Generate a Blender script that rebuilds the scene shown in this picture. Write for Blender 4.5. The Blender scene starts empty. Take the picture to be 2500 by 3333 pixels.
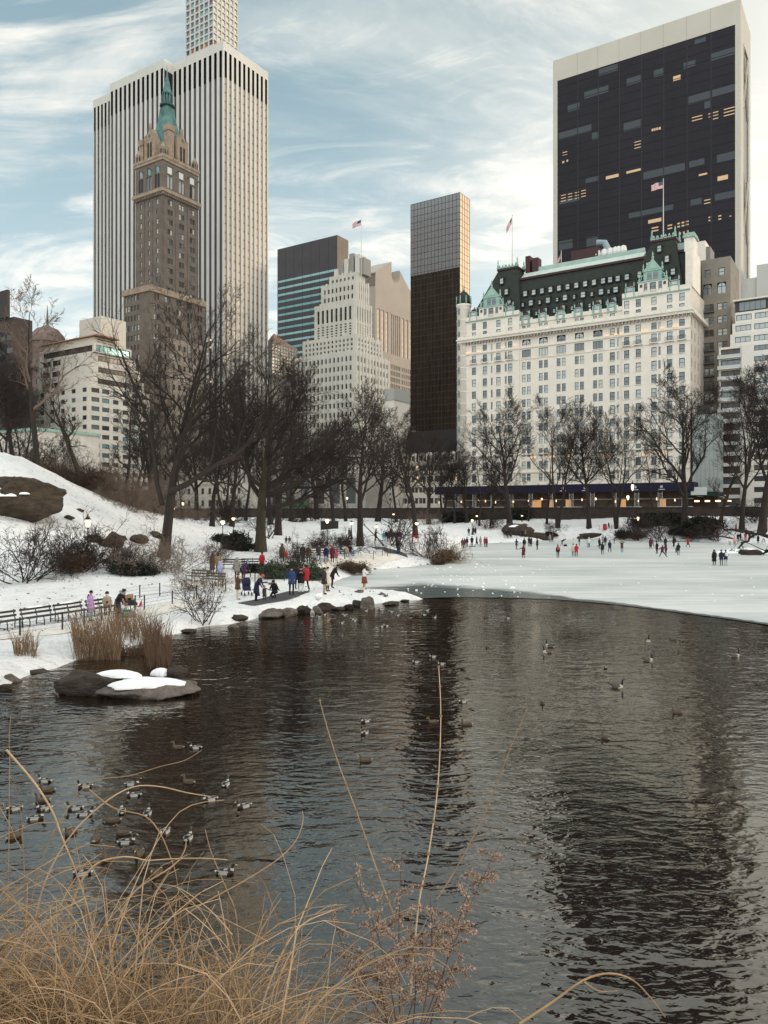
import bpy, math, random
import numpy as np
from mathutils import Vector, Matrix

# ------------------------------------------------------------------ camera, world, sun, exposure
sc = bpy.context.scene
COL = sc.collection
EYE = 6.0                                   # lens height above the pond surface, metres
cam = bpy.data.cameras.new("camera")
cam.sensor_fit = 'HORIZONTAL'; cam.sensor_width = 36.0; cam.lens = 36.0
cam.clip_start = 0.1; cam.clip_end = 9000
camo = bpy.data.objects.new("camera", cam); COL.objects.link(camo)
camo.location = (0, 0, EYE); camo.rotation_euler = (math.radians(90), 0, 0)
sc.camera = camo

SUN_EL, SUN_AZ = math.radians(9), math.radians(80)     # azimuth clockwise from +Y: low in the west, beyond the frame
world = bpy.data.worlds.new("World"); sc.world = world; world.use_nodes = True
wt = world.node_tree; wt.nodes.clear()
def WN(t, **k):
    n = wt.nodes.new(t)
    for a, v in k.items(): setattr(n, a, v)
    return n
def wl(a, b): wt.links.new(a, b)
def wmath(op, a, b=None, clamp=False):
    n = WN('ShaderNodeMath', operation=op, use_clamp=clamp)
    for i, v in enumerate((a, b)):
        if v is None: continue
        if isinstance(v, (int, float)): n.inputs[i].default_value = v
        else: wl(v, n.inputs[i])
    return n.outputs[0]
def wmix(f, a, b):
    n = WN('ShaderNodeMix', data_type='RGBA')
    for i, v in ((0, f), (6, a), (7, b)):
        if isinstance(v, (int, float)): n.inputs[i].default_value = v
        elif isinstance(v, tuple): n.inputs[i].default_value = (*v, 1)
        else: wl(v, n.inputs[i])
    return n.outputs[2]
def wramp(f, p0, p1):
    n = WN('ShaderNodeMapRange', interpolation_type='SMOOTHSTEP')
    wl(f, n.inputs[0]); n.inputs[1].default_value = p0; n.inputs[2].default_value = p1
    return n.outputs[0]
sky = WN('ShaderNodeTexSky', sky_type='NISHITA'); sky.sun_disc = False
sky.sun_elevation = SUN_EL; sky.sun_rotation = SUN_AZ; sky.altitude = 20; sky.air_density = 1.0; sky.dust_density = 1.2; sky.ozone_density = 1.0
tc = WN('ShaderNodeTexCoord'); sep = WN('ShaderNodeSeparateXYZ'); wl(tc.outputs['Generated'], sep.inputs[0])
zz = wmath('MAXIMUM', sep.outputs[2], 0.0)
den = wmath('ADD', zz, 0.22)
px_ = wmath('DIVIDE', sep.outputs[0], den); py_ = wmath('DIVIDE', sep.outputs[1], den)
cmb = WN('ShaderNodeCombineXYZ'); wl(px_, cmb.inputs[0]); wl(py_, cmb.inputs[1])
def cloud(rot, sx, sy, scale, detail, rough, dist, off):
    m = WN('ShaderNodeMapping'); wl(cmb.outputs[0], m.inputs[0])
    m.inputs[1].default_value = off; m.inputs[2].default_value = (0, 0, math.radians(rot)); m.inputs[3].default_value = (sx, sy, 1)
    n = WN('ShaderNodeTexNoise'); wl(m.outputs[0], n.inputs['Vector'])
    n.inputs['Scale'].default_value = scale; n.inputs['Detail'].default_value = detail
    n.inputs['Roughness'].default_value = rough; n.inputs['Distortion'].default_value = dist
    return n.outputs[0]
veil = wramp(cloud(24, 0.45, 1.5, 1.5, 7, 0.6, 0.7, (3.1, 0.7, 0)), 0.40, 0.66)
wisp = wramp(cloud(38, 0.75, 1.7, 2.1, 11, 0.62, 1.0, (1.3, 5.2, 0)), 0.47, 0.72)
westn = WN('ShaderNodeVectorMath', operation='DOT_PRODUCT'); wl(tc.outputs['Generated'], westn.inputs[0]); westn.inputs[1].default_value = (0.97, 0.2, 0.12)
west = wramp(westn.outputs['Value'], 0.15, 1.0)
STR = 0.11
k = 1.0 / STR
clear = wmix(wramp(zz, 0.0, 0.62), (0.58*k, 0.72*k, 0.77*k), (0.225*k, 0.335*k, 0.38*k))
base = wmix(0.72, sky.outputs[0], clear)
base = wmix(wmath('MULTIPLY', west, 0.80), base, (1.12*k, 1.00*k, 0.82*k))
base = wmix(wmath('MULTIPLY', veil, 0.42), base, (0.66*k, 0.66*k, 0.61*k))
base = wmix(wmath('MULTIPLY', wisp, 0.66), base, (0.90*k, 0.84*k, 0.75*k))
puff = wmath('MULTIPLY', wramp(cloud(20, 0.8, 1.5, 4.2, 9, 0.6, 0.8, (7.3, 2.2, 0)), 0.48, 0.70), veil)
base = wmix(wmath('MULTIPLY', puff, 0.75), base, (0.92*k, 0.86*k, 0.76*k))
backn = WN('ShaderNodeVectorMath', operation='DOT_PRODUCT'); wl(tc.outputs['Generated'], backn.inputs[0]); backn.inputs[1].default_value = (0.1, -0.8, 0.6)
base = wmix(wmath('MULTIPLY', wramp(backn.outputs['Value'], 0.0, 0.85), 0.85), base, (1.20*k, 1.22*k, 1.19*k))      # bright sky lobe added behind and overhead to lift snow and facades
bg = WN('ShaderNodeBackground'); bg.inputs[1].default_value = STR; wl(base, bg.inputs[0])
wo = WN('ShaderNodeOutputWorld'); wl(bg.outputs[0], wo.inputs[0])

sund = bpy.data.lights.new("sun", 'SUN'); sund.energy = 0.7; sund.angle = math.radians(12); sund.color = (1.0, 0.80, 0.58)
suno = bpy.data.objects.new("sun", sund); COL.objects.link(suno)
sdir = Vector((math.sin(SUN_AZ)*math.cos(SUN_EL), math.cos(SUN_AZ)*math.cos(SUN_EL), math.sin(SUN_EL)))
suno.rotation_euler = (-sdir).to_track_quat('-Z', 'Y').to_euler()
sc.view_settings.view_transform = 'Standard'; sc.view_settings.look = 'None'
sc.view_settings.exposure = 0.60; sc.view_settings.gamma = 1.0
sc.cycles.max_bounces = 6; sc.cycles.diffuse_bounces = 3; sc.cycles.glossy_bounces = 4; sc.cycles.transparent_max_bounces = 8
sc.cycles.use_denoising = True
sc.cycles.sample_clamp_indirect = 6.0

# ------------------------------------------------------------------ materials
MATS = {}
def mat(name, color, rough=0.8, var=0.0, vscale=2.0, spec=0.3, metal=0.0, emit=None, estr=0.0, bump=0.0, bscale=8.0, color2=None, stretch=(1, 1, 1)):
    if name in MATS: return MATS[name]
    m = bpy.data.materials.new(name); m.use_nodes = True
    nt = m.node_tree; b = nt.nodes['Principled BSDF']
    b.inputs['Base Color'].default_value = (*color, 1); b.inputs['Roughness'].default_value = rough
    b.inputs['Specular IOR Level'].default_value = spec; b.inputs['Metallic'].default_value = metal
    if emit:
        b.inputs['Emission Color'].default_value = (*emit, 1); b.inputs['Emission Strength'].default_value = estr
    if var > 0 or color2 or bump > 0:
        t = nt.nodes.new('ShaderNodeTexCoord'); mp = nt.nodes.new('ShaderNodeMapping'); mp.inputs[3].default_value = stretch
        nt.links.new(t.outputs['Object'], mp.inputs[0])
    if var > 0 or color2:
        n = nt.nodes.new('ShaderNodeTexNoise'); n.inputs['Scale'].default_value = vscale; n.inputs['Detail'].default_value = 6; n.inputs['Roughness'].default_value = 0.65
        nt.links.new(mp.outputs[0], n.inputs['Vector'])
        r = nt.nodes.new('ShaderNodeValToRGB'); r.color_ramp.elements[0].position = 0.32; r.color_ramp.elements[1].position = 0.68
        c2 = color2 or tuple(c*(1-var) for c in color)
        c1 = color if color2 else tuple(min(1, c*(1+var*0.6)) for c in color)
        r.color_ramp.elements[0].color = (*c2, 1); r.color_ramp.elements[1].color = (*c1, 1)
        nt.links.new(n.outputs[0], r.inputs[0]); nt.links.new(r.outputs[0], b.inputs['Base Color'])
    if bump > 0:
        n2 = nt.nodes.new('ShaderNodeTexNoise'); n2.inputs['Scale'].default_value = bscale; n2.inputs['Detail'].default_value = 5
        nt.links.new(mp.outputs[0], n2.inputs['Vector'])
        bp = nt.nodes.new('ShaderNodeBump'); bp.inputs['Strength'].default_value = bump; bp.inputs['Distance'].default_value = 0.3
        nt.links.new(n2.outputs[0], bp.inputs['Height']); nt.links.new(bp.outputs[0], b.inputs['Normal'])
    MATS[name] = m
    return m

# ------------------------------------------------------------------ mesh building
class MB:
    def __init__(s): s.v = []; s.f = []; s.m = []; s.mats = []
    def mi(s, m):
        if m not in s.mats: s.mats.append(m)
        return s.mats.index(m)
    def quad(s, a, b, c, d, m):
        i = len(s.v); s.v += [tuple(a), tuple(b), tuple(c), tuple(d)]; s.f.append((i, i+1, i+2, i+3)); s.m.append(s.mi(m))
    def poly(s, pts, m):
        i = len(s.v); s.v += [tuple(p) for p in pts]; s.f.append(tuple(range(i, i+len(pts)))); s.m.append(s.mi(m))
    def box(s, x0, x1, y0, y1, z0, z1, m, bottom=True):
        i = len(s.v)
        s.v += [(x0,y0,z0),(x1,y0,z0),(x1,y1,z0),(x0,y1,z0),(x0,y0,z1),(x1,y0,z1),(x1,y1,z1),(x0,y1,z1)]
        F = [(0,1,5,4),(1,2,6,5),(2,3,7,6),(3,0,4,7),(4,5,6,7)] + ([(3,2,1,0)] if bottom else [])
        k = s.mi(m)
        for f in F: s.f.append(tuple(i+q for q in f)); s.m.append(k)
    def loft(s, rings, m, cap0=True, cap1=True):
        i0 = len(s.v); n = len(rings[0]); k = s.mi(m)
        for r in rings: s.v += [tuple(p) for p in r]
        for a in range(len(rings)-1):
            for j in range(n):
                p = i0+a*n+j; q = i0+a*n+(j+1) % n
                s.f.append((p, q, q+n, p+n)); s.m.append(k)
        if cap0: s.f.append(tuple(i0+j for j in reversed(range(n)))); s.m.append(k)
        if cap1: s.f.append(tuple(i0+(len(rings)-1)*n+j for j in range(n))); s.m.append(k)
    def frustum(s, x0, x1, y0, y1, z0, X0, X1, Y0, Y1, z1, m):
        s.loft([[(x0,y0,z0),(x1,y0,z0),(x1,y1,z0),(x0,y1,z0)], [(X0,Y0,z1),(X1,Y0,z1),(X1,Y1,z1),(X0,Y1,z1)]], m)
    def lathe(s, prof, m, n=10, c=(0, 0, 0)):
        s.loft([[(c[0]+r*math.cos(2*math.pi*j/n), c[1]+r*math.sin(2*math.pi*j/n), c[2]+z) for j in range(n)] for r, z in prof], m)
    def tube(s, pts, rad, m, n=5):
        pts = [Vector(p) for p in pts]
        if isinstance(rad, (int, float)): rad = [rad]*len(pts)
        rings = []
        for i, p in enumerate(pts):
            d = (pts[min(i+1, len(pts)-1)]-pts[max(i-1, 0)]).normalized()
            u = d.orthogonal().normalized() if i == 0 else (U - d*U.dot(d)).normalized()
            U = u; w = d.cross(u)
            rings.append([p+(u*math.cos(2*math.pi*j/n)+w*math.sin(2*math.pi*j/n))*rad[i] for j in range(n)])
        s.loft(rings, m)
    def mesh(s, name, smooth=False):
        me = bpy.data.meshes.new(name); me.from_pydata(s.v, [], s.f)
        for m in s.mats: me.materials.append(m)
        me.polygons.foreach_set('material_index', s.m)
        if smooth: me.polygons.foreach_set('use_smooth', [True]*len(s.f))
        me.update(); return me
    def obj(s, name, parent=None, smooth=False, loc=None, rotz=None):
        return link(name, s.mesh(name, smooth), parent, loc, rotz)
def link(name, me, parent=None, loc=None, rotz=None):
    o = bpy.data.objects.new(name, me); COL.objects.link(o)
    if parent is not None: o.parent = parent
    if loc is not None: o.location = loc
    if rotz is not None: o.rotation_euler = (0, 0, rotz)
    return o
def np_mesh(name, V, F, mats, mi=None, smooth=True):
    me = bpy.data.meshes.new(name); V = np.asarray(V, np.float32); F = np.asarray(F, np.int32); k = F.shape[1]
    me.vertices.add(len(V)); me.vertices.foreach_set('co', V.ravel())
    me.loops.add(F.size); me.loops.foreach_set('vertex_index', F.ravel())
    me.polygons.add(len(F)); me.polygons.foreach_set('loop_start', np.arange(0, F.size, k, dtype=np.int32))
    for m in mats: me.materials.append(m)
    if mi is not None: me.polygons.foreach_set('material_index', np.asarray(mi, np.int32))
    me.polygons.foreach_set('use_smooth', np.full(len(F), smooth))
    me.update(calc_edges=True); return me
def tag(o, label=None, cat=None, group=None, kind=None):
    if label: o['label'] = label
    if cat: o['category'] = cat
    if group: o['group'] = group
    if kind: o['kind'] = kind
    return o
def thing(name, label, cat, loc=(0, 0, 0), rotz=0, group=None):
    return tag(link(name, None, None, loc, rotz), label, cat, group)
def copy_tree(o, parent=None):
    c = o.copy(); COL.objects.link(c)
    if parent is not None: c.parent = parent
    for ch in o.children: copy_tree(ch, c)
    return c

# ------------------------------------------------------------------ survey: bearings read off the photo turned into ground positions
def at(px, py, D): return Vector(((px-1250)/2500*D, D, EYE+(1666-py)/2500*D))
def wat(px, py):
    D = 2500*EYE/(py-1666); return ((px-1250)/2500*D, D)
POND = [wat(*p) for p in [(0,2243),(60,2205),(150,2178),(240,2145),(400,2112),(500,2075),(580,2057),(660,2036),(750,2030),(840,2008),(960,1985),(1085,1975),(1160,1965),(1230,1963),(1310,1955),(1372,1949),
        (1330,1939),(1220,1929),(1120,1922),(1060,1908),(1090,1890),(1203,1855),(1323,1846),(1400,1836),(1466,1832),(1512,1809),(1500,1773),(1632,1766),(1768,1759),(1890,1754),(2016,1756),(2116,1762),(2248,1762),(2381,1766),(2480,1769)]] + \
       [(78,142),(104,140),(130,110),(112,62),(70,30),(38,13),(14,7.2),(2,6.4),(-6,7),(-11,11),(-15,17),(-14.6,23)]
ICE = [wat(*p) for p in [(1372,1949),(1420,1946),(1500,1944),(1585,1946),(1660,1946),(1735,1949),(1810,1952),(1885,1958),(1960,1964),(2035,1972),(2110,1981),(2185,1991),(2260,2001),(2335,2011),(2420,2023),(2510,2036)]] + \
      [(40,42),(90,50),(135,62),(140,160),(80,172),(20,182),(-12,180),(-12,110),(-14,72),(-7.5,60)]
def seg_dist(P, poly, closed=True):
    P = np.asarray(P, float); best = np.full(len(P), 1e9); inside = np.zeros(len(P), bool)
    n = len(poly)
    for i in range(n if closed else n-1):
        a = np.array(poly[i]); b = np.array(poly[(i+1) % n]); ab = b-a
        t = np.clip(((P-a)@ab)/(ab@ab), 0, 1); d = np.linalg.norm(P-(a+t[:, None]*ab), axis=1); best = np.minimum(best, d)
        if closed:
            c = ((a[1] > P[:, 1]) != (b[1] > P[:, 1]))
            xi = (b[0]-a[0])*(P[:, 1]-a[1])/((b[1]-a[1]) if abs(b[1]-a[1]) > 1e-9 else 1e-9)+a[0]
            inside ^= c & (P[:, 0] < xi)
    return best, inside
A = np.array((-0.839, 0.545)); B = np.array((0.545, 0.839))      # the two street directions: A along the cross street, B down the avenue
WALLP = np.array((65.0, 180.6)); CORNER = WALLP+A*143
STREET_Z = 6.0
CTRL = [(0,2060,35.5),(-300,2060,36),(250,2040,38.5),(450,2000,42),(0,2150,29.5),(150,2120,31),(100,1900,54),(300,1880,58),(0,1870,60),(-300,1850,58),(600,1850,66),
        (0,1505,80),(-300,1420,80),(130,1545,82),(270,1615,86),(400,1685,90),(500,1715,93),(0,1480,105),(200,1560,112),(100,1700,72),(285,1760,72),(0,1750,66),(-200,1700,68),(450,1790,78),
        (530,1815,74),(850,1797,86),(1065,1773,109),(1170,1774,100),(1290,1800,87),(1290,1815,80),(960,1831,73),(800,1850,66),(780,1885,60),(700,1950,49),(850,1960,47),(960,1940,47.5),(1160,1935,50),(1280,1945,51),
        (700,1780,98),(900,1745,120),(700,1715,150),(1000,1700,180),(1000,1690,220),(700,1690,230),(1200,1745,130),(1350,1740,125),(1400,1810,93),(1350,1725,150),(1300,1700,200),(1450,1800,98),(1440,1760,118),
        (1560,1752,155),(1650,1718,172),(1500,1695,200),(1817,1718,178),(1750,1694,190),(2005,1723,165),(2000,1692,182),(2238,1730,155),(2200,1690,172),(2410,1722,150),(2480,1732,142),(2450,1690,165),(2700,1700,140),(3200,1700,110)]
_c = np.array([tuple(at(*c)) for c in CTRL])
def _uv(x, y): return np.stack([x/np.maximum(y, 8)*1.6, np.log(np.maximum(y, 8))*1.6], -1)
_cu = _uv(_c[:, 0], _c[:, 1]); _n = len(_cu)
def _ker(r2): return 0.5*r2*np.log(r2+1e-9)
_K = _ker(((_cu[:, None]-_cu[None])**2).sum(-1))+np.eye(_n)*0.004
_Pm = np.hstack([np.ones((_n, 1)), _cu]); _M = np.zeros((_n+3, _n+3)); _M[:_n, :_n] = _K; _M[:_n, _n:] = _Pm; _M[_n:, :_n] = _Pm.T
_W = np.linalg.solve(_M, np.concatenate([_c[:, 2], np.zeros(3)]))
def sstep(a, b, x):
    t = np.clip((x-a)/(b-a), 0, 1); return t*t*(3-2*t)
def wobble(x, y):
    return 0.10*np.sin(x*0.9+1.3*np.sin(y*0.35))*np.sin(y*0.8+x*0.3)+0.05*np.sin(x*2.3+y*1.1)*np.sin(y*2.0-x*0.7+1)+0.25*np.sin(x*0.21+2)*np.sin(y*0.17+1)
def city(P):
    """metres beyond the park wall (positive on the street side)"""
    d1 = (P-WALLP)@B; d2 = (P-CORNER)@A
    return np.maximum(d1, d2)
def terr(x, y):
    x = np.atleast_1d(np.asarray(x, float)); y = np.atleast_1d(np.asarray(y, float)); P = np.stack([x, y], -1)
    d, ins = seg_dist(P, POND)
    u = _uv(x, y); h = _ker(((u[:, None]-_cu[None])**2).sum(-1))@_W[:_n]+_W[_n]+u@_W[_n+1:]
    h = np.clip(h, 0.35, 12.5)+wobble(x, y)*np.clip((h-0.2)*0.6, 0.3, 1)
    near = np.minimum(np.minimum(4.4, 0.08+1.3*d), 5.55-0.67*np.clip(y, 1.7, 20)+np.where(y<1.7, 0, 0))
    near = np.maximum(near, 0.05+0.02*d)+0.10*np.sin(x*1.7)*np.sin(y*1.9)+np.where(x < -1.2, sstep(0.1, 0.8, -1.2-x)*0.55*sstep(4.6, 2.6, y), 0)
    w = sstep(10, 25, y); h = near*(1-w)+h*w
    edge = 0.16+0.05*np.sin(x*1.9+y*0.7)
    h = np.where(ins, -0.9*sstep(0, 2.2, d)-0.02, (edge+0.25*sstep(0, 0.8, d))*(1-sstep(0.3, 4, d))+np.maximum(h, 0.3)*sstep(0.3, 4, d))
    c = city(P); h = np.where(c > 3.5, STREET_Z, h)
    far = sstep(250, 500, np.hypot(x, y-100)); h = h*(1-far)+STREET_Z*far
    return h
def tz(x, y): return float(terr(x, y)[0])
def ground(px, py, lo=14.0, hi=240.0):
    """where the line of sight (px,py) first meets the ground"""
    D = np.concatenate([np.arange(lo, 70, 0.25), np.arange(70, hi, 0.6)])
    x = (px-1250)/2500*D; z = EYE+(1666-py)/2500*D; t = np.maximum(terr(x, D), 0.03)
    k = np.nonzero(z <= t)[0]
    if len(k) == 0: D0 = hi
    else: D0 = D[k[0]]
    X = (px-1250)/2500*D0
    return Vector((X, D0, max(tz(X, D0), 0.03)))
def under_top(px, py, h, lo=30.0, hi=235.0):
    """ground spot of something h metres tall whose top is seen at (px,py)"""
    D = np.arange(lo, hi, 0.5); x = (px-1250)/2500*D; z = EYE+(1666-py)/2500*D; t = terr(x, D)+h
    k = np.nonzero(z <= t)[0]; g = np.abs(z-t)
    i = k[0] if len(k) else int(np.argmin(g))
    return Vector((x[i], D[i], float(terr(x[i], D[i])[0])))
# ------------------------------------------------------------------ the setting: ground, pond, ice, roads, path
def snow_mat():
    m = bpy.data.materials.new("snow"); m.use_nodes = True; nt = m.node_tree; b = nt.nodes['Principled BSDF']
    b.inputs['Roughness'].default_value = 0.65; b.inputs['Specular IOR Level'].default_value = 0.25
    b.inputs['Subsurface Weight'].default_value = 0.0
    t = nt.nodes.new('ShaderNodeTexCoord')
    n1 = nt.nodes.new('ShaderNodeTexNoise'); n1.inputs['Scale'].default_value = 0.7; n1.inputs['Detail'].default_value = 11; n1.inputs['Roughness'].default_value = 0.74
    n2 = nt.nodes.new('ShaderNodeTexNoise'); n2.inputs['Scale'].default_value = 0.22; n2.inputs['Detail'].default_value = 9; n2.inputs['Roughness'].default_value = 0.72
    for n in (n1, n2): nt.links.new(t.outputs['Object'], n.inputs['Vector'])
    r = nt.nodes.new('ShaderNodeValToRGB'); e = r.color_ramp.elements; e[0].position = 0.30; e[0].color = (0.68, 0.69, 0.69, 1); e[1].position = 0.52; e[1].color = (0.86, 0.86, 0.85, 1)
    nt.links.new(n1.outputs[0], r.inputs[0])
    r2 = nt.nodes.new('ShaderNodeValToRGB'); e = r2.color_ramp.elements; e[0].position = 0.665; e[0].color = (0, 0, 0, 1); e[1].position = 0.70; e[1].color = (1, 1, 1, 1)
    nt.links.new(n2.outputs[0], r2.inputs[0])
    mx = nt.nodes.new('ShaderNodeMix'); mx.data_type = 'RGBA'; mx.inputs[7].default_value = (0.10, 0.085, 0.07, 1)     # bare earth and leaves showing through
    nt.links.new(r2.outputs[0], mx.inputs[0]); nt.links.new(r.outputs[0], mx.inputs[6]); nt.links.new(mx.outputs[2], b.inputs['Base Color'])
    n3 = nt.nodes.new('ShaderNodeTexNoise'); n3.inputs['Scale'].default_value = 2.2; n3.inputs['Detail'].default_value = 9; n3.inputs['Roughness'].default_value = 0.62
    nt.links.new(t.outputs['Object'], n3.inputs['Vector'])
    bp = nt.nodes.new('ShaderNodeBump'); bp.inputs['Strength'].default_value = 1.0; bp.inputs['Distance'].default_value = 0.42
    vo = nt.nodes.new('ShaderNodeTexVoronoi'); vo.inputs['Scale'].default_value = 2.4; nt.links.new(t.outputs['Object'], vo.inputs['Vector'])      # trampled snow, heavier in some spots
    n4 = nt.nodes.new('ShaderNodeTexNoise'); n4.inputs['Scale'].default_value = 0.16; n4.inputs['Detail'].default_value = 3; nt.links.new(t.outputs['Object'], n4.inputs['Vector'])
    mr = nt.nodes.new('ShaderNodeMapRange'); nt.links.new(n4.outputs[0], mr.inputs[0]); mr.inputs[1].default_value = 0.45; mr.inputs[2].default_value = 0.62
    vr = nt.nodes.new('ShaderNodeMapRange'); nt.links.new(vo.outputs['Distance'], vr.inputs[0]); vr.inputs[1].default_value = 0.1; vr.inputs[2].default_value = 0.34; vr.inputs[3].default_value = -0.55; vr.inputs[4].default_value = 0
    ma_ = nt.nodes.new('ShaderNodeMath'); ma_.operation = 'MULTIPLY'; nt.links.new(vr.outputs[0], ma_.inputs[0]); nt.links.new(mr.outputs[0], ma_.inputs[1])
    ad_ = nt.nodes.new('ShaderNodeMath'); nt.links.new(ma_.outputs[0], ad_.inputs[0]); nt.links.new(n3.outputs[0], ad_.inputs[1])
    nt.links.new(ad_.outputs[0], bp.inputs['Height']); nt.links.new(bp.outputs[0], b.inputs['Normal'])
    return m
SNOW = snow_mat()
ASPH = mat("asphalt", (0.055, 0.053, 0.052), 0.85, var=0.3, vscale=0.6)
EARTH = mat("earth", (0.07, 0.055, 0.045), 0.95, var=0.4, vscale=1.5)
xs = np.concatenate([[-6000,-2500,-900,-500,-300], np.arange(-220,-64,4.0), np.arange(-64,66,0.85), np.arange(66,230,4.0), [300,500,900,2500,6000]])
ys = np.concatenate([[-3000,-600,-200,-80,-30,-12,-5], np.arange(-2,12,0.5), np.arange(12,75,0.62), np.arange(75,200,1.25), np.arange(200,300,3.5), [320,360,420,520,700,1200,3000,7000]])
GX, GY = np.meshgrid(xs, ys); gx, gy = GX.ravel(), GY.ravel()
gz = terr(gx, gy)
nx_, ny_ = len(xs), len(ys)
ii = (np.arange(ny_-1)[:, None]*nx_+np.arange(nx_-1)[None]).ravel()
FQ = np.stack([ii, ii+1, ii+nx_+1, ii+nx_], -1)
cx = gx[FQ].mean(1); cy = gy[FQ].mean(1); cc = city(np.stack([cx, cy], -1))
cd, cin = seg_dist(np.stack([cx, cy], -1), POND)
gm = np.where(cc > 5, 1, np.where(cin & (cd > 0.5), 2, 0))
tag(link("ground", np_mesh("ground", np.stack([gx, gy, gz], -1), FQ, [SNOW, ASPH, EARTH], gm, True)), kind='structure')

def water_mat():
    m = bpy.data.materials.new("pond_water"); m.use_nodes = True; nt = m.node_tree; nt.nodes.clear()
    N = nt.nodes.new; L = nt.links.new
    out = N('ShaderNodeOutputMaterial'); dif = N('ShaderNodeBsdfDiffuse'); dif.inputs[0].default_value = (0.010, 0.006, 0.004, 1)
    gl = N('ShaderNodeBsdfGlossy'); gl.inputs['Roughness'].default_value = 0.02; gl.inputs[0].default_value = (0.95, 0.92, 0.86, 1)
    mx = N('ShaderNodeMixShader'); fr = N('ShaderNodeFresnel'); fr.inputs[0].default_value = 1.5
    t = N('ShaderNodeTexCoord')
    def noise(sx, sy, rot, sc_, det, dist=0.0):
        mp = N('ShaderNodeMapping'); mp.inputs[3].default_value = (sx, sy, 1); mp.inputs[2].default_value = (0, 0, math.radians(rot)); L(t.outputs['Object'], mp.inputs[0])
        n = N('ShaderNodeTexNoise'); n.inputs['Scale'].default_value = sc_; n.inputs['Detail'].default_value = det; n.inputs['Roughness'].default_value = 0.45; n.inputs['Distortion'].default_value = dist
        L(mp.outputs[0], n.inputs['Vector']); return n.outputs[0]
    a = noise(1.0, 2.0, 12, 0.95, 2.0, 0.6); c = noise(1.0, 1.8, -18, 4.0, 2.0, 0.4); g = noise(1, 1, 0, 0.10, 2)
    def ma(op, p, q):
        n = N('ShaderNodeMath'); n.operation = op
        for i, v in enumerate((p, q)):
            if isinstance(v, (int, float)): n.inputs[i].default_value = v
            else: L(v, n.inputs[i])
        return n.outputs[0]
    amp = N('ShaderNodeMapRange'); L(g, amp.inputs[0]); amp.inputs[1].default_value = 0.35; amp.inputs[2].default_value = 0.65; amp.inputs[3].default_value = 0.35; amp.inputs[4].default_value = 1.35
    h = ma('MULTIPLY', ma('ADD', ma('MULTIPLY', a, 1.0), ma('MULTIPLY', c, 0.30)), amp.outputs[0])
    bp = N('ShaderNodeBump'); bp.inputs['Strength'].default_value = 1.0; bp.inputs['Distance'].default_value = 0.043
    L(h, bp.inputs['Height'])
    for n in (gl, fr): L(bp.outputs[0], n.inputs['Normal'])
    f2 = ma('ADD', ma('MULTIPLY', fr.outputs[0], 0.80), 0.135)
    L(f2, mx.inputs[0]); L(dif.outputs[0], mx.inputs[1]); L(gl.outputs[0], mx.inputs[2]); L(mx.outputs[0], out.inputs[0])
    return m
mb = MB(); mb.poly([(-30,2,0),(150,2,0),(150,186,0),(-30,186,0)], water_mat()); tag(mb.obj("pond_water"), kind='structure')

def ice_mat():
    m = bpy.data.materials.new("ice"); m.use_nodes = True; nt = m.node_tree; b = nt.nodes['Principled BSDF']; N = nt.nodes.new; L = nt.links.new
    t = N('ShaderNodeTexCoord')
    def noise(s, sc_, det, ro=0.6, dist=0.0):
        mp = N('ShaderNodeMapping'); mp.inputs[3].default_value = s; L(t.outputs['Object'], mp.inputs[0])
        n = N('ShaderNodeTexNoise'); n.inputs['Scale'].default_value = sc_; n.inputs['Detail'].default_value = det; n.inputs['Roughness'].default_value = ro; n.inputs['Distortion'].default_value = dist; L(mp.outputs[0], n.inputs['Vector']); return n.outputs[0]
    def ramp(f, p0, c0, p1, c1):
        r = N('ShaderNodeValToRGB'); e = r.color_ramp.elements; e[0].position = p0; e[0].color = (*c0, 1); e[1].position = p1; e[1].color = (*c1, 1); L(f, r.inputs[0]); return r.outputs[0]
    big = ramp(noise((0.35, 1, 1), 0.12, 5, 0.6, 0.4), 0.32, (0.44, 0.48, 0.475), 0.60, (0.70, 0.715, 0.69))
    st = ramp(noise((0.22, 1.5, 1), 0.55, 7, 0.7), 0.40, (0.82, 0.84, 0.84), 0.66, (1.08, 1.08, 1.07))
    mu = N('ShaderNodeMix'); mu.data_type = 'RGBA'; mu.blend_type = 'MULTIPLY'; mu.inputs[0].default_value = 1; L(big, mu.inputs[6]); L(st, mu.inputs[7])
    # thin wet ice near the open water: a vertex attribute carries the distance from the edge
    at_ = N('ShaderNodeAttribute'); at_.attribute_name = 'wet'
    ad = N('ShaderNodeMath'); ad.operation = 'ADD'; L(at_.outputs['Fac'], ad.inputs[0])
    sb = N('ShaderNodeMath'); sb.operation = 'MULTIPLY_ADD'; L(noise((0.3, 1, 1), 0.7, 5), sb.inputs[0]); sb.inputs[1].default_value = 0.7; sb.inputs[2].default_value = -0.35; L(sb.outputs[0], ad.inputs[1])
    wf = N('ShaderNodeMapRange'); wf.interpolation_type = 'SMOOTHSTEP'; L(ad.outputs[0], wf.inputs[0]); wf.inputs[1].default_value = 0.08; wf.inputs[2].default_value = 0.62
    mw = N('ShaderNodeMix'); mw.data_type = 'RGBA'; mw.inputs[7].default_value = (0.085, 0.11, 0.11, 1); L(wf.outputs[0], mw.inputs[0]); L(mu.outputs[2], mw.inputs[6])
    L(mw.outputs[2], b.inputs['Base Color'])
    rr = N('ShaderNodeMapRange'); L(wf.outputs[0], rr.inputs[0]); rr.inputs[3].default_value = 0.42; rr.inputs[4].default_value = 0.22; L(rr.outputs[0], b.inputs['Roughness'])
    b.inputs['Specular IOR Level'].default_value = 0.35
    return m
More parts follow.
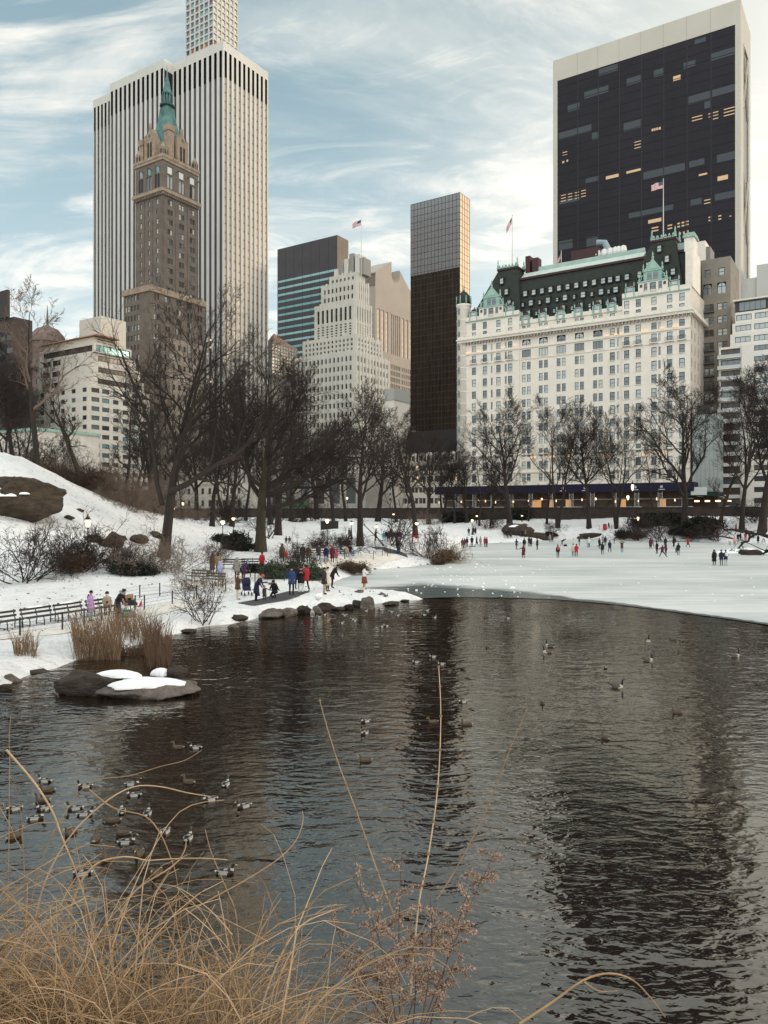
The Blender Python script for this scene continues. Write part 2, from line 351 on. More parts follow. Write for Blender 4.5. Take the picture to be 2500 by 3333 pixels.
# the ice sheet: a fine grid trimmed to its outline, 3 cm thick at the rim
iy = np.concatenate([np.arange(38, 75, 0.5), np.arange(75, 186, 1.5)]); ix = np.concatenate([np.arange(-15, 45, 0.5), np.arange(45, 142, 2.5)])
IX, IY = np.meshgrid(ix, iy); P = np.stack([IX.ravel(), IY.ravel()], -1)
jit = 0.35*np.sin(P[:, 0]*2.1)*np.sin(P[:, 1]*1.7+P[:, 0]); Q = P.copy(); Q[:, 1] += jit
d, ins = seg_dist(Q, ICE)
edge_d, _ = seg_dist(Q, ICE[:16], closed=False)
rng = np.random.default_rng(5)
lx = Q[:, 0]
wid = np.interp(lx/np.maximum(Q[:, 1], 1), [-0.05, 0.05, 0.14, 0.25, 0.34, 0.5], [9, 12, 8, 1.6, 0.9, 0.7])
wet = np.clip(1.15-edge_d/wid, 0, 1.2)
nx2 = len(ix); jj = (np.arange(len(iy)-1)[:, None]*nx2+np.arange(nx2-1)[None]).ravel(); FI = np.stack([jj, jj+1, jj+nx2+1, jj+nx2], -1)
keep = ins[FI].sum(1) >= 1
# pull the outside corners of rim cells on to the outline so that the edge is smooth
rim = (~ins) & np.isin(np.arange(len(P)), FI[keep].ravel())
for i in np.nonzero(rim)[0]:
    best = None
    for a, b in zip(ICE, ICE[1:]+ICE[:1]):
        a = np.array(a); b = np.array(b); ab = b-a; t_ = np.clip(((P[i]-a)@ab)/(ab@ab), 0, 1); q = a+t_*ab; dd = np.hypot(*(q-P[i]))
        if best is None or dd < best[0]: best = (dd, q)
    P[i] = best[1]
me = np_mesh("ice", np.column_stack([P, np.full(len(P), 0.03)]), FI[keep], [ice_mat()], None, True)
atr = me.attributes.new('wet', 'FLOAT', 'POINT'); atr.data.foreach_set('value', wet.astype(np.float32))
tag(link("ice", me), kind='structure')
# small lumps of broken ice lying on the sheet
random.seed(3); mb = MB(); CHIP = mat("ice_chip", (0.86, 0.89, 0.89), 0.4, spec=0.5)
for i in range(170):
    px = random.choice([random.uniform(1290, 1800), random.uniform(1250, 2480), random.uniform(1330, 1700)]); py = random.choice([random.uniform(1835, 1945), random.uniform(1780, 1990)])
    x, y = wat(px, py); dd, inn = seg_dist([(x, y)], ICE); dp, inp = seg_dist([(x, y)], POND)
    if not inn[0] or not inp[0] or dd[0] < 0.25: continue
    s = random.uniform(0.03, 0.085)*(1.8 if random.random() < .12 else 1); a = random.uniform(0, 6); h = s*random.uniform(.5, 1)
    r0 = [(x+s*random.uniform(.8,1.4)*math.cos(a+q*1.257), y+s*random.uniform(.7,1.2)*math.sin(a+q*1.257), 0.028) for q in range(5)]
    mb.loft([r0, [(x+(p[0]-x)*.6, y+(p[1]-y)*.6, 0.03+h) for p in r0]], CHIP)
tag(mb.obj("ice_lumps"), "small white lumps of broken ice scattered over the frozen pond", "ice", kind='stuff')

# paths: strips laid on the bank
def strip(name, pts, width, m, lift=0.03, seg=1.2):
    P2 = [Vector((p[0], p[1])) for p in pts]; fine = []
    for a, b in zip(P2, P2[1:]):
        n = max(1, int((b-a).length/seg)); fine += [a.lerp(b, i/n) for i in range(n)]
    fine.append(P2[-1]); mb = MB(); rows = []
    for i, p in enumerate(fine):
        d = (fine[min(i+1, len(fine)-1)]-fine[max(i-1, 0)]).normalized(); nrm = Vector((-d.y, d.x)); w = width(i/len(fine)) if callable(width) else width
        row = []
        for k2 in range(5):
            q = p+nrm*w*(k2/4-.5); row.append((q.x, q.y, tz(q.x, q.y)+lift))
        rows.append(row)
    for r0, r1 in zip(rows, rows[1:]):
        for k2 in range(4): mb.quad(r0[k2], r0[k2+1], r1[k2+1], r1[k2], m)
    return tag(mb.obj(name, smooth=True), kind='structure')
TRODDEN = mat("trodden_snow", (0.70, 0.66, 0.60), 0.75, var=0.16, vscale=1.2, bump=0.4, bscale=4)
WETPATH = mat("wet_asphalt", (0.075, 0.072, 0.075), 0.5, var=0.35, vscale=0.8)
g = lambda x, y: ground(x, y).xy
strip("path", [g(-150,2085), g(0,2075), g(150,2058), g(330,2030), g(480,1998), g(620,1962), g(700,1955)], 2.2, TRODDEN)
strip("wet_path", [g(800,1968), g(880,1954), g(935,1940), g(975,1925)], 1.6, WETPATH, 0.045)
strip("path", [g(560,1912), g(700,1900), g(800,1885), g(900,1868), g(1000,1850), g(1120,1835), g(1235,1816), g(1285,1806)], 2.4, TRODDEN)
strip("wet_path", [g(1225,1782), g(1262,1789), g(1290,1799), g(1300,1808)], 2.0, WETPATH, 0.045)
# ------------------------------------------------------------------ buildings
ROTZ = math.atan2(-0.545, 0.839)
LIME = mat("limestone", (0.66, 0.63, 0.575), 0.85, var=0.12, vscale=0.25)
DARKF = mat("dark_frame", (0.05, 0.055, 0.055), 0.6)
G_PALE = mat("glass_pale", (0.32, 0.36, 0.365), 0.12, metal=0.5)
G_MID = mat("glass_mid", (0.165, 0.19, 0.20), 0.12, metal=0.5)
G_BLIND = mat("glass_blind", (0.52, 0.54, 0.50), 0.3)
G_DARK = mat("glass_dark", (0.025, 0.024, 0.028), 0.12, spec=0.5)
G_BROWN = mat("glass_brown", (0.07, 0.055, 0.048), 0.15, spec=0.5)
G_TEAL = mat("glass_teal", (0.20, 0.36, 0.37), 0.15, metal=0.5)
G_TAN = mat("tan_reflection_glass", (0.36, 0.295, 0.24), 0.34, var=0.25, vscale=0.25, metal=0.45)  # tan of the reflected western light put into the glass colour
G_LIT = mat("glass_lit", (0.3, 0.2, 0.1), 0.3, emit=(1.0, 0.62, 0.30), estr=1.1)
COPPER = mat("copper_green", (0.29, 0.43, 0.365), 0.8, var=0.2, vscale=0.8)
SLATE = mat("dark_slate", (0.030, 0.036, 0.030), 0.8, var=0.3, vscale=0.7, stretch=(1, 1, 3))
MAROON = mat("maroon_metal", (0.06, 0.028, 0.028), 0.7)

class Bld:
    def __init__(s, name, label, cx, D, left, right, group=None, cat='building'):
        s.D = D; s.c = Vector(((cx-1250)/2500*D, D)); l = (left-1250)/2500; r = (right-1250)/2500
        s.W = (s.c.x-l*D)/(0.545*l+0.839); s.L = max(6.0, (s.c.x-r*D)/(0.839*r-0.545)) if abs(0.839*r-0.545) > .02 else 20
        s.root = thing(name, label, cat, (s.c.x, s.c.y, STREET_Z), ROTZ, group); s.wins = []; s.rng = random.Random(name)
    def x(s, px):  # position along the front for a bearing
        r = (px-1250)/2500; return -(s.c.x-r*s.D)/(0.545*r+0.839)
    def y(s, px):
        r = (px-1250)/2500; return (s.c.x-r*s.D)/(0.839*r-0.545)
    def z(s, py, x=0.0, y=0.0): return EYE+(1666-py)/2500*(s.D-0.545*x+0.839*y)-STREET_Z
    def part(s, name, mb, smooth=False, label=None):
        o = mb.obj(name, s.root, smooth)
        if label: o['label'] = label
        return o
    def facade(s, mb, face, u0, u1, z0, z1, wins, m, depth=0.3, off=0.0, reveal=None):
        """a wall plane with recessed openings; wins = (ua, ub, za, zb, type, glass)"""
        rv = reveal or m
        P = (lambda u, z, d=0.0: (u, off+d, z)) if face == 'N' else (lambda u, z, d=0.0: (off-d, u, z))
        rows = {}
        for w in wins:
            if w[0] > u0-1e-6 and w[1] < u1+1e-6 and w[2] > z0-1e-6 and w[3] < z1+1e-6: rows.setdefault((round(w[2], 3), round(w[3], 3)), []).append(w)
        zc = z0
        for (za, zb) in sorted(rows):
            if za < zc-1e-6: continue
            if za > zc: mb.quad(P(u0, zc), P(u1, zc), P(u1, za), P(u0, za), m)
            uc = u0
            for w in sorted(rows[(za, zb)]):
                if w[0] < uc-1e-6: continue
                if w[0] > uc: mb.quad(P(uc, za), P(w[0], za), P(w[0], zb), P(uc, zb), m)
                a, b = w[0], w[1]
                mb.quad(P(a, za), P(a, za, depth), P(a, zb, depth), P(a, zb), rv); mb.quad(P(b, za, depth), P(b, za), P(b, zb), P(b, zb, depth), rv)
                mb.quad(P(a, za), P(b, za), P(b, za, depth), P(a, za, depth), rv); mb.quad(P(a, zb, depth), P(b, zb, depth), P(b, zb), P(a, zb), rv)
                s.wins.append((face, a, za, b-a, zb-za, off, depth, w[4], w[5])); uc = b
            if uc < u1: mb.quad(P(uc, za), P(u1, za), P(u1, zb), P(uc, zb), m)
            zc = zb
        if zc < z1: mb.quad(P(u0, zc), P(u1, zc), P(u1, z1), P(u0, z1), m)
    def block(s, mb, x0, x1, y0, y1, z0, z1, m, nw=(), ww=(), depth=0.3, roof=None):
        """a box whose street fronts carry openings; plain backs"""
        s.facade(mb, 'N', x0, x1, z0, z1, nw, m, depth, y0); s.facade(mb, 'W', y0, y1, z0, z1, ww, m, depth, x1)
        mb.quad((x1, y1, z0), (x0, y1, z0), (x0, y1, z1), (x1, y1, z1), m); mb.quad((x0, y1, z0), (x0, y0, z0), (x0, y0, z1), (x0, y1, z1), m)
        mb.quad((x0, y0, z1), (x1, y0, z1), (x1, y1, z1), (x0, y1, z1), roof or m)
    cache = {}
    @staticmethod
    def winmesh(w, h, typ, fm):
        key = (round(w, 1), round(h, 1), typ, fm.name)
        if key in Bld.cache: return Bld.cache[key]
        mb = MB(); mb.mi(fm); t = min(0.14, w*0.09); g = None
        gm_ = G_MID
        if typ == 'arch':
            n = 10; pts = [(0, 0)]+[(w, 0)]; r = w/2; zc = h-r
            arc = [(r+r*math.cos(q*math.pi/n), zc+r*math.sin(q*math.pi/n)) for q in range(n+1)]
            mb.loft([[(x, 0.0, z) for x, z in [(0, 0), (w, 0)]+arc], [(x, 0.08, z) for x, z in [(0, 0), (w, 0)]+arc]], gm_)
            for q in range(n):
                a, b = arc[q], arc[q+1]; f = lambda p: (r+(p[0]-r)*0.86, zc+(p[1]-zc)*0.86)
                a2, b2 = f(a), f(b); mb.quad((a[0], -.05, a[1]), (b[0], -.05, b[1]), (b2[0], -.05, b2[1]), (a2[0], -.05, a2[1]), fm)
            mb.box(0, t, -.05, 0, 0, zc, fm); mb.box(w-t, w, -.05, 0, 0, zc, fm); mb.box(t, w-t, -.05, -.003, zc-t/2, zc+t/2, fm); mb.box(w/2-t/2, w/2+t/2, -.056, -.004, 0, h-t, fm)
        else:
            mb.box(0, w, 0.0, 0.08, 0, h, gm_)
            mb.box(0, t, -.06, -.002, 0, h, fm); mb.box(w-t, w, -.06, -.002, 0, h, fm); mb.box(t, w-t, -.055, -.003, 0, t, fm); mb.box(t, w-t, -.055, -.003, h-t, h, fm)
            if typ == 'sash': mb.box(t, w-t, -.05, -.004, h/2-t/2, h/2+t/2, fm)
            n = {'strip': max(1, round(w/1.5)), 'pane2': 2, 'pane3': 3}.get(typ, 1)
            for q in range(1, n): mb.box(w*q/n-t/3, w*q/n+t/3, -.05, -.005, t, h-t, fm)
            if typ == 'floors':
                q = 3.9
                while q < h-1: mb.box(t, w-t, -.04, -.005, q-.45, q+.1, fm); q += 3.9
        me = mb.mesh("window"); Bld.cache[key] = me; return me
    def finish(s, fm=DARKF, limit=100, name='window', sill=None):
        s.wins.sort(key=lambda w: -(w[3]*w[4])*(1 if w[0] == 'N' else 0.6))
        rest = MB()
        for i, (face, u, z, w, h, off, dep, typ, gl) in enumerate(s.wins):
            if i < limit:
                o = link(name, Bld.winmesh(w, h, typ, fm), s.root)
                o.location = (u, off+dep-.09, z) if face == 'N' else (off-dep+.09, u, z)
                sx = w/round(w, 1) if round(w, 1) > 0 else 1; sz = h/round(h, 1) if round(h, 1) > 0 else 1; o.scale = (sx, 1, sz)
                if face == 'W': o.rotation_euler = (0, 0, math.pi/2)
                o.material_slots[1].link = 'OBJECT'; o.material_slots[1].material = gl
                if sill and typ in ('sash', 'pane3'):
                    key = ('sill', round(w, 1))
                    if key not in Bld.cache:
                        m2 = MB(); m2.box(-.15, w+.15, -.42, -.24, -.18, -.004, sill); Bld.cache[key] = m2.mesh("sill")
                    link('sill', Bld.cache[key], o)
            else:
                k = lambda a, d, b: (u+a, off+dep-.09+d, z+b) if face == 'N' else (off-dep+.09-d, u+a, z+b)
                t = min(.14, w*.09)
                rest.quad(k(0, 0, 0), k(w, 0, 0), k(w, 0, h), k(0, 0, h), gl)
                for a0, a1, b0, b1 in ((0, t, 0, h), (w-t, w, 0, h), (t, w-t, 0, t), (t, w-t, h-t, h)) + (((t, w-t, h/2-t/2, h/2+t/2),) if typ == 'sash' else ()):
                    rest.quad(k(a0, -.03, b0), k(a1, -.03, b0), k(a1, -.03, b1), k(a0, -.03, b1), fm)
        if rest.f: tag(rest.obj(name, s.root), kind='stuff')
    def pick(s, *pairs):
        r = s.rng.random()*sum(p for _, p in pairs)
        for g_, p in pairs:
            r -= p
            if r <= 0: return g_
        return pairs[-1][0]

def grid(b, u0, u1, n, z0, z1, rows, wf=.5, hf=.55, typ='plain', pal=((G_MID, 1),)):
    """n columns by rows evenly spread; wf, hf = share of the cell that is opening"""
    out = []; cw = (u1-u0)/n; rh = (z1-z0)/rows
    for j in range(rows):
        for i in range(n):
            a = u0+cw*(i+.5-wf/2); c = z0+rh*(j+.5-hf/2)
            out.append((a, a+cw*wf, c, c+rh*hf, typ, b.pick(*pal)))
    return out

# --- white striped office tower with the stepped front
WMARB = mat("white_marble", (0.60, 0.585, 0.53), 0.7, var=0.08, vscale=0.1)
LOUV = mat("black_louvre", (0.018, 0.014, 0.018), 0.6)
b = Bld("office_tower", "huge white office tower of vertical marble stripes behind the green spire", 727, 342, 303, 873)
H = b.z(131); S2 = (b.x(562), b.x(385)); mb = MB()
BAND, LV = 4.0, 11.5
def striped(face, u0, u1, off, bays, pal, z1):
    cw = (u1-u0)/bays; ws = []
    for i in range(bays):
        a = u0+cw*i+cw*.25; c = u0+cw*(i+1)-cw*.25
        ws += [(a, c, 0.5, z1-BAND-LV, 'floors', b.pick(*pal))]
    b.facade(mb, face, u0, u1, 0, z1-BAND-LV, ws, WMARB, .45, off)
    P = (lambda u, z, d=0.0: (u, off+d, z)) if face == 'N' else (lambda u, z, d=0.0: (off-d, u, z))
    ws = [(w[0], w[1], z1-BAND-LV, z1-BAND, 'plain', LOUV) for w in ws]
    b.facade(mb, face, u0, u1, z1-BAND-LV, z1, ws, WMARB, 1.6, off, reveal=LOUV)
NP = ((mat("glass_violet", (0.062, 0.056, 0.068), 0.3, spec=0.15), 5), (mat("glass_violet_grey", (0.080, 0.072, 0.088), 0.35, spec=0.15), 3))
x1, x2 = S2[1], S2[0]
striped('N', -b.W, x1, 0, 7, NP, H); striped('N', x1, x2, -5, 12, NP, H); striped('N', x2, 0, 0, 10, NP, H)
striped('W', 0, b.L, 0, 10, ((G_TAN, 1),), H)
mb.quad((x2, -5, 0), (x2, 0, 0), (x2, 0, H-5), (x2, -5, H-5), LOUV); mb.quad((x2, -5, H-5), (x2, 0, H-5), (x2, 0, H), (x2, -5, H), WMARB); mb.quad((x1, 0, 0), (x1, -5, 0), (x1, -5, H), (x1, 0, H), WMARB)
mb.poly([(-b.W, 0, H), (x1, 0, H), (x1, -5, H), (x2, -5, H), (x2, 0, H), (0, 0, H), (0, b.L, H), (-b.W, b.L, H)], WMARB)
mb.quad((0, b.L, 0), (-b.W, b.L, 0), (-b.W, b.L, H), (0, b.L, H), WMARB); mb.quad((-b.W, b.L, 0), (-b.W, 0, 0), (-b.W, 0, H), (-b.W, b.L, H), WMARB)
b.part("wall", mb); b.finish(fm=mat("spandrel_grey", (0.07, 0.06, 0.075), 0.5), name="window_strip")
gm_tower = b
for i in range(12):           # a few lit ceilings seen through the strips
    m2 = MB(); f = b.rng.choice([(-b.W, x1, 0, 7), (x1, x2, -5, 12), (x2, 0, 0, 10)]); q = b.rng.randrange(f[3]); cw = (f[1]-f[0])/f[3]
    zc = b.rng.choice([58, 73, 77, 88, 120, 132])+b.rng.random()
    m2.box(f[0]+cw*(q+.33), f[0]+cw*(q+.67), f[2]+.26, f[2]+.30, zc, zc+.7, G_LIT); b.part("lit_ceiling", m2)

# --- slender tower with a square grid of windows, far behind it
b = Bld("slender_tower", "very slender pale concrete tower of square windows rising behind the striped tower", 694, 620, 604, 775)
CONC = mat("pale_concrete", (0.58, 0.56, 0.51), 0.8, var=0.06, vscale=0.05); mb = MB(); Ht = b.z(-60)
zb = b.z(210); fh = 5.4; nr = int((Ht-zb)/fh)
TERRA = mat("rust_panel", (0.33, 0.13, 0.08), 0.7)
nw = grid(b, -b.W, 0, 6, zb, zb+nr*fh, nr, .74, .76, 'plain', ((G_TEAL, 5), (G_MID, 4), (mat("glass_blue", (0.13, 0.19, 0.27), .12, metal=.5), 3)))
ww = grid(b, 0, b.L, 6, zb, zb+nr*fh, nr, .74, .76, 'plain', ((mat("glass_cream", (0.62, 0.58, 0.48), .2, metal=.6), 1),))
nw = [w[:5]+((TERRA if b.rng.random() < .55 else G_DARK) if w[2] < b.z(125) else w[5],) for w in nw]
ww = [w[:5]+((TERRA) if (w[2] < b.z(125) and w[0] < 12) else w[5],) for w in ww]
b.block(mb, -b.W, 0, 0, b.L, 0, Ht, CONC, nw, ww, 0.9); b.part("wall", mb); b.finish(fm=CONC)

# --- brownstone hotel tower with the copper spire
BROWN = mat("brown_brick", (0.165, 0.135, 0.112), 0.9, var=0.25, vscale=0.3)
SAND = mat("sandstone", (0.34, 0.26, 0.19), 0.9, var=0.3, vscale=0.5)
SPAL = ((G_PALE, 4), (G_BLIND, 3), (G_MID, 2))
SPAW = ((G_MID, 3), (G_BROWN, 3), (G_BLIND, 2), (G_PALE, 2))
b = Bld("hotel_tower", "slim brown stone tower crowned by gothic gables and a green copper spire", 530, 287, 441, 645)
mb = MB(); W, L = b.W, b.L; H = b.z(510); zc = b.z(622)
cols = [W*.2, W*.5, W*.8]; nw = []; ww = []
z = zc-2.2
for r in range(24):
    for c in cols: nw.append((-c-.55, -c+.55, z-1.9, z, 'sash', b.pick(*SPAL)))
    for c in (L*.2, L*.52, L*.83): ww += [(c-1.25, c-.1, z-2.0, z, 'sash', b.pick(*SPAW)), (c+.1, c+1.25, z-2.0, z, 'sash', b.pick(*SPAW))]
    z -= 3.68
for i, c in enumerate(cols):
    nw.append((-c-1.0, -c+1.0, H-5.2, H-2.4, 'plain', G_TEAL if i < 2 else G_PALE))
    for q in (-.75, .75): nw.append((-c+q-.6, -c+q+.6, zc+2.2, zc+7.2, 'arch', b.pick((G_PALE, 1), (G_DARK, 1))))
for c in (L*.2, L*.52, L*.83):
    ww.append((c-1.3, c+1.3, H-5.2, H-2.4, 'plain', mat("glass_white", (.66, .66, .6), .2)))
    for q in (-.75, .75): ww.append((c+q-.6, c+q+.6, zc+2.2, zc+7.2, 'arch', b.pick((G_BLIND, 2), (G_DARK, 1))))
b.block(mb, -W, 0, 0, L, 0, H, BROWN, nw, ww, .35, SAND)
for c in (0.02, .36, .66): mb.box(-W*c-.35, -W*c, -.22, -.003, 40, zc-1, BROWN)
for c in (0.02, .35, .68, .97): mb.box(.003, .22, L*c, L*c+.4, 40, zc-1, BROWN)
b.part("wall", mb)
mb = MB()                                             # the corbelled balcony and the parapet
for z0, z1, o in ((zc-.9, zc, .5), (zc, zc+1.2, .95), (H-.9, H+.2, .35), (H+.2, H+1.3, .55)):
    if z0 == H-.9: b.part("balcony", mb); mb = MB()
    mb.box(-W-o, o, -o, 0.002*1-.004, z0, z1, SAND); mb.box(0.004, o, .002, L+o, z0, z1, SAND); mb.box(-W-o, -W-.004, .002, L+o, z0, z1, SAND)
b.part("cornice", mb); mb = MB(); q = -W
while q < 0.3: mb.box(q, q+.35, -.85, -.51, zc-1.3, zc-.01, BROWN); q += .85
q = 0
while q < L: mb.box(.51, .85, q, q+.35, zc-1.3, zc-.01, BROWN); q += .85
b.part("corbel_course", mb)
cxm, cym = -W/2, L/2; CUG = mat("verdigris", (0.105, 0.215, 0.20), 0.75, var=0.5, vscale=0.35)
mb = MB()
def sq(r, z, t=0.0): return [(cxm+r*math.sqrt(2)*math.cos(t+math.pi/4+k*math.pi/2), cym+r*math.sqrt(2)*math.sin(t+math.pi/4+k*math.pi/2), z) for k in range(4)]
mb.loft([sq(6.4, H+.4), sq(5.4, H+4.5), sq(4.2, H+11), sq(3.0, H+16), sq(2.3, H+20), sq(1.9, H+24)], CUG); b.part("roof", mb)
mb = MB(); zt = H+24
mb.lathe([(1.9, zt-.5), (2.0, zt+.6), (2.9, zt+.8), (2.9, zt+1.3), (1.7, zt+1.35), (1.7, zt+1.8)], mat("dark_copper", (.05, .10, .10), .7), 10, (cxm, cym, 0))
for k in range(8): a = k*math.pi/4; mb.lathe([(.25, zt+1.8), (.25, zt+5.6)], CUG, 5, (cxm+1.35*math.cos(a), cym+1.35*math.sin(a), 0))
mb.lathe([(.7, zt+1.8), (.7, zt+5.6)], CUG, 6, (cxm, cym, 0))
mb.lathe([(1.8, zt+5.6), (2.0, zt+6.1), (1.55, zt+6.9), (1.1, zt+9.5), (.5, zt+12), (.12, zt+15.4), (.05, zt+16.8)], CUG, 8, (cxm, cym, 0)); b.part("spire", mb, label="green copper lantern and needle spire")
def lucarne(face):
    P = (lambda u, d, z: (u, d, z)) if face == 'N' else (lambda u, d, z: (-d, u, z))
    c = -W/2 if face == 'N' else L*.56; m2 = MB(); hw = 2.3; zb_ = H+.2; ze = H+8.6; za = H+13.2
    def pb(u0, u1, d0, d1, z0, z1, m):
        p = [P(u, d, z) for z in (z0, z1) for u, d in ((u0, d0), (u1, d0), (u1, d1), (u0, d1))]
        m2.loft([p[:4], p[4:]], m)
    pb(c-hw, c+hw, .3, 5, zb_, ze, SAND)
    m2.loft([[P(c-hw, .28, ze), P(c+hw, .28, ze), P(c, .28, za)], [P(c-hw, 3.6, ze), P(c+hw, 3.6, ze), P(c, 3.6, za)]], SAND)
    for k in (-1, 1):
        pb(c+k*.75-.42, c+k*.75+.42, .22, .30, zb_+.6, ze-1.2, LOUV)
        pb(c+k*hw-.4, c+k*hw+.4, .1, 1.2, zb_, ze+1.8, SAND); m2.lathe([(.35, 0), (.05, 1.1)], SAND, 4, P(c+k*hw, .6, ze+1.8))
    pb(c-.55, c+.55, .2, .29, ze+.9, ze+2.0, BROWN); m2.lathe([(.55, 0), (.6, 1.6), (.15, 2.4)], SAND, 6, P(c, .7, za-.5))
    b.part("gable", m2)
lucarne('N'); lucarne('W')
for (x, y, w, h) in ((-W+2.2, 2.0, 1.5, 10.0), (-2.5, L*.5-3.6, 1.6, 14.5)):
    mb = MB(); mb.box(x-w*.8, x+w*.8, y-w*.8, y+w*.8, H, H+h-2.2, SAND); mb.box(x-w, x+w, y-w, y+w, H+h-2.2, H+h, SAND); b.part("chimney", mb)
for (x, y) in ((-.9, .9), (-W+.9, .9), (-.9, L-.9)):
    mb = MB(); mb.box(x-.9, x+.9, y-.9, y+.9, H, H+4.2, SAND); mb.lathe([(1.3, H+4.2), (1.2, H+4.6), (.15, H+6.3)], SAND, 4, (x, y, 0))
    for k in (-.4, .4): mb.box(x+k-.2, x+k+.2, y-.95, y-.903, H+1.2, H+3.5, LOUV); mb.box(x+.903, x+.95, y+k-.2, y+k+.2, H+1.2, H+3.5, LOUV)
    b.part("turret", mb)
mb = MB()                                               # gargoyles
for c in cols: mb.loft([[(-c+1.6-.2, 0, H-3.6), (-c+1.6+.2, 0, H-3.6), (-c+1.6, 0, H-3.1)], [(-c+1.6-.1, -2.0, H-3.5), (-c+1.6+.1, -2.0, H-3.5), (-c+1.6, -2.2, H-3.0)]], BROWN)
for c in (L*.36, L*.68, L*.97): mb.loft([[(0, c-.2, H-3.6), (0, c+.2, H-3.6), (0, c, H-3.1)], [(2.0, c-.1, H-3.5), (2.0, c+.1, H-3.5), (2.2, c, H-3.0)]], BROWN)
b.part("gargoyle", mb)
# lower shoulders of the same hotel
zs = 82.0; x0 = b.x(452); y1s = b.y(662); mb = MB(); nw = []; ww = []
for r in range(19):
    zt_ = zs-1.6-r*3.7
    for c in np.linspace(x0+2.0, -6, 4): 
        for q in (-.75, .75): nw.append((c+q-.55, c+q+.55, zt_-2.0, zt_, 'arch' if r == 0 else 'sash', b.pick((G_PALE, 3), (G_BLIND, 2), (G_BROWN, 3))))
    for c in np.linspace(-4, y1s-3, 5):
        for q in (-.7, .7): ww.append((c+q-.5, c+q+.5, zt_-2.0, zt_, 'sash', b.pick((G_BROWN, 5), (G_MID, 2), (G_BLIND, 1))))
b.block(mb, x0, 1.2, -7, y1s, 0, zs, BROWN, nw, ww, .35)
mb.box(x0-.5, 1.7, -7.5, -7.004, zs-1.2, zs+1.0, SAND); mb.box(1.204, 1.7, -7.0, y1s, zs-1.2, zs+1.0, SAND); mb.box(x0+5, x0+11, -5, -1, zs, zs+3.2, BROWN)
b.block(mb, b.x(392), x0-.003, -4, 20, 0, 70, BROWN, [(c-.6, c+.6, z-2.1, z, 'arch', G_PALE) for c in (x0-5, x0-2.6) for z in (68, 63.5, 59, 54)], [], .3)
mb.box(x0-6.5, x0-.6, -2, 6, 70, 74, mat("grey_roof", (.22, .20, .18), .8))
b.block(mb, 1.21, 6, -2, 15, 0, 64, mat('tan_brick', (.30, .25, .20), .9, var=.2, vscale=.3), [(c-.6, c+.6, z-2.1, z, 'sash', b.pick((G_BROWN, 3), (G_BLIND, 1), (G_MID, 2))) for z in np.arange(62, 4, -3.7) for c in (3.6,)], [(y-.6, y+.6, z-2.1, z, 'sash', b.pick((G_BROWN, 3), (G_BLIND, 1), (G_MID, 2))) for z in np.arange(62, 4, -3.7) for y in np.arange(0, 14, 2.6)], .35); b.part("lower_wall", mb); b.finish()

# --- white apartment block with ribbon windows and terraces
CREAM = mat("cream_brick", (0.60, 0.55, 0.48), 0.85, var=0.12, vscale=0.4)
b = Bld("apartment_block", "white apartment block stepping back in terraces above the snowy hill", 287, 235, 95, 488)
mb = MB(); H = b.z(1250); H2 = b.z(1150); W, L = b.W, b.L; fh = 2.85; nf = int(H/fh)
PAL = ((G_BROWN, 5), (G_MID, 2), (G_TEAL, 2), (G_DARK, 2))
nw = [(x-1.0, x+1.0, z, z+1.35, 'pane2', b.pick(*PAL)) for z in np.arange(H-2.2, 2, -fh) for x in np.linspace(-W+1.6, -1.8, 6)]
ww = [(y-w/2, y+w/2, z, z+1.4, 'pane3', b.pick(*PAL)) for z in np.arange(H-2.2, 2, -fh) for y, w in zip(np.linspace(2.6, L-2.2, 6), (2.9, 2.7, 2.1, 2.3, 2.3, 2.0))]
b.block(mb, -W, 0, 0, L, 0, H, CREAM, nw, ww, .3)
for i, (z0, z1, ins, lz) in enumerate(((H, H+3.6, 1.8, L-1), (H+3.6, H+7.2, 1.8, L-2.5), (H+7.2, H+10.6, 2.2, L-4), (H+10.6, H+13.6, 1.2, L-6.5))):
    y0 = 2.5+i*.2
    nw = [(x, x+4.4, z0+1.0, z0+2.7, 'strip', G_BROWN) for x in (-W+3, -W+8.2)] if i < 3 else [(-W+3, -ins-1, z0+.4, z0+2.3, 'strip', G_BROWN)]
    ww = [(y0+2.2, lz-5.5, z0+1.0, z0+2.7, 'strip', G_BROWN), (lz-4.6, lz-.8, z0+1.0, z0+2.7, 'strip', G_DARK)] if i < 3 else [(y0+.6, lz-.5, z0+.3, z0+2.4, 'strip', mat("glass_sea", (.10, .20, .21), .12, metal=.4))]
    b.block(mb, -W+1, -ins, y0, lz, z0+.004*i, z1+.004*(i+1), CREAM, nw, ww, .35)
zt = H+13.62
b.block(mb, -W+2.5, -2.2, 3.5, L-9, zt, zt+1.9, mat("warm_stone", (.62, .53, .43), .8), [], [(5, 12, zt+.4, zt+1.5, 'plain', G_BROWN)], .2); b.part("wall", mb)
mb = MB(); mb.frustum(-W+1, .2, 2.6, L-12, zt+1.95, -W+2.5, -.6, 3.6, L-13, zt+2.6, mat("rust_soffit", (.24, .12, .075), .8)); b.part("roof", mb, label="rust coloured overhanging roof slab")
mb = MB(); b.block(mb, -17, -5.7, 9, 18.5, zt-2, b.z(1027, -5.7, 9), mat("tan_panel", (.58, .53, .46), .8))
for k in range(6): mb.box(-5.697, -5.64, 10+k*1.4, 10.1+k*1.4, zt+2, b.z(1033, -5.7, 9), CREAM)
b.part("roof_house", mb, label="windowless tan plant house on the roof"); b.finish()

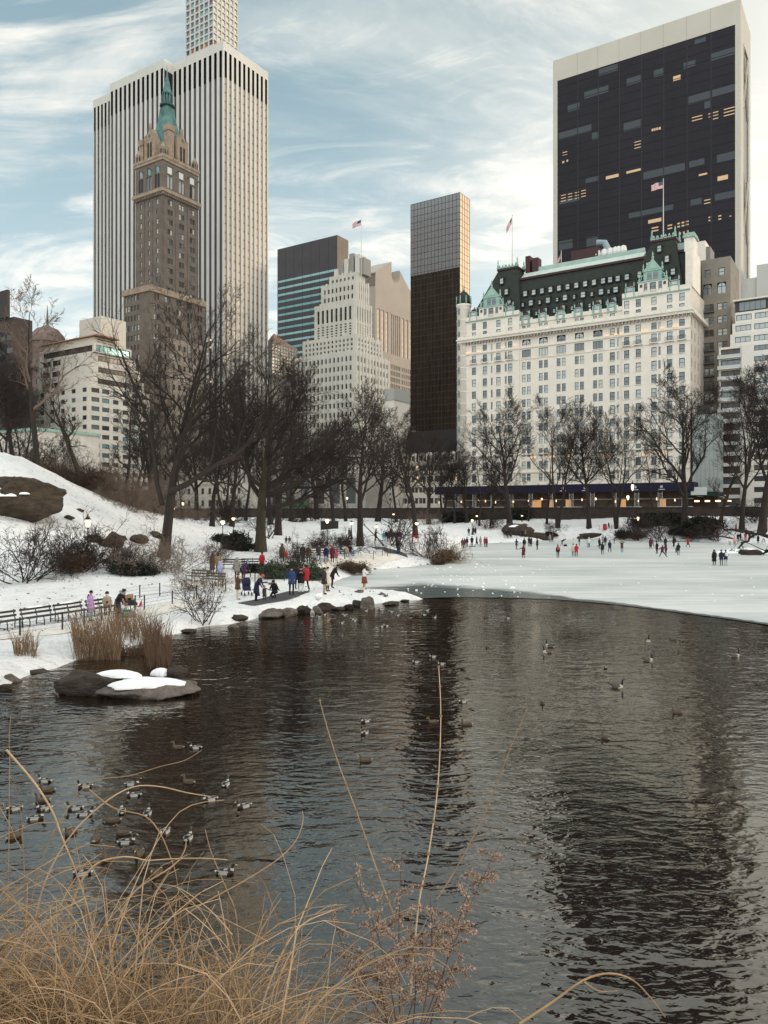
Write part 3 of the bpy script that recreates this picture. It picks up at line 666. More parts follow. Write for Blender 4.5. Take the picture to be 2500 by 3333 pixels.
# --- domed stone tower, dark slab and low mansion at the picture's rim
b = Bld("domed_tower", "small weathered stone tower with a dome and pinnacles behind bare trees", 132, 300, 50, 150)
mb = MB(); STON = mat("weathered_stone", (.20, .15, .13), .9, var=.25, vscale=.3); H = b.z(1140); W, L = b.W, max(b.L, 12)
b.block(mb, -W, 0, 0, L, 0, H, STON, grid(b, -W, 0, 4, H-40, H-1, 9, .4, .5, 'sash', ((G_BROWN, 2), (G_MID, 1))), [], .3); b.part("wall", mb)
mb = MB(); mb.lathe([(W*.42, H), (W*.42, H+5), (W*.46, H+5.2), (W*.40, H+8), (W*.24, H+11), (W*.1, H+12), (.4, H+13), (.4, H+16), (.05, H+21)], STON, 10, (-W*.5, W*.5, 0)); b.part("dome", mb)
for x in (-W+.7, -.7):
    mb = MB(); mb.lathe([(.8, H), (.7, H+3), (.1, H+7)], STON, 6, (x, .8, 0)); b.part("pinnacle", mb)
b.finish()
b = Bld("dark_slab", "dark brown glass building cut off by the picture edge", 45, 230, -160, 62)
mb = MB(); DK = mat("dark_brown_wall", (.045, .032, .03), .6); H = b.z(1030); b.block(mb, -b.W, 0, 0, 6, 0, H, DK, grid(b, -b.W, 0, 8, H-66, H-4, 16, .8, .5, 'plain', ((G_BROWN, 1), (G_DARK, 1))), [], .2)
b.block(mb, -b.W, -2, -.8, -.004, H+.01, b.z(940), DK); b.part("wall", mb); b.finish(fm=DK)
b = Bld("mansion", "low cream stone mansion with a green roof edge behind the hilltop trees", 118, 210, -120, 140)
mb = MB(); H = b.z(1400); b.block(mb, -b.W, 0, 0, 20, 0, H, CREAM, grid(b, -b.W, 0, 9, 2, H-1.5, 5, .3, .5, 'sash', ((G_MID, 1), (G_TEAL, 1))), [], .3); b.part("wall", mb)
mb = MB(); mb.box(-b.W-.5, .5, -.6, 20.5, H+.003, H+.8, COPPER); b.part("cornice", mb); b.finish()

# --- dark slab office building with teal window bands
b = Bld("banded_office_block", "dark grey office block with teal window bands and a blank top", 1098, 520, 903, 1134)
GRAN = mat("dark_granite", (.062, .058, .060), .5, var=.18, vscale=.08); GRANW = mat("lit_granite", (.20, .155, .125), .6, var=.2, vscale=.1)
mb = MB(); H = b.z(764); W, L = b.W, b.L; z = b.z(872); nw = []
n = 0
while z > 4 and n < 34:
    nw.append((-W+.3, -.3, z-1.9, z, 'strip', b.pick((G_TEAL, 4), (mat("glass_aqua", (.30, .46, .46), .15, metal=.5), 3), (mat("glass_glow", (.3, .33, .26), .3, emit=(1, .9, .6), estr=.12), 1)))); z -= 4.75; n += 1
b.facade(mb, 'N', -W, 0, 0, H, nw, GRAN, .25); mb.quad((0, 0, 0), (0, L, 0), (0, L, H), (0, 0, H), GRANW)
mb.quad((-W, 0, H), (0, 0, H), (0, L, H), (-W, L, H), GRAN); mb.quad((0, L, 0), (-W, L, 0), (-W, L, H), (0, L, H), GRAN); mb.quad((-W, L, 0), (-W, 0, 0), (-W, 0, H), (-W, L, H), GRAN)
for k in range(1, 7): mb.box(-W*k/7-.06, -W*k/7+.06, -.05, -.003, 0, H, LOUV)
b.part("wall", mb); b.finish(fm=GRAN, name="window_band")

# --- white stepped tower (ziggurat)
WBRK = mat("white_brick", (.60, .58, .52), .85, var=.1, vscale=.2)
b = Bld("stepped_tower", "white stepped tower of slim vertical piers rising in tiers with a tall flag", 1155, 355, 960, 1247)
mb = MB(); PAL = ((G_BROWN, 5), (G_DARK, 3), (G_MID, 2)); PALW = ((G_BLIND, 3), (G_MID, 3), (G_BROWN, 3))
def tier(x0, x1, y0, y1, z0, z1, nc, ncw, rows, tall=0):
    m0 = 1.2
    nw = grid(b, x0+m0, x1-m0, nc, z0+.6, z1-1.2-tall, rows, .46, .55, 'sash', PAL); ww = grid(b, y0+m0, y1-m0, ncw, z0+.6, z1-1.2-tall, rows, .46, .55, 'sash', PALW)
    if tall:
        cw = (x1-x0-2*m0)/nc; nw += [(x0+m0+cw*(i+.27), x0+m0+cw*(i+.73), z1-tall, z1-2.6, 'floors', G_DARK) for i in range(nc)]
        cw = (y1-y0-2*m0)/ncw; ww += [(y0+m0+cw*(i+.27), y0+m0+cw*(i+.73), z1-tall, z1-2.6, 'floors', G_MID) for i in range(ncw)]
    b.block(mb, x0, x1, y0, y1, z0, z1, WBRK, nw, ww, .3)
    for i in range(nc+1):
        u = x0+m0+(x1-x0-2*m0)*i/nc; mb.box(u-.45, u+.45, y0-.35, y0-.004, z0, z1+(.7 if i % 2 else 0), WBRK)
    for i in range(ncw+1):
        u = y0+m0+(y1-y0-2*m0)*i/ncw; mb.box(x1+.004, x1+.35, u-.45, u+.45, z0, z1+(.7 if i % 2 else 0), WBRK)
X = b.x; Z = b.z; W, L = b.W, b.L
ZT = [Z(1140), Z(1080), Z(960), Z(890), Z(858)]
tier(-W, 0, 0, L+6, 0, ZT[0], 14, 10, 17); tier(X(972), -1.5, 3, L+2, ZT[0], ZT[1], 13, 8, 3)
tier(X(998), X(1130), 6, L-3, ZT[1], ZT[2], 8, 6, 5, 9); tier(X(1012), X(1128), 8, L-5, ZT[2], ZT[3], 8, 5, 2); tier(X(1030), X(1122), 10, L-7, ZT[3], ZT[4], 6, 4, 1)
b.part("wall", mb)
mb = MB(); c = X(1088); zt = ZT[4]+.02; GREYM = mat("grey_metal", (.28, .27, .25), .7)
for k, (dx, h) in enumerate(((-9, 4), (-6, 6), (-3, 8), (0, 10), (3.5, 9), (6, 7))): mb.box(c+dx, c+dx+2.6, 12+k*.01, 18+k*.01, zt-1, zt+h, GREYM if k % 2 else WBRK)
b.part("roof_house", mb, label="stepped grey plant housing on the summit"); b.finish()
stepped = b

# --- pink granite tower with the notched pediment
PINK = mat("pink_granite", (.44, .385, .33), .8, var=.08, vscale=.1)
b = Bld("pediment_tower", "pinkish granite tower with a broken pediment top and round notch", 1222, 500, 1160, 1349)
mb = MB(); W, L = b.W, b.L; H = b.z(885); ze = b.z(1005); zr = b.z(858, 0, L*.5)
G2 = ((G_MID, 1), (G_TAN, 2)); ww = []; nw = []
for i in range(3): ww.append((2.2+i*5.0, 5.4+i*5.0, ze-26, ze+1, 'floors', G_TAN))
for i in range(3): ww.append((L-17+i*5.0, L-13.8+i*5.0, ze-26, ze+1, 'floors', G_TAN))
for i in range(5): ww.append((L/2-6+i*2.5, L/2-4.4+i*2.5, ze-26, ze+1, 'floors', G_TAN))
zz_ = ze-33; fh = 4.3
while zz_ > 12:
    t_ = G_BROWN if zz_ < ze-90 else G_TAN
    for c in [2.4+i*2.6 for i in range(6)]+[L-17+i*2.6 for i in range(6)]+[L/2-6.4+i*2.15 for i in range(6)]: ww.append((c, c+1.35, zz_-3.0, zz_, 'plain', t_))
    for c in (-W+3, -W+8, -4): nw.append((c, c+2.4, zz_-2.8, zz_, 'pane2', G_BROWN))
    zz_ -= fh
for i in range(3): nw.append((-W*.55+i*4.2, -W*.55+i*4.2+2, ze-28, ze-2, 'floors', G_DARK))
b.facade(mb, 'N', -W, 0, 0, H, nw, PINK, .5); b.facade(mb, 'W', 0, L, 0, H-9, ww, PINK, .6)
# the pediment outline with its round notch
n = 12; R = 5.2; zn = zr-1.0; ang = [math.pi*1.0+math.pi*q/n for q in range(n+1)]
prof = [(0, H-9), (L, H-9), (L, H-6), (L/2+R, zr-3.2)] + [(L/2-R*math.cos(a), zn-7+R*math.sin(a)*1.0) for a in ang] + [(L/2-R, zr), (0, H)]
mb.loft([[(0, y, z) for y, z in prof], [(-W, y, z) for y, z in prof]], PINK)
mb.box(-W-.3, .6, -.5, -.004, H-.8, H+.1, PINK)
b.part("wall", mb); b.finish(fm=PINK)

# --- small glass block in the gap beside the striped tower
b = Bld("glass_block", "small amber glass block in the gap beside the striped tower", 884, 460, 860, 907)
mb = MB(); H = b.z(1110); b.L = 24; mb.quad((0, 0, 0), (0, 24, 0), (0, 24, H), (0, 0, H), G_DARK)
b.block(mb, -b.W, .1, .1, 24, 0, H, mat("grey_wall", (.2, .19, .18), .7), [], grid(b, .3, 23.8, 9, b.z(1215), H-1, 9, .85, .8, 'plain', ((mat("glass_amber", (.72, .56, .36), .2, metal=.6), 1),)), .2)
mb.loft([[(-6, 2, H), (0, 2, H), (0, 20, H)], [(-6, 2, H+.1), (0, 2, H+5), (0, 20, H+.1)]], mat("terracotta_roof", (.30, .2, .16), .8)); b.part("wall", mb); b.finish()

# --- dark bronze glass skyscraper
b = Bld("bronze_skyscraper", "dark bronze glass skyscraper with a gold lit flank and paler upper half", 1497, 420, 1337, 1528)
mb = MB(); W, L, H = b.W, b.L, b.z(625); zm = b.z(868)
BRZ = mat("bronze_glass", (.024, .016, .012), .12, var=.8, vscale=.35, spec=.35, stretch=(1.6, 1.6, .22)); SKYGL = mat("sky_reflection_glass", (.22, .225, .235), .2, var=.1, vscale=.1, metal=.25)  # dark mottled reflection below, grey sky reflection above, put into the glass colours
SUNGL = mat("sun_reflection_glass", (.72, .54, .37), .25, var=.1, vscale=.2, metal=.75); BM = mat("bronze_mullion", (.06, .045, .04), .5)  # gold of the reflected sunlit sky put into the flank's colour
mb.quad((-W, 0, zm), (0, 0, zm), (0, 0, H), (-W, 0, H), SKYGL); mb.quad((0, 0, 0), (0, L, 0), (0, L, H), (0, 0, H), SUNGL)
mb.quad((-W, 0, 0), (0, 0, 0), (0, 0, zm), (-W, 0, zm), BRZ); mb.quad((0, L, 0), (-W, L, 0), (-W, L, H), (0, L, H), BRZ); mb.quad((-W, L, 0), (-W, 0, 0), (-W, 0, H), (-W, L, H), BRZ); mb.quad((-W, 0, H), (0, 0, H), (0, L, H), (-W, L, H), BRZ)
b.part("curtain_wall", mb); mb = MB(); z = 2.0
while z < H: mb.box(-W, 0, -.08, -.003, z-.10, z+.10, BM); mb.box(.003, .06, 0, L, z-.08, z+.08, BM); z += 3.6
for k in range(15): u = -W+W*k/14; mb.box(u-.09, u+.09, -.12, -.085, 0, H, BM)
for k in range(5): u = L*k/4; mb.box(.003, .10, u-.14, u+.14, 0, H, BM)
b.part("mullion", mb)

# --- black glass slab in a pale stone frame
TRAV = mat("travertine", (.52, .49, .42), .75, var=.06, vscale=.05)
BLK = mat("black_glass", (.016, .014, .020), .2, var=.25, vscale=.06, spec=.16)
b = Bld("black_glass_slab", "huge black glass slab tower in a pale stone frame with lit offices", 2411, 307, 1800, 2443)
mb = MB(); W, L, H = b.W, b.L, b.z(-6); xg0, xg1 = b.x(1814), b.x(2393); zg = b.z(79, xg1)
mb.box(-W, xg0, 0, L, 0, H, TRAV); mb.box(xg1, -.9, 0, L, 0, H, TRAV); mb.box(xg0, xg1, 0.002, L, zg, H-.002, TRAV); mb.box(xg0, xg1, 2, L-1, 0, zg-.003, BLK)
mb.box(-.898, 0, 0, L*.28, 0, H, TRAV); mb.box(-.898, 0, L*.80, L, 0, H, TRAV); mb.box(-.898, -.002, L*.28, L*.8, H-14, H-.002, TRAV)
for k in range(1, 8): u = xg0+(xg1-xg0)*k/8; mb.box(u-.09, u+.09, -.02, .0015, zg, H, mat("joint_grey", (.33, .33, .33), .8))
b.part("stone_frame", mb)
mb = MB(); mb.box(-.55, -.4, L*.28, L*.8, 0, H-14, BLK); b.part("side_glass", mb)
mb = MB(); zq = H-14
while zq > 30:
    for s0, s1 in ((L*.30, L*.78), (L*.78, L*.30)): mb.tube([(-.25, s0, zq), (-.25, s1, zq-26)], .55, TRAV, 4)
    zq -= 52
b.part("cross_brace", mb)
mb = MB(); mb.box(xg0+.003, xg1-.003, .25, 1.99, 0, zg-.004, BLK); b.part("glass_wall", mb)
mb = MB(); z = 3.0; MUL = mat("black_mullion", (.006, .006, .008), .6)
while z < zg-1: mb.box(xg0+.01, xg1-.01, .2, .247, z-.16, z+.16, MUL); z += 3.95
for k in range(1, 8): u = xg0+(xg1-xg0)*k/8; mb.box(u-.08, u+.08, .15, .198, 0, zg-.01, MUL); mb.box(u+.12, u+.32, .16, .199, 0, zg-.01, mat("grey_glass_strip", (.022, .022, .029), .2, spec=.4))
b.part("mullion", mb)
BLND = mat("grey_blind", (.045, .055, .064), .35); LITC = mat("lit_ceiling", (.3, .2, .1), .4, emit=(1, .70, .42), estr=.24); LITD = mat("dim_ceiling", (.1, .06, .04), .4, emit=(1, .6, .35), estr=.05)
def on_glass(name, px0, px1, py, h, m, rows=1, label=None, slant=0):
    xa, xb = b.x(px0), b.x(px1); zc_ = b.z(py, (xa+xb)/2); m2 = MB()
    for r in range(rows): m2.box(xa, xb, .21-.001*rows, .243, zc_-h/2-r*1.3, zc_+h/2-r*1.3-(h*.25 if m is not BLND else 0), m)
    b.part(name, m2, label=label)
S = 2.212
for (a, c, y, h) in ((335,508,660,3),(215,300,770,3),(150,385,950,3.2),(390,440,975,3.2),(618,745,900,3.6),(1085,1250,700,3.4),(1255,1425,650,3.2),(1050,1135,460,2.5),(1130,1210,290,2),(835,905,520,3),(640,745,575,3),(440,575,500,3),(1200,1250,750,2.8),(1290,1435,1125,3.2),(1090,1200,1170,2.6),(760,1060,1230,3.2),(345,440,1290,2),(655,975,1520,2.2),(1275,1445,1400,3),(1100,1180,1450,2.5),(1250,1420,385,3),(155,300,1440,2),(350,430,1735,4),(150,250,1760,4)):
    on_glass("window_blind", 1750+a/S, 1750+c/S, y/S, h, BLND)
for (a, c, y, h, r) in ((975,1028,552,2.6,1),(1110,1185,835,.5,2),(1228,1250,815,.5,2),(1262,1300,803,.5,3),(1340,1418,775,.5,3),(820,832,930,1.4,1),(836,848,926,1.4,1),(853,865,922,1.4,1),(870,886,918,1.4,1),(695,748,1015,.45,3),(178,212,1092,.45,2),(176,190,1162,1.2,1),(206,218,1152,1.2,1),(490,582,1265,1.8,1),(638,745,1225,1.3,1),(1295,1370,1272,2.4,1),(1160,1220,1250,1,1),(166,202,1402,.45,3),(216,248,1392,.45,3),(266,296,1382,.45,3),(312,346,1368,.45,3),(795,890,1582,2.0,1),(820,868,1635,.7,2),(935,968,1618,.7,2),(1005,1024,1605,.8,2),(1036,1055,1598,.8,2),(1066,1086,1590,.8,2),(1018,1030,1676,1.4,1),(1046,1058,1670,1.4,1),(1072,1086,1662,1.4,1),(1198,1250,1435,.5,2),(1230,1250,1560,.7,2),(1300,1322,1550,.7,2),(1430,1447,1542,.5,1),(1380,1395,1552,.5,1)):
    on_glass("lit_ceiling", 1750+a/S, 1750+c/S, y/S, h, LITC if (c-a) < 200 else LITD, r)
# --- the white grand hotel with the green mansard roof
WGL = mat("white_glazed_brick", (.76, .70, .61), .8, var=.07, vscale=.3); WST = mat("white_stone", (.73, .68, .595), .8, var=.1, vscale=.6)
b = Bld("grand_hotel", "white grand hotel with dark green mansard roof and copper trim facing the pond", 2248, 210, 1500, 2262)
W = b.W; L = 40.0; X = b.x; mb = MB(); HP = 62.0; HC = 58.7
PAL = ((G_PALE, 4), (G_MID, 6), (G_BLIND, 2))
reg = [1544.5, 1580, 1624, 1662]; nar = [1602.5, 1648]; pairs = [1705, 1721, 1760, 1777, 1818, 1835, 1877, 1894, 1937, 1955]; mids = [1713, 1768.5, 1826.5, 1885.5, 1946]
regr = [1993, 2041, 2079, 2130, 2181, 2221]; narr = [2012, 2148]
nw = []
def row(za, zb, px, w, typ='sash'):
    for p in px: x = X(p); nw.append((x-w/2, x+w/2, za, zb, typ, b.pick(*PAL)))
for k in range(11):
    zt = 46.1-3.82*k; zb = zt-2.35
    row(zb, zt, reg+regr, 1.45); row(zb, zt, pairs, 1.2); row(zb, zt, nar+narr, .6, 'plain')
row(47.6, 49.9, reg+regr, 1.45); row(47.6, 49.9, nar+narr, .6, 'plain'); row(47.6, 49.9, mids, 2.9, 'pane3')
row(51.1, 53.0, reg+regr, 1.45); row(51.1, 53.0, nar+narr, .6, 'plain'); row(51.1, 53.0, mids, 2.7, 'arch')
row(56.4, 57.3, reg+regr, 1.4, 'plain'); row(56.4, 57.3, pairs, 1.1, 'plain')
PAV_L, PAV_R = (X(1500), X(1692)), (X(2027), 0.0)
nwp = nw+[]; 
for p in [1544.5, 1580, 1624, 1662, 2041, 2079, 2130, 2181, 2221]: x = X(p); nwp.append((x-.7, x+.7, 58.0, 60.2, 'sash', b.pick(*PAL)))
b.facade(mb, 'N', PAV_L[0], PAV_L[1], 0, HP, nwp, WGL, .3, -.45); b.facade(mb, 'N', PAV_L[1], PAV_R[0], 0, HC, nw, WGL, .3, 0); b.facade(mb, 'N', PAV_R[0], 0, 0, HP, nwp, WGL, .3, -.45)
for x in (PAV_L[1], PAV_R[0]): mb.quad((x, -.45, 0), (x, 0, 0), (x, 0, HP), (x, -.45, HP), WGL); mb.quad((x, 0, HC), (x, 6, HC), (x, 6, HP), (x, 0, HP), WGL)
ww = [(y, y+1.0, 46.1-3.82*k-2.3, 46.1-3.82*k, 'sash', G_MID) for k in range(-2, 11) for y in (1.2, 5.5, 10)]
b.facade(mb, 'W', -.45, L, 0, HP, ww, mat("warm_white_stone", (.62, .55, .47), .8, var=.1, vscale=.3), .25, 0)
mb.quad((-W, L, 0), (-W, 0, 0), (-W, 0, HP), (-W, L, HP), WGL); mb.quad((0, L, 0), (-W, L, 0), (-W, L, HP), (0, L, HP), WGL); mb.quad((-W, 0, HC-.01), (0, 0, HC-.01), (0, L, HC-.01), (-W, L, HC-.01), WGL)
for z, h, o in ((50.3, .35, .3), (46.9, .18, .18), (17.5, .5, .35), (12.0, .4, .3), (60.75, .28, .4)):
    if z < 60: mb.box(PAV_L[1]+.003, PAV_R[0]-.003, -o, -.004, z, z+h, WST)
    for p in (PAV_L, PAV_R): mb.box(p[0], p[1], -.45-o, -.454, z, z+h, COPPER if z > 60 else WST)
for p in (PAV_L, PAV_R): mb.box(p[0], p[1], -.7, -.453, 61.05, HP+.3, WST)
for q in range(9): mb.box(PAV_L[1]+.003, PAV_R[0]-.003, -.06, -.004, 3+q*1.3, 3.12+q*1.3, WST)
b.part("wall", mb)
mb = MB()                                                # bracketed cornice with its balustrade
mb.box(-W-.6, .8, -1.55, -.456, 54.2, 54.9, WST); mb.box(-W-.8, 1.0, -1.9, -.457, 54.903, 55.3, WST); mb.box(.455, 1.2, -.455, L*.5, 54.2, 55.3, WST)
q = -W
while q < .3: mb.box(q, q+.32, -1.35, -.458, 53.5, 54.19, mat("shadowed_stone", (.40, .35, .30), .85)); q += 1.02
b.part("cornice", mb)
mb = MB(); mb.box(-W-.5, .7, -1.5, -1.2, 55.303, 56.15, WST); b.part("balustrade", mb)
UPL = mat("uplight_glow", (.6, .4, .3), .6, emit=(1.0, .62, .36), estr=.38)  # glowing panels stand in for the warm wash of light on the wall
for p, w, z in ((1527, 1.8, 51.0), (1562, 1.6, 51.0), (1640, 1.4, 51.3), (1679, 1.3, 51.6), (1976, 1.6, 51.0), (2006, .9, 51.0), (2024, .9, 51.0), (2100, 2.0, 51.0), (2157, 1.3, 51.1), (2200, 1.6, 51.2), (1735, 2.2, 16.6), (1795, 2.4, 16.6), (1856, 2.4, 16.8), (1975, 2.2, 16.0), (2105, 2.2, 16.0), (2160, 1.8, 16.2)):
    m2 = MB(); m2.box(X(p)-w/2, X(p)+w/2, -.62, -.46, z-.25, z+.35, UPL); b.part("uplight_wash", m2)
# balconies under the tall floor
for p in reg+regr[1:]:
    m2 = MB(); x = X(p); m2.box(x-1.2, x+1.2, -1.2, -.459, 47.15, 47.4, WST)
    for q in range(7): m2.box(x-1.1+q*.35, x-1.03+q*.35, -1.15, -1.08, 47.4, 48.3, DARKF)
    m2.box(x-1.15, x+1.15, -1.16, -1.07, 48.3, 48.38, DARKF); b.part("balcony", m2)
# main mansard
m0 = 73.2; mb = MB(); yb0, yb1 = .9, 5.6
mb.loft([[(PAV_L[1]-3, yb0, HC), (0, yb0, HC), (0, L-1, HC), (PAV_L[1]-3, L-1, HC)], [(PAV_L[1]-3, yb1, m0), (-.9, yb1, m0), (-.9, L-6, m0), (PAV_L[1]-3, L-6, m0)]], SLATE); b.part("roof", mb)
ypl = lambda z: yb0+(yb1-yb0)*(z-HC)/(m0-HC)
mb = MB(); mb.box(X(1668), X(2245), yb1-.5, yb1+.4, m0+.003, m0+.7, MAROON); mb.loft([[(X(1670), yb1+.3, m0+.704), (X(2075), yb1+.3, m0+.704), (X(2075), yb1+3.5, m0+3.2), (X(1670), yb1+3.5, m0+3.2)], [(X(1670), yb1+.5, m0+.5), (X(2075), yb1+.5, m0+.5), (X(2075), yb1+3.7, m0+3.0), (X(1670), yb1+3.7, m0+3.0)]], mat("pale_skylight", (.52, .60, .53), .4, var=.15, vscale=.4))
mb.box(X(1700), X(2070), yb1+3.8, yb1+4.6, m0+2, m0+4.6, mat("pale_copper", (.36, .48, .43), .6, var=.2, vscale=.4)); mb.box(X(2190), X(2236), yb1+.3, yb1+4, m0+.705, m0+2.8, mat("pale_copper", (.4, .5, .45), .6)); mb.box(X(2190), X(2238), yb1+3, yb1+5, m0+2.81, m0+3.6, COPPER)
for q in range(30): u = X(1672)+q*(X(2073)-X(1672))/29; mb.box(u-.06, u+.06, yb1+.28, yb1+.36, m0+.75, m0+1.0, COPPER)
b.part("skylight", mb, label="pale green sloping skylight along the ridge")
def rp_(nm, fn):
    k_ = MB(); fn(k_); b.part(nm, k_)
rp_("plant_house", lambda k_: k_.box(X(1820), X(1910), yb1+5, yb1+9, m0+3.5, m0+8.0, MAROON)); rp_("duct", lambda k_: k_.tube([(X(1900), yb1+7, m0+9.8), (X(1925), yb1+7, m0+9.4), (X(1940), yb1+7, m0+6.5)], 1.0, mat("duct_grey", (.25, .32, .35), .5), 8))
for p in (1905, 1928, 1948, 1965, 1976, 1992): rp_("roof_vent", lambda k_: k_.lathe([(.9, m0+4.6), (1.1, m0+5.6), (.8, m0+6.9), (.2, m0+7.2)], mat("white_vent", (.7, .7, .66), .6), 7, (X(p), yb1+6, 0)))
rp_("plant_house", lambda k_: k_.box(X(1673), X(1688), 9, 12, m0+3.4, m0+8.6, MAROON)); rp_("plant_house", lambda k_: k_.box(X(1695), X(1715), 9, 12, m0+3.4, m0+7.6, MAROON))
def dormer(x, z, w, h, y, copper=False):
    m2 = MB(); wm = COPPER if copper else SLATE
    m2.box(x-w/2-.22, x-w/2, y-.1, y+2.4, z-.1, z+h, wm); m2.box(x+w/2, x+w/2+.22, y-.1, y+2.4, z-.1, z+h, wm); m2.box(x-w/2-.3, x+w/2+.3, y-.3, y+2.6, z+h, z+h+.18, wm)
    m2.box(x-w/2, x+w/2, y-.1, y+1, z-.3, z, wm)
    if copper:
        m2.lathe([(w/2+.5, z+h+.19), (w/2+.35, z+h+.75), (w*.25, z+h+1.2), (.12, z+h+1.5), (.1, z+h+1.9)], MAROON, 8, (x, y+.9, 0))
        for k in (-1, 1): m2.box(x+k*(w/2+.5)-.18, x+k*(w/2+.5)+.18, y-.2, y+.2, z-.5, z+h-.1, COPPER); m2.lathe([(.17, z+h+.19), (.2, z+h+.9), (.02, z+h+1.5)], COPPER, 5, (x+k*(w/2+.45), y, 0))
    elif w > .9: m2.loft([[(x-w/2-.3, y-.3, z+h+.184), (x+w/2+.3, y-.3, z+h+.184), (x, y-.1, z+h+.9)], [(x-w/2-.3, y+2.4, z+h+.184), (x+w/2+.3, y+2.4, z+h+.184), (x, y+2.4, z+h+.9)]], SLATE)
    o = b.part("dormer", m2)
    g_ = MB(); g_.box(x-w/2, x+w/2, y, y+.06, z, z+h, b.pick((G_PALE, 3), (G_BLIND, 3))); g_.box(x-w/2, x+w/2, y-.05, y-.003, z+h/2-.06, z+h/2+.06, DARKF); g_.obj("window", o)
for p in (1696, 1724, 1751, 1779, 1807, 1835, 1864, 1893, 1922, 1952, 1975, 2000, 2030): dormer(X(p), 67.4, 1.15, 1.55, ypl(67.4)-.5)
for i, p in enumerate((1693, 1719, 1748, 1775, 1805, 1831, 1861, 1890, 1919, 1949, 1974, 1997, 2032)): dormer(X(p), 63.9, 1.25 if i % 2 else .65, 1.6 if i % 2 else 1.1, ypl(63.9)-.5)
for i, p in enumerate((1715, 1742, 1770, 1800, 1828, 1858, 1886, 1916, 1946, 1972, 1995)): dormer(X(p), 60.3, .65 if i % 2 else 1.3, 1.1 if i % 2 else 1.8, ypl(60.3)-.5)
for p in (1712, 1767, 1825, 1883, 1944, 1992): dormer(X(p), 58.0, 1.35, 2.2, -.25, True)
mb = MB(); mb.box(PAV_L[1]+.01, PAV_R[0]-.01, -.3, .2, HC-.9, HC+.25, WST)
q = PAV_L[1]+1
while q < PAV_R[0]-1: mb.box(q, q+.55, -.28, .18, HC+.253, HC+.8, WST); mb.box(q+.7, q+1.6, .3, .7, HC, HC+.25, SNOW); q += 2.6
b.part("parapet", mb)
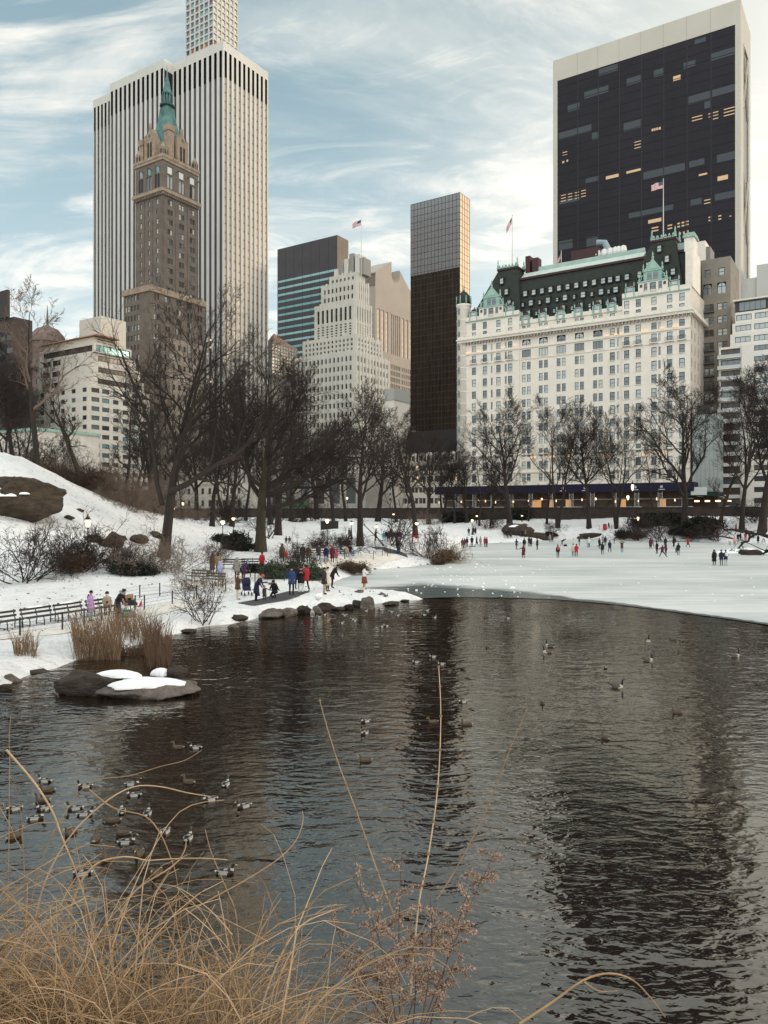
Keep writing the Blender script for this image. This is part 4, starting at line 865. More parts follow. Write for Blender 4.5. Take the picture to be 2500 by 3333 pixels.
# corner pavilion roofs with cresting, copper gables below them
def finial(mb_, x, y, z, h, m): mb_.lathe([(.28, z), (.36, z+h*.25), (.14, z+h*.4), (.26, z+h*.6), (.03, z+h)], m, 6, (x, y, 0))
for (p0, p1, t0, t1, gx0, gx1, ax0, ax1, dl) in ((1526, 1690, 1599, 1662, 1577, 1629, 1563, 1641, ((1618, 72.6), (1638, 68.6), (1587, 67.6), (1652, 64.6))), (2030, 2222, 2107, 2184, 2097, 2156, 2080, 2176, ((2135, 74.0), (2163, 70.4), (2102, 69.4), (2076, 67.0), (2186, 66.2)))):
    x0, x1, X0, X1 = X(p0), X(p1), X(t0), X(t1); zt = 77.3; mb = MB()
    mb.frustum(x0, x1, .9, 15, HP, X0, X1, 5.2, 10.5, zt, SLATE); mb.box(X0-.3, X1+.3, 4.9, 10.8, zt+.003, zt+.6, MAROON); b.part("roof", mb, label="steep dark green pavilion roof")
    n = 6
    for yy in (5.1, 10.5):
        mb = MB()
        for q in range(n):
            u = X0+(X1-X0)*(q+.5)/n
            mb.lathe([(.32, zt+.6), (.12, zt+.95), (.36, zt+1.3), (.05, zt+1.9)], COPPER, 5, (u, yy, 0)); mb.box(u-.7, u+.7, yy-.05, yy+.05, zt+.6, zt+1.05, COPPER)
        for u in (X0, X1):
            mb.box(u-.35, u+.35, yy-.35, yy+.35, zt+.61, zt+1.2, COPPER); finial(mb, u, yy, zt+1.2, 2.5, COPPER)
        b.part("cresting", mb)
    ypv = lambda z: .9+4.3*(z-HP)/(zt-HP)
    for p, z in dl: dormer(X(p), z, 1.05, 1.7, ypv(z)-.5)
    mb = MB(); a0, a1 = X(ax0), X(ax1); ac = (a0+a1)/2                    # stone attic and copper gable
    ws = [(ac-.85, ac+.85, 61.9, 64.2, 'sash', G_MID), (ac-2.5, ac-1.5, 61.9, 64.2, 'sash', G_MID), (ac+1.5, ac+2.5, 61.9, 64.2, 'sash', G_MID)]
    b.facade(mb, 'N', a0, a1, 61.07, 64.5, ws, WST, .3, -.9); mb.box(a0, a1, -.6, 3.5, 61.4, 64.497, WST); mb.quad((a1, -.9, 61.07), (a1, 0, 61.07), (a1, 0, 64.5), (a1, -.9, 64.5), WST)
    for k in (-1, 1): mb.lathe([(.5, 63.2), (.5, 63.9), (.1, 64.3)], DARKF, 8, (ac+k*(a1-a0)*.40, -.6, 0))
    b.part("attic", mb)
    mb = MB(); g0, g1 = X(gx0), X(gx1); gc = (g0+g1)/2; hw = (g1-g0)/2
    mb.box(a0-.2, a1+.2, -1.1, 2, 64.503, 64.9, COPPER); mb.box(g0, g1, -.8, .6, 64.903, 67.4, COPPER); mb.box(g0-.25, g1+.25, -1.0, .5, 67.403, 67.75, COPPER)
    mb.loft([[(g0+.1, -.9, 67.75), (g1-.1, -.9, 67.75), (gc, -.9, 71.0)], [(g0+.1, -.3, 67.75), (g1-.1, -.3, 67.75), (gc, -.3, 71.0)]], COPPER)
    mb.loft([[(g0+1.1, -.98, 68.05), (g1-1.1, -.98, 68.05), (gc, -.98, 70.1)], [(g0+1.1, -.9, 68.05), (g1-1.1, -.9, 68.05), (gc, -.9, 70.1)]], mat("copper_pale", (.32, .47, .40), .7))
    finial(mb, gc, -.6, 70.8, 2.2, COPPER)
    for k in (-1, 1): finial(mb, gc+k*(hw+.1), -.5, 67.75, 2.1, COPPER); finial(mb, gc+k*(a1-a0)*.46, -.5, 64.9, 2.2, COPPER); mb.tube([(gc+k*(hw+.1), -.6, 66.6), (gc+k*(hw+.7), -.6, 66.3), (gc+k*(hw+.6), -.6, 65.6), (gc+k*(hw+1.2), -.6, 65.1)], .2, COPPER, 5)
    for k in (-1, 1): mb.box(gc+k*.85-.6, gc+k*.85+.6, -.86, -.803, 65.1, 67.0, G_MID); mb.box(gc+k*.85-.6, gc+k*.85+.6, -.9, -.862, 66.0, 66.1, DARKF)
    b.part("gable", mb, label="pale green copper gable with finials")
for p in (1543, 1661, 2052, 2197): dormer(X(p), 61.6, 1.4, 2.2, -.55, True)
# round corner turret
tx = X(1503)+.2; mb = MB(); mb.lathe([(2.25, 0), (2.25, 66.2), (2.5, 66.5), (2.5, 67.0)], WGL, 18, (tx, 1.0, 0))
for z in np.arange(8, 66, 3.82): mb.lathe([(2.35, z), (2.35, z+.2)], WST, 18, (tx, 1.0, 0))
b.part("turret", mb, True)
for k in range(15):
    m2 = MB(); z = 63.6-3.82*k
    m2.box(tx-1.0, tx-.25, -1.33, -1.1, z, z+2.1, G_MID); m2.box(tx-1.05, tx-.2, -1.37, -1.332, z+1.0, z+1.1, DARKF); b.part("window", m2)
mb = MB(); mb.lathe([(2.5, 67.0), (2.45, 68.2), (2.0, 69.8), (1.1, 71.0), (.3, 71.5), (.3, 71.8)], SLATE, 14, (tx, 1.0, 0)); b.part("dome", mb, True)
mb = MB(); finial(mb, tx, 1.0, 71.6, 2.0, COPPER)
for k in range(8): a = k*math.pi/4; mb.box(tx+2.42*math.cos(a)-.13, tx+2.42*math.cos(a)+.13, 1+2.42*math.sin(a)-.13, 1+2.42*math.sin(a)+.13, 67.0, 69.6, COPPER)
b.part("finial", mb)
# stone end wall with its copper cap
mb = MB(); mb.box(-1.6, .3, 1.2, 12, HP, 72.5, WST); mb.box(-2.3, .25, 3, 8, 72.503, 76.2, WST); b.part("end_wall", mb); mb = MB(); mb.box(-2.6, .6, 2.6, 8.4, 76.203, 76.9, COPPER); mb.box(-2.4, .4, 2.9, 8.1, 76.903, 77.5, COPPER); b.part("chimney_cap", mb)
b.finish(sill=WST); hotel = b

# --- flags on their poles
FR = mat("flag_red", (.45, .06, .07), .8); FW = mat("flag_white", (.75, .72, .70), .8); FB = mat("flag_blue", (.05, .06, .16), .8); POLE = mat("pole_white", (.55, .53, .5), .5)
def flag(label, base, h, s, droop):
    o = thing("flagpole", label, "flag", base); m = MB(); m.tube([(0, 0, 0), (0, 0, h)], [.16, .09], POLE, 6); m.lathe([(.05, h), (.2, h+.2), (.02, h+.4)], POLE, 6); m.obj("pole", o)
    m = MB(); nu, nv = 10, 13; fw, fhh = s*1.75, s
    pt = lambda i, j: (-.15-fw*i/nu*math.cos(droop)*.95, .25*s*math.sin(i*.9)*i/nu, h-.4-fhh*j/nv-fw*i/nu*math.sin(droop)+.05*s*math.sin(i*1.2+j*.3)*i/nu)
    for i in range(nu):
        for j in range(nv): m.quad(pt(i, j), pt(i+1, j), pt(i+1, j+1), pt(i, j+1), FB if (i < 4 and j < 7) else (FR if j % 2 == 0 else FW))
    st = MB()
    for i in range(4):
        for j in range(5):
            p = pt(.5+i*.9, .8+j*1.3)
            st.lathe([(.09*s*.35, 0), (.02, .05)], FW, 5, (p[0], p[1]-.03, p[2]))
    f = m.obj("flag", o); st.obj("star", f)
def bworld(b_, x, y, z):
    return Vector((b_.c.x+0.839*x+0.545*y, b_.c.y-0.545*x+0.839*y, STREET_Z+z))
flag("striped flag flying from the pole over the hotel's west pavilion roof", bworld(hotel, X(2137), 8, 77.9), hotel.z(585, X(2137), 8)-77.9, 2.0, .25)
flag("striped flag drooping from the pole over the hotel's turret end pavilion", bworld(hotel, X(1634), 8, 77.9), hotel.z(702, X(1634), 8)-77.9, 2.1, 1.05)
flag("small drooping flag behind the middle of the hotel's roof ridge", bworld(hotel, X(1774), 14, 75), hotel.z(818, X(1774), 14)-75, 1.7, 1.15)
flag("striped flag flying from the mast on the white stepped tower", bworld(stepped, stepped.x(1140), 9, stepped.z(890)), stepped.z(712, stepped.x(1140), 9)-stepped.z(890), 2.6, .35)

# --- neighbours of the hotel
b = Bld("penthouse_block", "plain white rooftop block standing behind the hotel's copper chimney cap", 2296, 236, 2264, 2310)
mb = MB(); mb.box(-b.W, 0, 0, 9, b.z(1300), b.z(782), WGL); mb.box(.003, 1.2, 1, 8, b.z(900), b.z(800), mat("grey_wall", (.2, .19, .18), .7)); b.part("wall", mb)
GBR = mat("grey_brown_brick", (.245, .218, .185), .9, var=.18, vscale=.3)
b = Bld("grey_apartment_tower", "grey brown brick apartment tower with iron balconies beside the white hotel", 2378, 222, 2262, 2406)
mb = MB(); H = b.z(832); W = b.W; fh = 3.75; nw = []; PAL = ((G_BLIND, 3), (G_MID, 3), (G_BROWN, 2))
zr = H-11.0
for p in (2303, 2349): x = b.x(p); nw.append((x-.8, x+.8, H-5.2, H-3.0, 'sash', G_PALE)); nw.append((x-1.2, x+1.2, H-10.4, H-7.2, 'arch', G_PALE))
for k in range(18):
    zt = H-13.2-k*fh
    for p in (2275, 2300, 2316, 2343, 2360): x = b.x(p); nw.append((x-.62, x+.62, zt-2.0, zt, 'sash', b.pick(*PAL)))
b.block(mb, -W, 0, 0, max(b.L, 14), 0, H, GBR, nw, [(y, y+1.1, H-13.2-k*fh-2, H-13.2-k*fh, 'sash', G_BLIND) for k in range(16) for y in (2, 6, 10)], .35); b.part("wall", mb)
mb = MB(); xa, xb = b.x(2292), b.x(2326)
for k in (0, 3, 4, 5, 6, 7, 8, 10, 11):
    m2 = MB(); z = H-13.2-k*fh-2.7; m2.box(xa, xb, -1.1, -.004, z, z+.18, DARKF)
    for q in range(9): m2.box(xa+(xb-xa)*q/8-.04, xa+(xb-xa)*q/8+.04, -1.08, -1.0, z+.18, z+1.1, DARKF)
    m2.box(xa, xb, -1.1, -.98, z+1.1, z+1.2, DARKF); b.part("balcony", m2)
b.finish()
b = Bld("grey_block", "tall plain pale grey block with one curved window behind the terraced flats", 2590, 300, 2405, 2700)
mb = MB(); GRY = mat("pale_grey_panel", (.50, .50, .47), .75, var=.05, vscale=.1); H = b.z(905, b.x(2440)); xs_ = b.x(2464); mb.box(-b.W, xs_, 0, 30, 0, H, GRY); mb.box(xs_+.003, 0, -1, 30, 0, H+4.5, GRY); b.part("wall", mb)
mb = MB(); xc = b.x(2440); mb.lathe([(4.6, b.z(1020)), (4.6, b.z(972)), (4.9, b.z(970))], G_MID, 16, (xc, 1.5, 0))
for k in range(8): a = math.pi+k*math.pi/7; mb.box(xc+4.65*math.cos(a)-.15, xc+4.65*math.cos(a)+.15, 1.5+4.65*math.sin(a)-.15, 1.5+4.65*math.sin(a)+.1, b.z(1020), b.z(972), DARKF)
b.part("bay_window", mb)
b = Bld("terraced_flats", "white modern block of flats with wide windows and stepped roof terraces", 2620, 205, 2338, 2700)
mb = MB(); WPL = mat("white_plaster", (.68, .65, .59), .8, var=.06, vscale=.3); W = b.W; X2 = b.x; fh = 3.0; H0 = b.z(1130, X2(2340)); nw = []
PAL = ((G_MID, 3), (G_PALE, 3), (G_BROWN, 1)); PALL = ((G_BROWN, 4), (G_DARK, 3), (G_MID, 2), (G_LIT, .25))
k = 0; z = H0-1.9
while z > 1.5:
    for p in (2424, 2482, 2540): x = X2(p); nw.append((x-2.1, x+2.1, z-.1, z+1.35, 'pane3', b.pick(*(PAL if k < 6 else PALL))))
    z -= fh; k += 1
b.block(mb, -W+6.0, 0, 0, 20, 0, H0, WPL, nw, [], .3); b.block(mb, -W, -W+5.996, .9, 20, 0, H0, WPL, [(-W+.5, -W+5.5, zz2, zz2+2.0, 'pane3', b.pick((G_MID, 1), (G_BROWN, 1))) for zz2 in np.arange(H0-2.6, 1, -fh)], [], .8)
z1 = H0+.004; 
for i, (pxl, dz) in enumerate(((2375, 3.4), (2380, 3.2), (2388, 3.2))):
    xl = X2(pxl); b.block(mb, xl, 0, 1+i, 20, z1, z1+dz, WPL, [(X2(p)-2.0, X2(p)+2.0, z1+.9, z1+2.5, 'pane3', G_PALE) for p in (2416, 2478, 2535)], [], .3); z1 += dz+.004
b.part("wall", mb)
for q in range(7):
    m2 = MB(); z = H0-fh*(q+1)-1.0+.6; m2.box(-W-.2, -W+5.9, -.6, .895, z, z+.18, WPL); m2.box(-W-.15, -W+5.85, -.58, -.5, z+.18, z+1.0, mat("balcony_glass", (.45, .5, .48), .2)); b.part("balcony", m2)
mb = MB(); xl = X2(2386); b.wins.append(('N', xl+1, z1+.3, 7, 2.6, 3.2, .3, 'strip', G_MID)); mb.box(xl, xl+9, 3.6, 9, z1+.003, z1+3.2, DARKF); mb.box(xl-.5, xl+10, 2.6, 10, z1+3.203, z1+3.6, WPL); b.part("roof_house", mb); b.finish(sill=None)
# the netting-wrapped low building between them
b = Bld("wrapped_building", "low building wrapped in pale grey scaffold netting beside the white hotel", 2337, 205, 2254, 2345)
mb = MB(); NET = mat("scaffold_netting", (.33, .36, .345), .9, var=.15, vscale=.5, bump=.3, bscale=1.5); H = b.z(1345); mb.box(-b.W, 0, 0, 8, 5.5, H, NET)
for k in range(7): u = -b.W+b.W*k/6; mb.box(u-.06, u+.06, -.06, -.003, 5.5, H, GREYM)
mb.box(-b.W+1, -b.W+3.5, 1, 4, H, H+2.6, DARKF); b.part("netting", mb)
mb = MB(); mb.box(-b.W-1, 1, -5, 0, 4.2, 5.3, mat("canopy_green", (.012, .03, .025), .7)); b.part("canopy", mb)
mb = MB(); mb.box(-b.W+.6, -b.W+4.6, -5.1, -5.004, 4.5, 6.6, mat("sign_white", (.55, .58, .55), .6)); b.part("sign_board", mb)
for k in range(4):
    mb = MB(); mb.box(-b.W+1.2+k*2.6, -b.W+2.4+k*2.6, -3.5, -3.2, 2.7, 3.1, mat("shop_lamp", (.5, .3, .15), .5, emit=(1, .6, .32), estr=2.2)); b.part("shop_lamp", mb)
mb = MB(); mb.box(-b.W, 0, -.2, 7.9, 0, 4.1, mat("shopfront_dark", (.05, .035, .03), .6)); b.part("shopfront", mb)
# mansard-roofed store, white blocks and a dark base seen through the trees
b = Bld("mansard_store", "white stone store with dark mansard and arched dormers behind the trees", 1520, 300, 1300, 1560)
mb = MB(); H = b.z(1500, b.x(1440)); W = b.W; nw = [(x-q-.7, x-q+.7, z-2.2, z, 'sash', b.pick((G_BROWN, 3), (G_LIT, .5), (G_MID, 1))) for z in np.arange(H-1.5, 1, -4.4) for x in np.linspace(-W+3, -3, 8) for q in (-1.6, 0, 1.6)]
b.block(mb, -W, 0, 0, 20, 0, H, WST, nw, [], .3); b.part("wall", mb)
mb = MB(); zt = b.z(1392, b.x(1480)); mb.frustum(-W, 0, .4, 20, H+.003, -W+2, -2, 4, 18, zt, mat("black_slate", (.02, .017, .018), .8)); b.part("roof", mb)
for x in np.linspace(-W+3, -3, 8):
    mb = MB(); mb.box(x-1.3, x+1.3, .2, 3, H+.006, H+2.6, WST); mb.loft([[(x-1.3+1.3*(1-math.cos(q*math.pi/8)), yy, H+2.6+1.2*math.sin(q*math.pi/8)) for q in range(9)] for yy in (.2, 3)], WST); mb.box(x-.7, x+.7, .14, .197, H+.5, H+2.5, G_BROWN); b.part("dormer", mb)
b.finish(limit=60)
b = Bld("white_stone_block", "white stone block with a plain box top between stepped tower and trees", 1280, 310, 1130, 1310)
mb = MB(); H = b.z(1395, b.x(1200)); nw = grid(b, -b.W, -.5, 11, 4, H, 14, .42, .5, 'sash', ((G_BROWN, 4), (G_MID, 2))); b.block(mb, -b.W, 0, 0, 18, 0, H, WST, nw, [], .3)
mb.box(b.x(1246), -1, 2, 14, H+.003, b.z(1300, b.x(1260)), WST); mb.box(b.x(1244), -.7, 1.7, 14.3, b.z(1300, b.x(1260))+.003, b.z(1262, b.x(1260)), mat("grey_box", (.38, .385, .36), .8)); b.part("wall", mb); b.finish(limit=60)
b = Bld("colonnaded_block", "low pale block with tall bright window bays behind the avenue trees", 1190, 285, 880, 1230)
mb = MB(); H = b.z(1545, b.x(1000)); b.block(mb, -b.W, 0, 0, 16, 0, H, mat("pale_stone", (.42, .39, .35), .85, var=.2, vscale=.3), [(x-2.2, x+2.2, 3.2, H-1.6, 'pane3', b.pick((G_MID, 3), (G_BROWN, 2), (G_PALE, 2))) for x in np.linspace(-b.W+3, -3, 12)], [], .5); b.part("wall", mb); b.finish()
b = Bld("balustraded_annex", "cream annex with a white roof balustrade at the foot of the brown tower", 790, 262, 560, 830)
mb = MB(); H = b.z(1575, b.x(650)); nw = grid(b, -b.W, 0, 10, 1, H-.5, max(2, int(H/4)), .4, .5, 'sash', ((G_BROWN, 3), (G_TEAL, 1), (G_MID, 1))); b.block(mb, -b.W, 0, 0, 14, 0, H, CREAM, nw, [], .3)
mb.box(-b.W, .3, -.4, -.004, H-.2, H+.15, WST); q = -b.W
while q < 0: mb.box(q, q+.2, -.35, -.1, H+.15, H+1.0, WST); q += .55
mb.box(-b.W, .3, -.4, -.05, H+1.0, H+1.2, WST); b.part("wall", mb); b.finish()

# --- sidewalk shed along the hotel's foot
NAVY = mat("navy_banner", (.012, .010, .034), .7); SCAF = mat("scaffold_grey", (.42, .42, .41), .6); LAMPW = mat("warm_lamp", (.6, .4, .2), .5, emit=(1, .60, .28), estr=2.4)
shed = thing("scaffold_shed", "navy hung scaffold shed with warm lamps along the hotel pavement", "scaffold", (hotel.c.x, hotel.c.y, STREET_Z), ROTZ)
W = hotel.W; ys_ = -6.5
mb = MB(); mb.box(-W-6, 2, ys_, -.9, 6.3, 6.6, SCAF); mb.obj("deck", shed)
mb = MB(); mb.box(-W-6, 2, ys_-.15, ys_-.003, 5.6, 8.0, NAVY); mb.box(2.004, 2.15, ys_, -1, 5.6, 8.0, NAVY); bn = mb.obj("banner", shed)
EMB = mat("banner_emblem", (.45, .46, .55), .7)
for px in (1830, 1900, 2058, 2140):
    m2 = MB(); x = hotel.x(px)+2.6; m2.lathe([(.0, 0), (.42, .0), (.42, .03)], EMB, 10, (0, 0, 0)); m2.box(-.9, .9, -.9, -.65, 0, .03, EMB); e = m2.obj("emblem", bn, loc=(x, ys_-.16, 6.9)); e.rotation_euler = (math.pi/2, 0, 0)
i = 0; x = -W-5
while x < 1.5:
    m2 = MB()
    for q in (0, 1.1): m2.box(x+q-.07, x+q+.07, ys_+.1, ys_+.24, 0, 5.59, SCAF)
    for z in (.8, 2.2, 3.6, 5.0): m2.box(x, x+1.1, ys_+.12, ys_+.22, z, z+.1, SCAF)
    for z in (.9, 2.3, 3.7): m2.tube([(x, ys_+.17, z), (x+1.1, ys_+.17, z+1.3)], .045, SCAF, 4); m2.tube([(x+1.1, ys_+.17, z), (x, ys_+.17, z+1.3)], .045, SCAF, 4)
    m2.obj("scaffold_frame", shed); x += 6.2; i += 1
mb = MB()
for z in (3.55, 1.0): mb.box(-W-6, 2, ys_+.28, ys_+.34, z, z+.1, SCAF)
mb.obj("rail", shed)
random.seed(8)
for q in range(15):
    m2 = MB(); x = -W-4+q*(W+4)/15+random.uniform(-2.2, 2.2); big = q in (5, 6, 7, 10)
    m2.lathe([(.1, 0), (.26 if big else .12, .2), (.24 if big else .11, .45), (.06, .7)], LAMPW, 7, (x, -3.2-random.random()*2, 2.6+random.random()*.9)); m2.obj("lamp", shed)
mb = MB(); DSH = mat("shopfront_brown", (.17, .125, .10), .7, var=.5, vscale=.3)
mb.box(-W-5.8, 1.8, -.86, -.6, 0, 6.25, DSH); mb.obj("shopfront", shed)
for px0, px1 in ((1735, 1765), (1790, 1805), (1845, 1862), (2020, 2040), (2150, 2170)):
    m2 = MB(); m2.box(hotel.x(px0), hotel.x(px1), -.95, -.864, .6, 3.6, mat("shop_window_glow", (.4, .22, .1), .5, emit=(1, .52, .22), estr=.35)); m2.obj("shop_window", shed)

# --- park wall along the two streets
WALLM = mat("park_wall_stone", (.055, .042, .036), .95, var=.35, vscale=.6)
def wall_run(label, p, q, zt):
    p, q = Vector(p), Vector(q); d = (q-p).normalized(); n = Vector((-d.y, d.x)); mb = MB(); o = thing("park_wall", label, "wall", (p.x, p.y, 0), math.atan2(d.y, d.x)); Lw = (q-p).length
    mb.box(0, Lw, -.3, .3, -1, zt, WALLM); u = 0
    while u < Lw: mb.box(u, u+.5, -.36, -.302, -1, zt-.05, WALLM); u += 6
    mb.obj("wall", o); mb = MB(); mb.box(0, Lw, -.45, .45, zt+.003, zt+.2, WALLM); cp = mb.obj("coping", o)
    mb = MB(); u = 0; rr = random.Random(4)
    while u < Lw-6: l = rr.uniform(2, 9); mb.box(u, u+l, -.4, .4, zt+.204, zt+.204+.09, SNOW); u += l+rr.uniform(1, 16)
    mb.obj("snow", cp)
wall_run("long dark stone park wall below the hotel street with snow on top", WALLP-A*120-B*.2, CORNER-B*.2+A*.2, STREET_Z+1.0)
wall_run("dark stone park wall along the avenue behind the hill", CORNER+A*.5-B*.2, CORNER-B*150+A*.5, STREET_Z+1.0)
P0, P1 = WALLP-A*130+B*12, CORNER+A*70+B*12
for nm, off, wd, m in (("road", 12, 13, ASPH), ("pavement", 23, 8, mat("pavement_grey", (.16, .155, .15), .9, var=.2, vscale=.5)), ("pavement", 3.2, 5, mat("pavement_grey", (.16, .155, .15), .9))):
    mb = MB(); a, c = WALLP-A*130+B*off, CORNER+A*120+B*off; n = B*wd/2; z = STREET_Z+(.01 if nm == "road" else .12)
    lo = [(*(a-n), z), (*(c-n), z), (*(c+n), z), (*(a+n), z)]; mb.loft([[(x, y, z-.2) for x, y, _ in lo], lo], m); tag(mb.obj(nm), kind='structure')
# a few parked cars glimpsed over the wall
TYRE = mat("tyre", (.02, .02, .02), .9)
def car(label, x, t, off, col, taxi=False):
    p = WALLP+A*t+B*off; o = thing("parked_car", label, "car", (p[0], p[1], STREET_Z+.02), math.atan2(A[1], A[0]), "cars on the street above the wall"); paint = mat("paint_"+str(col), col, .3, spec=.6); m = MB()
    m.loft([[(u, y*w_, z) for y, z in ((-.85, .3), (.85, .3), (.9, .75), (.8, .95), (-.8, .95), (-.9, .75))] for u, w_ in ((-2.2, .85), (-1.9, 1), (1.8, 1), (2.25, .85))], paint); m.obj("body", o)
    m = MB(); m.frustum(-1.7, 1.1, -.78, .78, .953, -1.2, .5, -.62, .62, 1.5, G_DARK); cb = m.obj("cabin", o)
    m = MB(); m.box(-1.15, .45, -.6, .6, 1.503, 1.55, paint); m.obj("roof", cb)
    for u in (-1.35, 1.4):
        for y in (-.82, .82): m = MB(); m.lathe([(.33, -.1), (.33, .1)], TYRE, 10); wv = m.obj("wheel", o, loc=(u, y, .33)); wv.rotation_euler = (math.pi/2, 0, 0)
    for y in (-.55, .55): m = MB(); m.box(2.2, 2.27, y-.15, y+.15, .6, .75, mat("headlight", (.6, .5, .4), .4, emit=(1, .75, .5), estr=3)); m.obj("headlight", o)
car("dark car parked over the wall below the green canopy", 0, -13, 17, (.03, .03, .035)); car("maroon car on the street before the scaffold shed", 0, 22, 17, (.12, .02, .025))
car("yellow cab waiting over the wall near the avenue corner", 0, 92, 17, (.50, .30, .04)); car("grey car stopped on the street behind the thin trees", 0, 60, 17, (.12, .12, .13))
b = thing("green_hoarding", "green painted hoarding panel standing over the far park wall", "hoarding", tuple(CORNER-A*30+B*2)+(STREET_Z,), ROTZ); m = MB(); m.box(-6, 6, 0, .15, .3, 3.6, mat("hoarding_green", (.07, .13, .07), .7)); m.obj("panel", b)
for k in (-5.9, 0, 5.8): m = MB(); m.box(k, k+.15, .154, .3, 0, 3.4, DARKF); m.obj("post", b)
# ------------------------------------------------------------------ bare trees
BARK = mat("bark", (.033, .025, .021), .95, var=.4, vscale=3, bump=.5, bscale=14, stretch=(1, 1, .25))
BARKG = mat("mossy_bark", (.050, .040, .025), .95, var=.4, vscale=3, bump=.5, bscale=14, stretch=(1, 1, .25))
TWIG = mat("twig_brown", (.034, .025, .021), .95)
TWIGL = mat("twig_tan", (.150, .110, .085), .95)
class Wood:
    """collects tapering polylines and turns them into tube geometry"""
    def __init__(s): s.V = []; s.F = []; s.n = 0
    def tube(s, pts, rad, k):
        pts = np.asarray(pts); n = len(pts); d = np.gradient(pts, axis=0); d /= np.linalg.norm(d, axis=1)[:, None]+1e-9
        ref = np.array((0.31, .93, .17)) if abs(d[0][2]) > .9 else np.array((0, 0, 1.0))
        u = np.cross(d, ref); u /= np.linalg.norm(u, axis=1)[:, None]+1e-9; w = np.cross(d, u)
        a = np.arange(k)*2*math.pi/k
        ring = pts[:, None]+(u[:, None]*np.cos(a)[None, :, None]+w[:, None]*np.sin(a)[None, :, None])*np.asarray(rad)[:, None, None]
        s.V.append(ring.reshape(-1, 3)); i = s.n+np.arange(n-1)[:, None]*k; j = np.arange(k)[None]; j2 = (j+1) % k
        s.F.append(np.stack([i+j, i+j2, i+j2+k, i+j+k], -1).reshape(-1, 4)); s.n += n*k
    def mesh(s, name, m): return np_mesh(name, np.concatenate(s.V), np.concatenate(s.F), [m])
def grow(seed, H, r0, fork=.3, spread=.9, limbs=7, kids=(8, 7, 6), droop=0.0, up=.35, lean=(0, 0), twig=.014, limb_len=.62, forks=1, extra=(), wig=.16, kl=(.55, .50, .42), lows=.0, rise=.18):
    """one bare tree: returns (trunk, crown). H height, fork = share of H where the limbs start"""
    R = np.random.default_rng(seed); trunk, crown = Wood(), Wood()
    def path(p, d, L, n, tr, wg):
        pts = [p]; d = d/np.linalg.norm(d)
        for i in range(n):
            d = d+R.normal(0, wg, 3)+np.array((0, 0, tr)); d /= np.linalg.norm(d); pts.append(pts[-1]+d*L/n)
        return np.array(pts)
    def side(d, ang):
        v = R.normal(0, 1, 3); v -= d*(v@d); v /= np.linalg.norm(v)+1e-9; return d*math.cos(ang)+v*math.sin(ang)
    def branch(p, d, L, r, lev):
        n = (7, 5, 4, 3)[lev]; pts = path(p, d, L, n, (up*.30, up*.22, up*.12-droop*.1, -droop*.3+up*.1)[lev], wig*(1, 1.15, 1.25, 1.3)[lev])
        rad = np.maximum(r*np.linspace(1, .30 if lev < 3 else .6, n+1)**1.0, twig*.75)
        crown.tube(pts, rad, (6, 4, 3, 3)[lev])
        if lev >= 3: return
        K = kids[lev]; K = max(2, int(round(K*R.uniform(.8, 1.2))))
        for i in range(K):
            t = (.22+.78*(i+R.uniform(.1, .9))/K); q = t*n; a = int(min(q, n-1e-6)); pp = pts[a]+(pts[min(a+1, n)]-pts[a])*(q-a); dd = pts[min(a+1, n)]-pts[a]; dd /= np.linalg.norm(dd)+1e-9
            rr = max(rad[a]*.55, twig); branch(pp, side(dd, R.uniform(.45, .95)), L*kl[lev]*R.uniform(.65, 1.15)*(1.15-.45*t), rr, lev+1)
    stems = []
    for f in range(forks):
        a = R.uniform(0, 6.28) if forks == 1 else f*6.28/forks+R.uniform(-.4, .4)
        d0 = np.array((lean[0]+(.22*math.cos(a) if forks > 1 else 0), lean[1]+(.22*math.sin(a) if forks > 1 else 0), 1.0)); n = 9
        base = np.zeros(3); pts = path(base, d0, H*(.86 if forks == 1 else .8), n, .03, .055)
        prof = np.interp(np.arange(n+1)/n, [0, fork, .75, 1], [1, .8 if forks == 1 else .62, .30, .10])*r0*(1 if forks == 1 else .75)
        pts2 = np.vstack([pts[:1]-np.array((0, 0, .6)), pts]); rad = np.concatenate([[prof[0]*1.55], [prof[0]*1.28], prof[1:]])
        trunk.tube(pts2, rad, 9); stems.append((pts, prof))
    for pts, prof in stems:
        n = len(pts)-1; K = limbs if forks == 1 else max(3, int(limbs*.7)); az = R.uniform(0, 6.28)
        for i in range(K):
            t = fork*(1-lows*R.uniform(0, 1))+(.98-fork)*(i/(K-1) if K > 1 else 0); q = t*n; a = int(min(q, n-1e-6)); pp = pts[a]+(pts[a+1]-pts[a])*(q-a); rr = np.interp(q, range(n+1), prof)
            az += 2.4+R.normal(0, .4); el = (rise+(.93-rise)*t)*(1-.35*spread*(1-rise))+R.uniform(-.1, .2)
            d = np.array((math.cos(az)*math.cos(el), math.sin(az)*math.cos(el), math.sin(el)+.15)); L = H*limb_len*(1.05-.62*t)*R.uniform(.8, 1.15)*spread
            branch(pp, d, L, rr*.62, 0)
    for pp, d, L, r in extra: branch(np.array(pp, float), np.array(d, float), L, r, 0)
    return trunk, crown
TREES = {}
def tree_kind(key, bark=None, twigm=None, **kw):
    t, c = grow(**kw); TREES[key] = (t.mesh("trunk", bark or BARK), c.mesh("crown", twigm or TWIG))
def plant_tree(key, label, p, scale=1.0, rot=0.0, group=None, name="bare_tree", cat="tree", xy=1.0):
    o = thing(name, label, cat, p, rot, group); o.scale = (scale*xy, scale*xy, scale)
    link("trunk", TREES[key][0], o); link("crown", TREES[key][1], o); return o
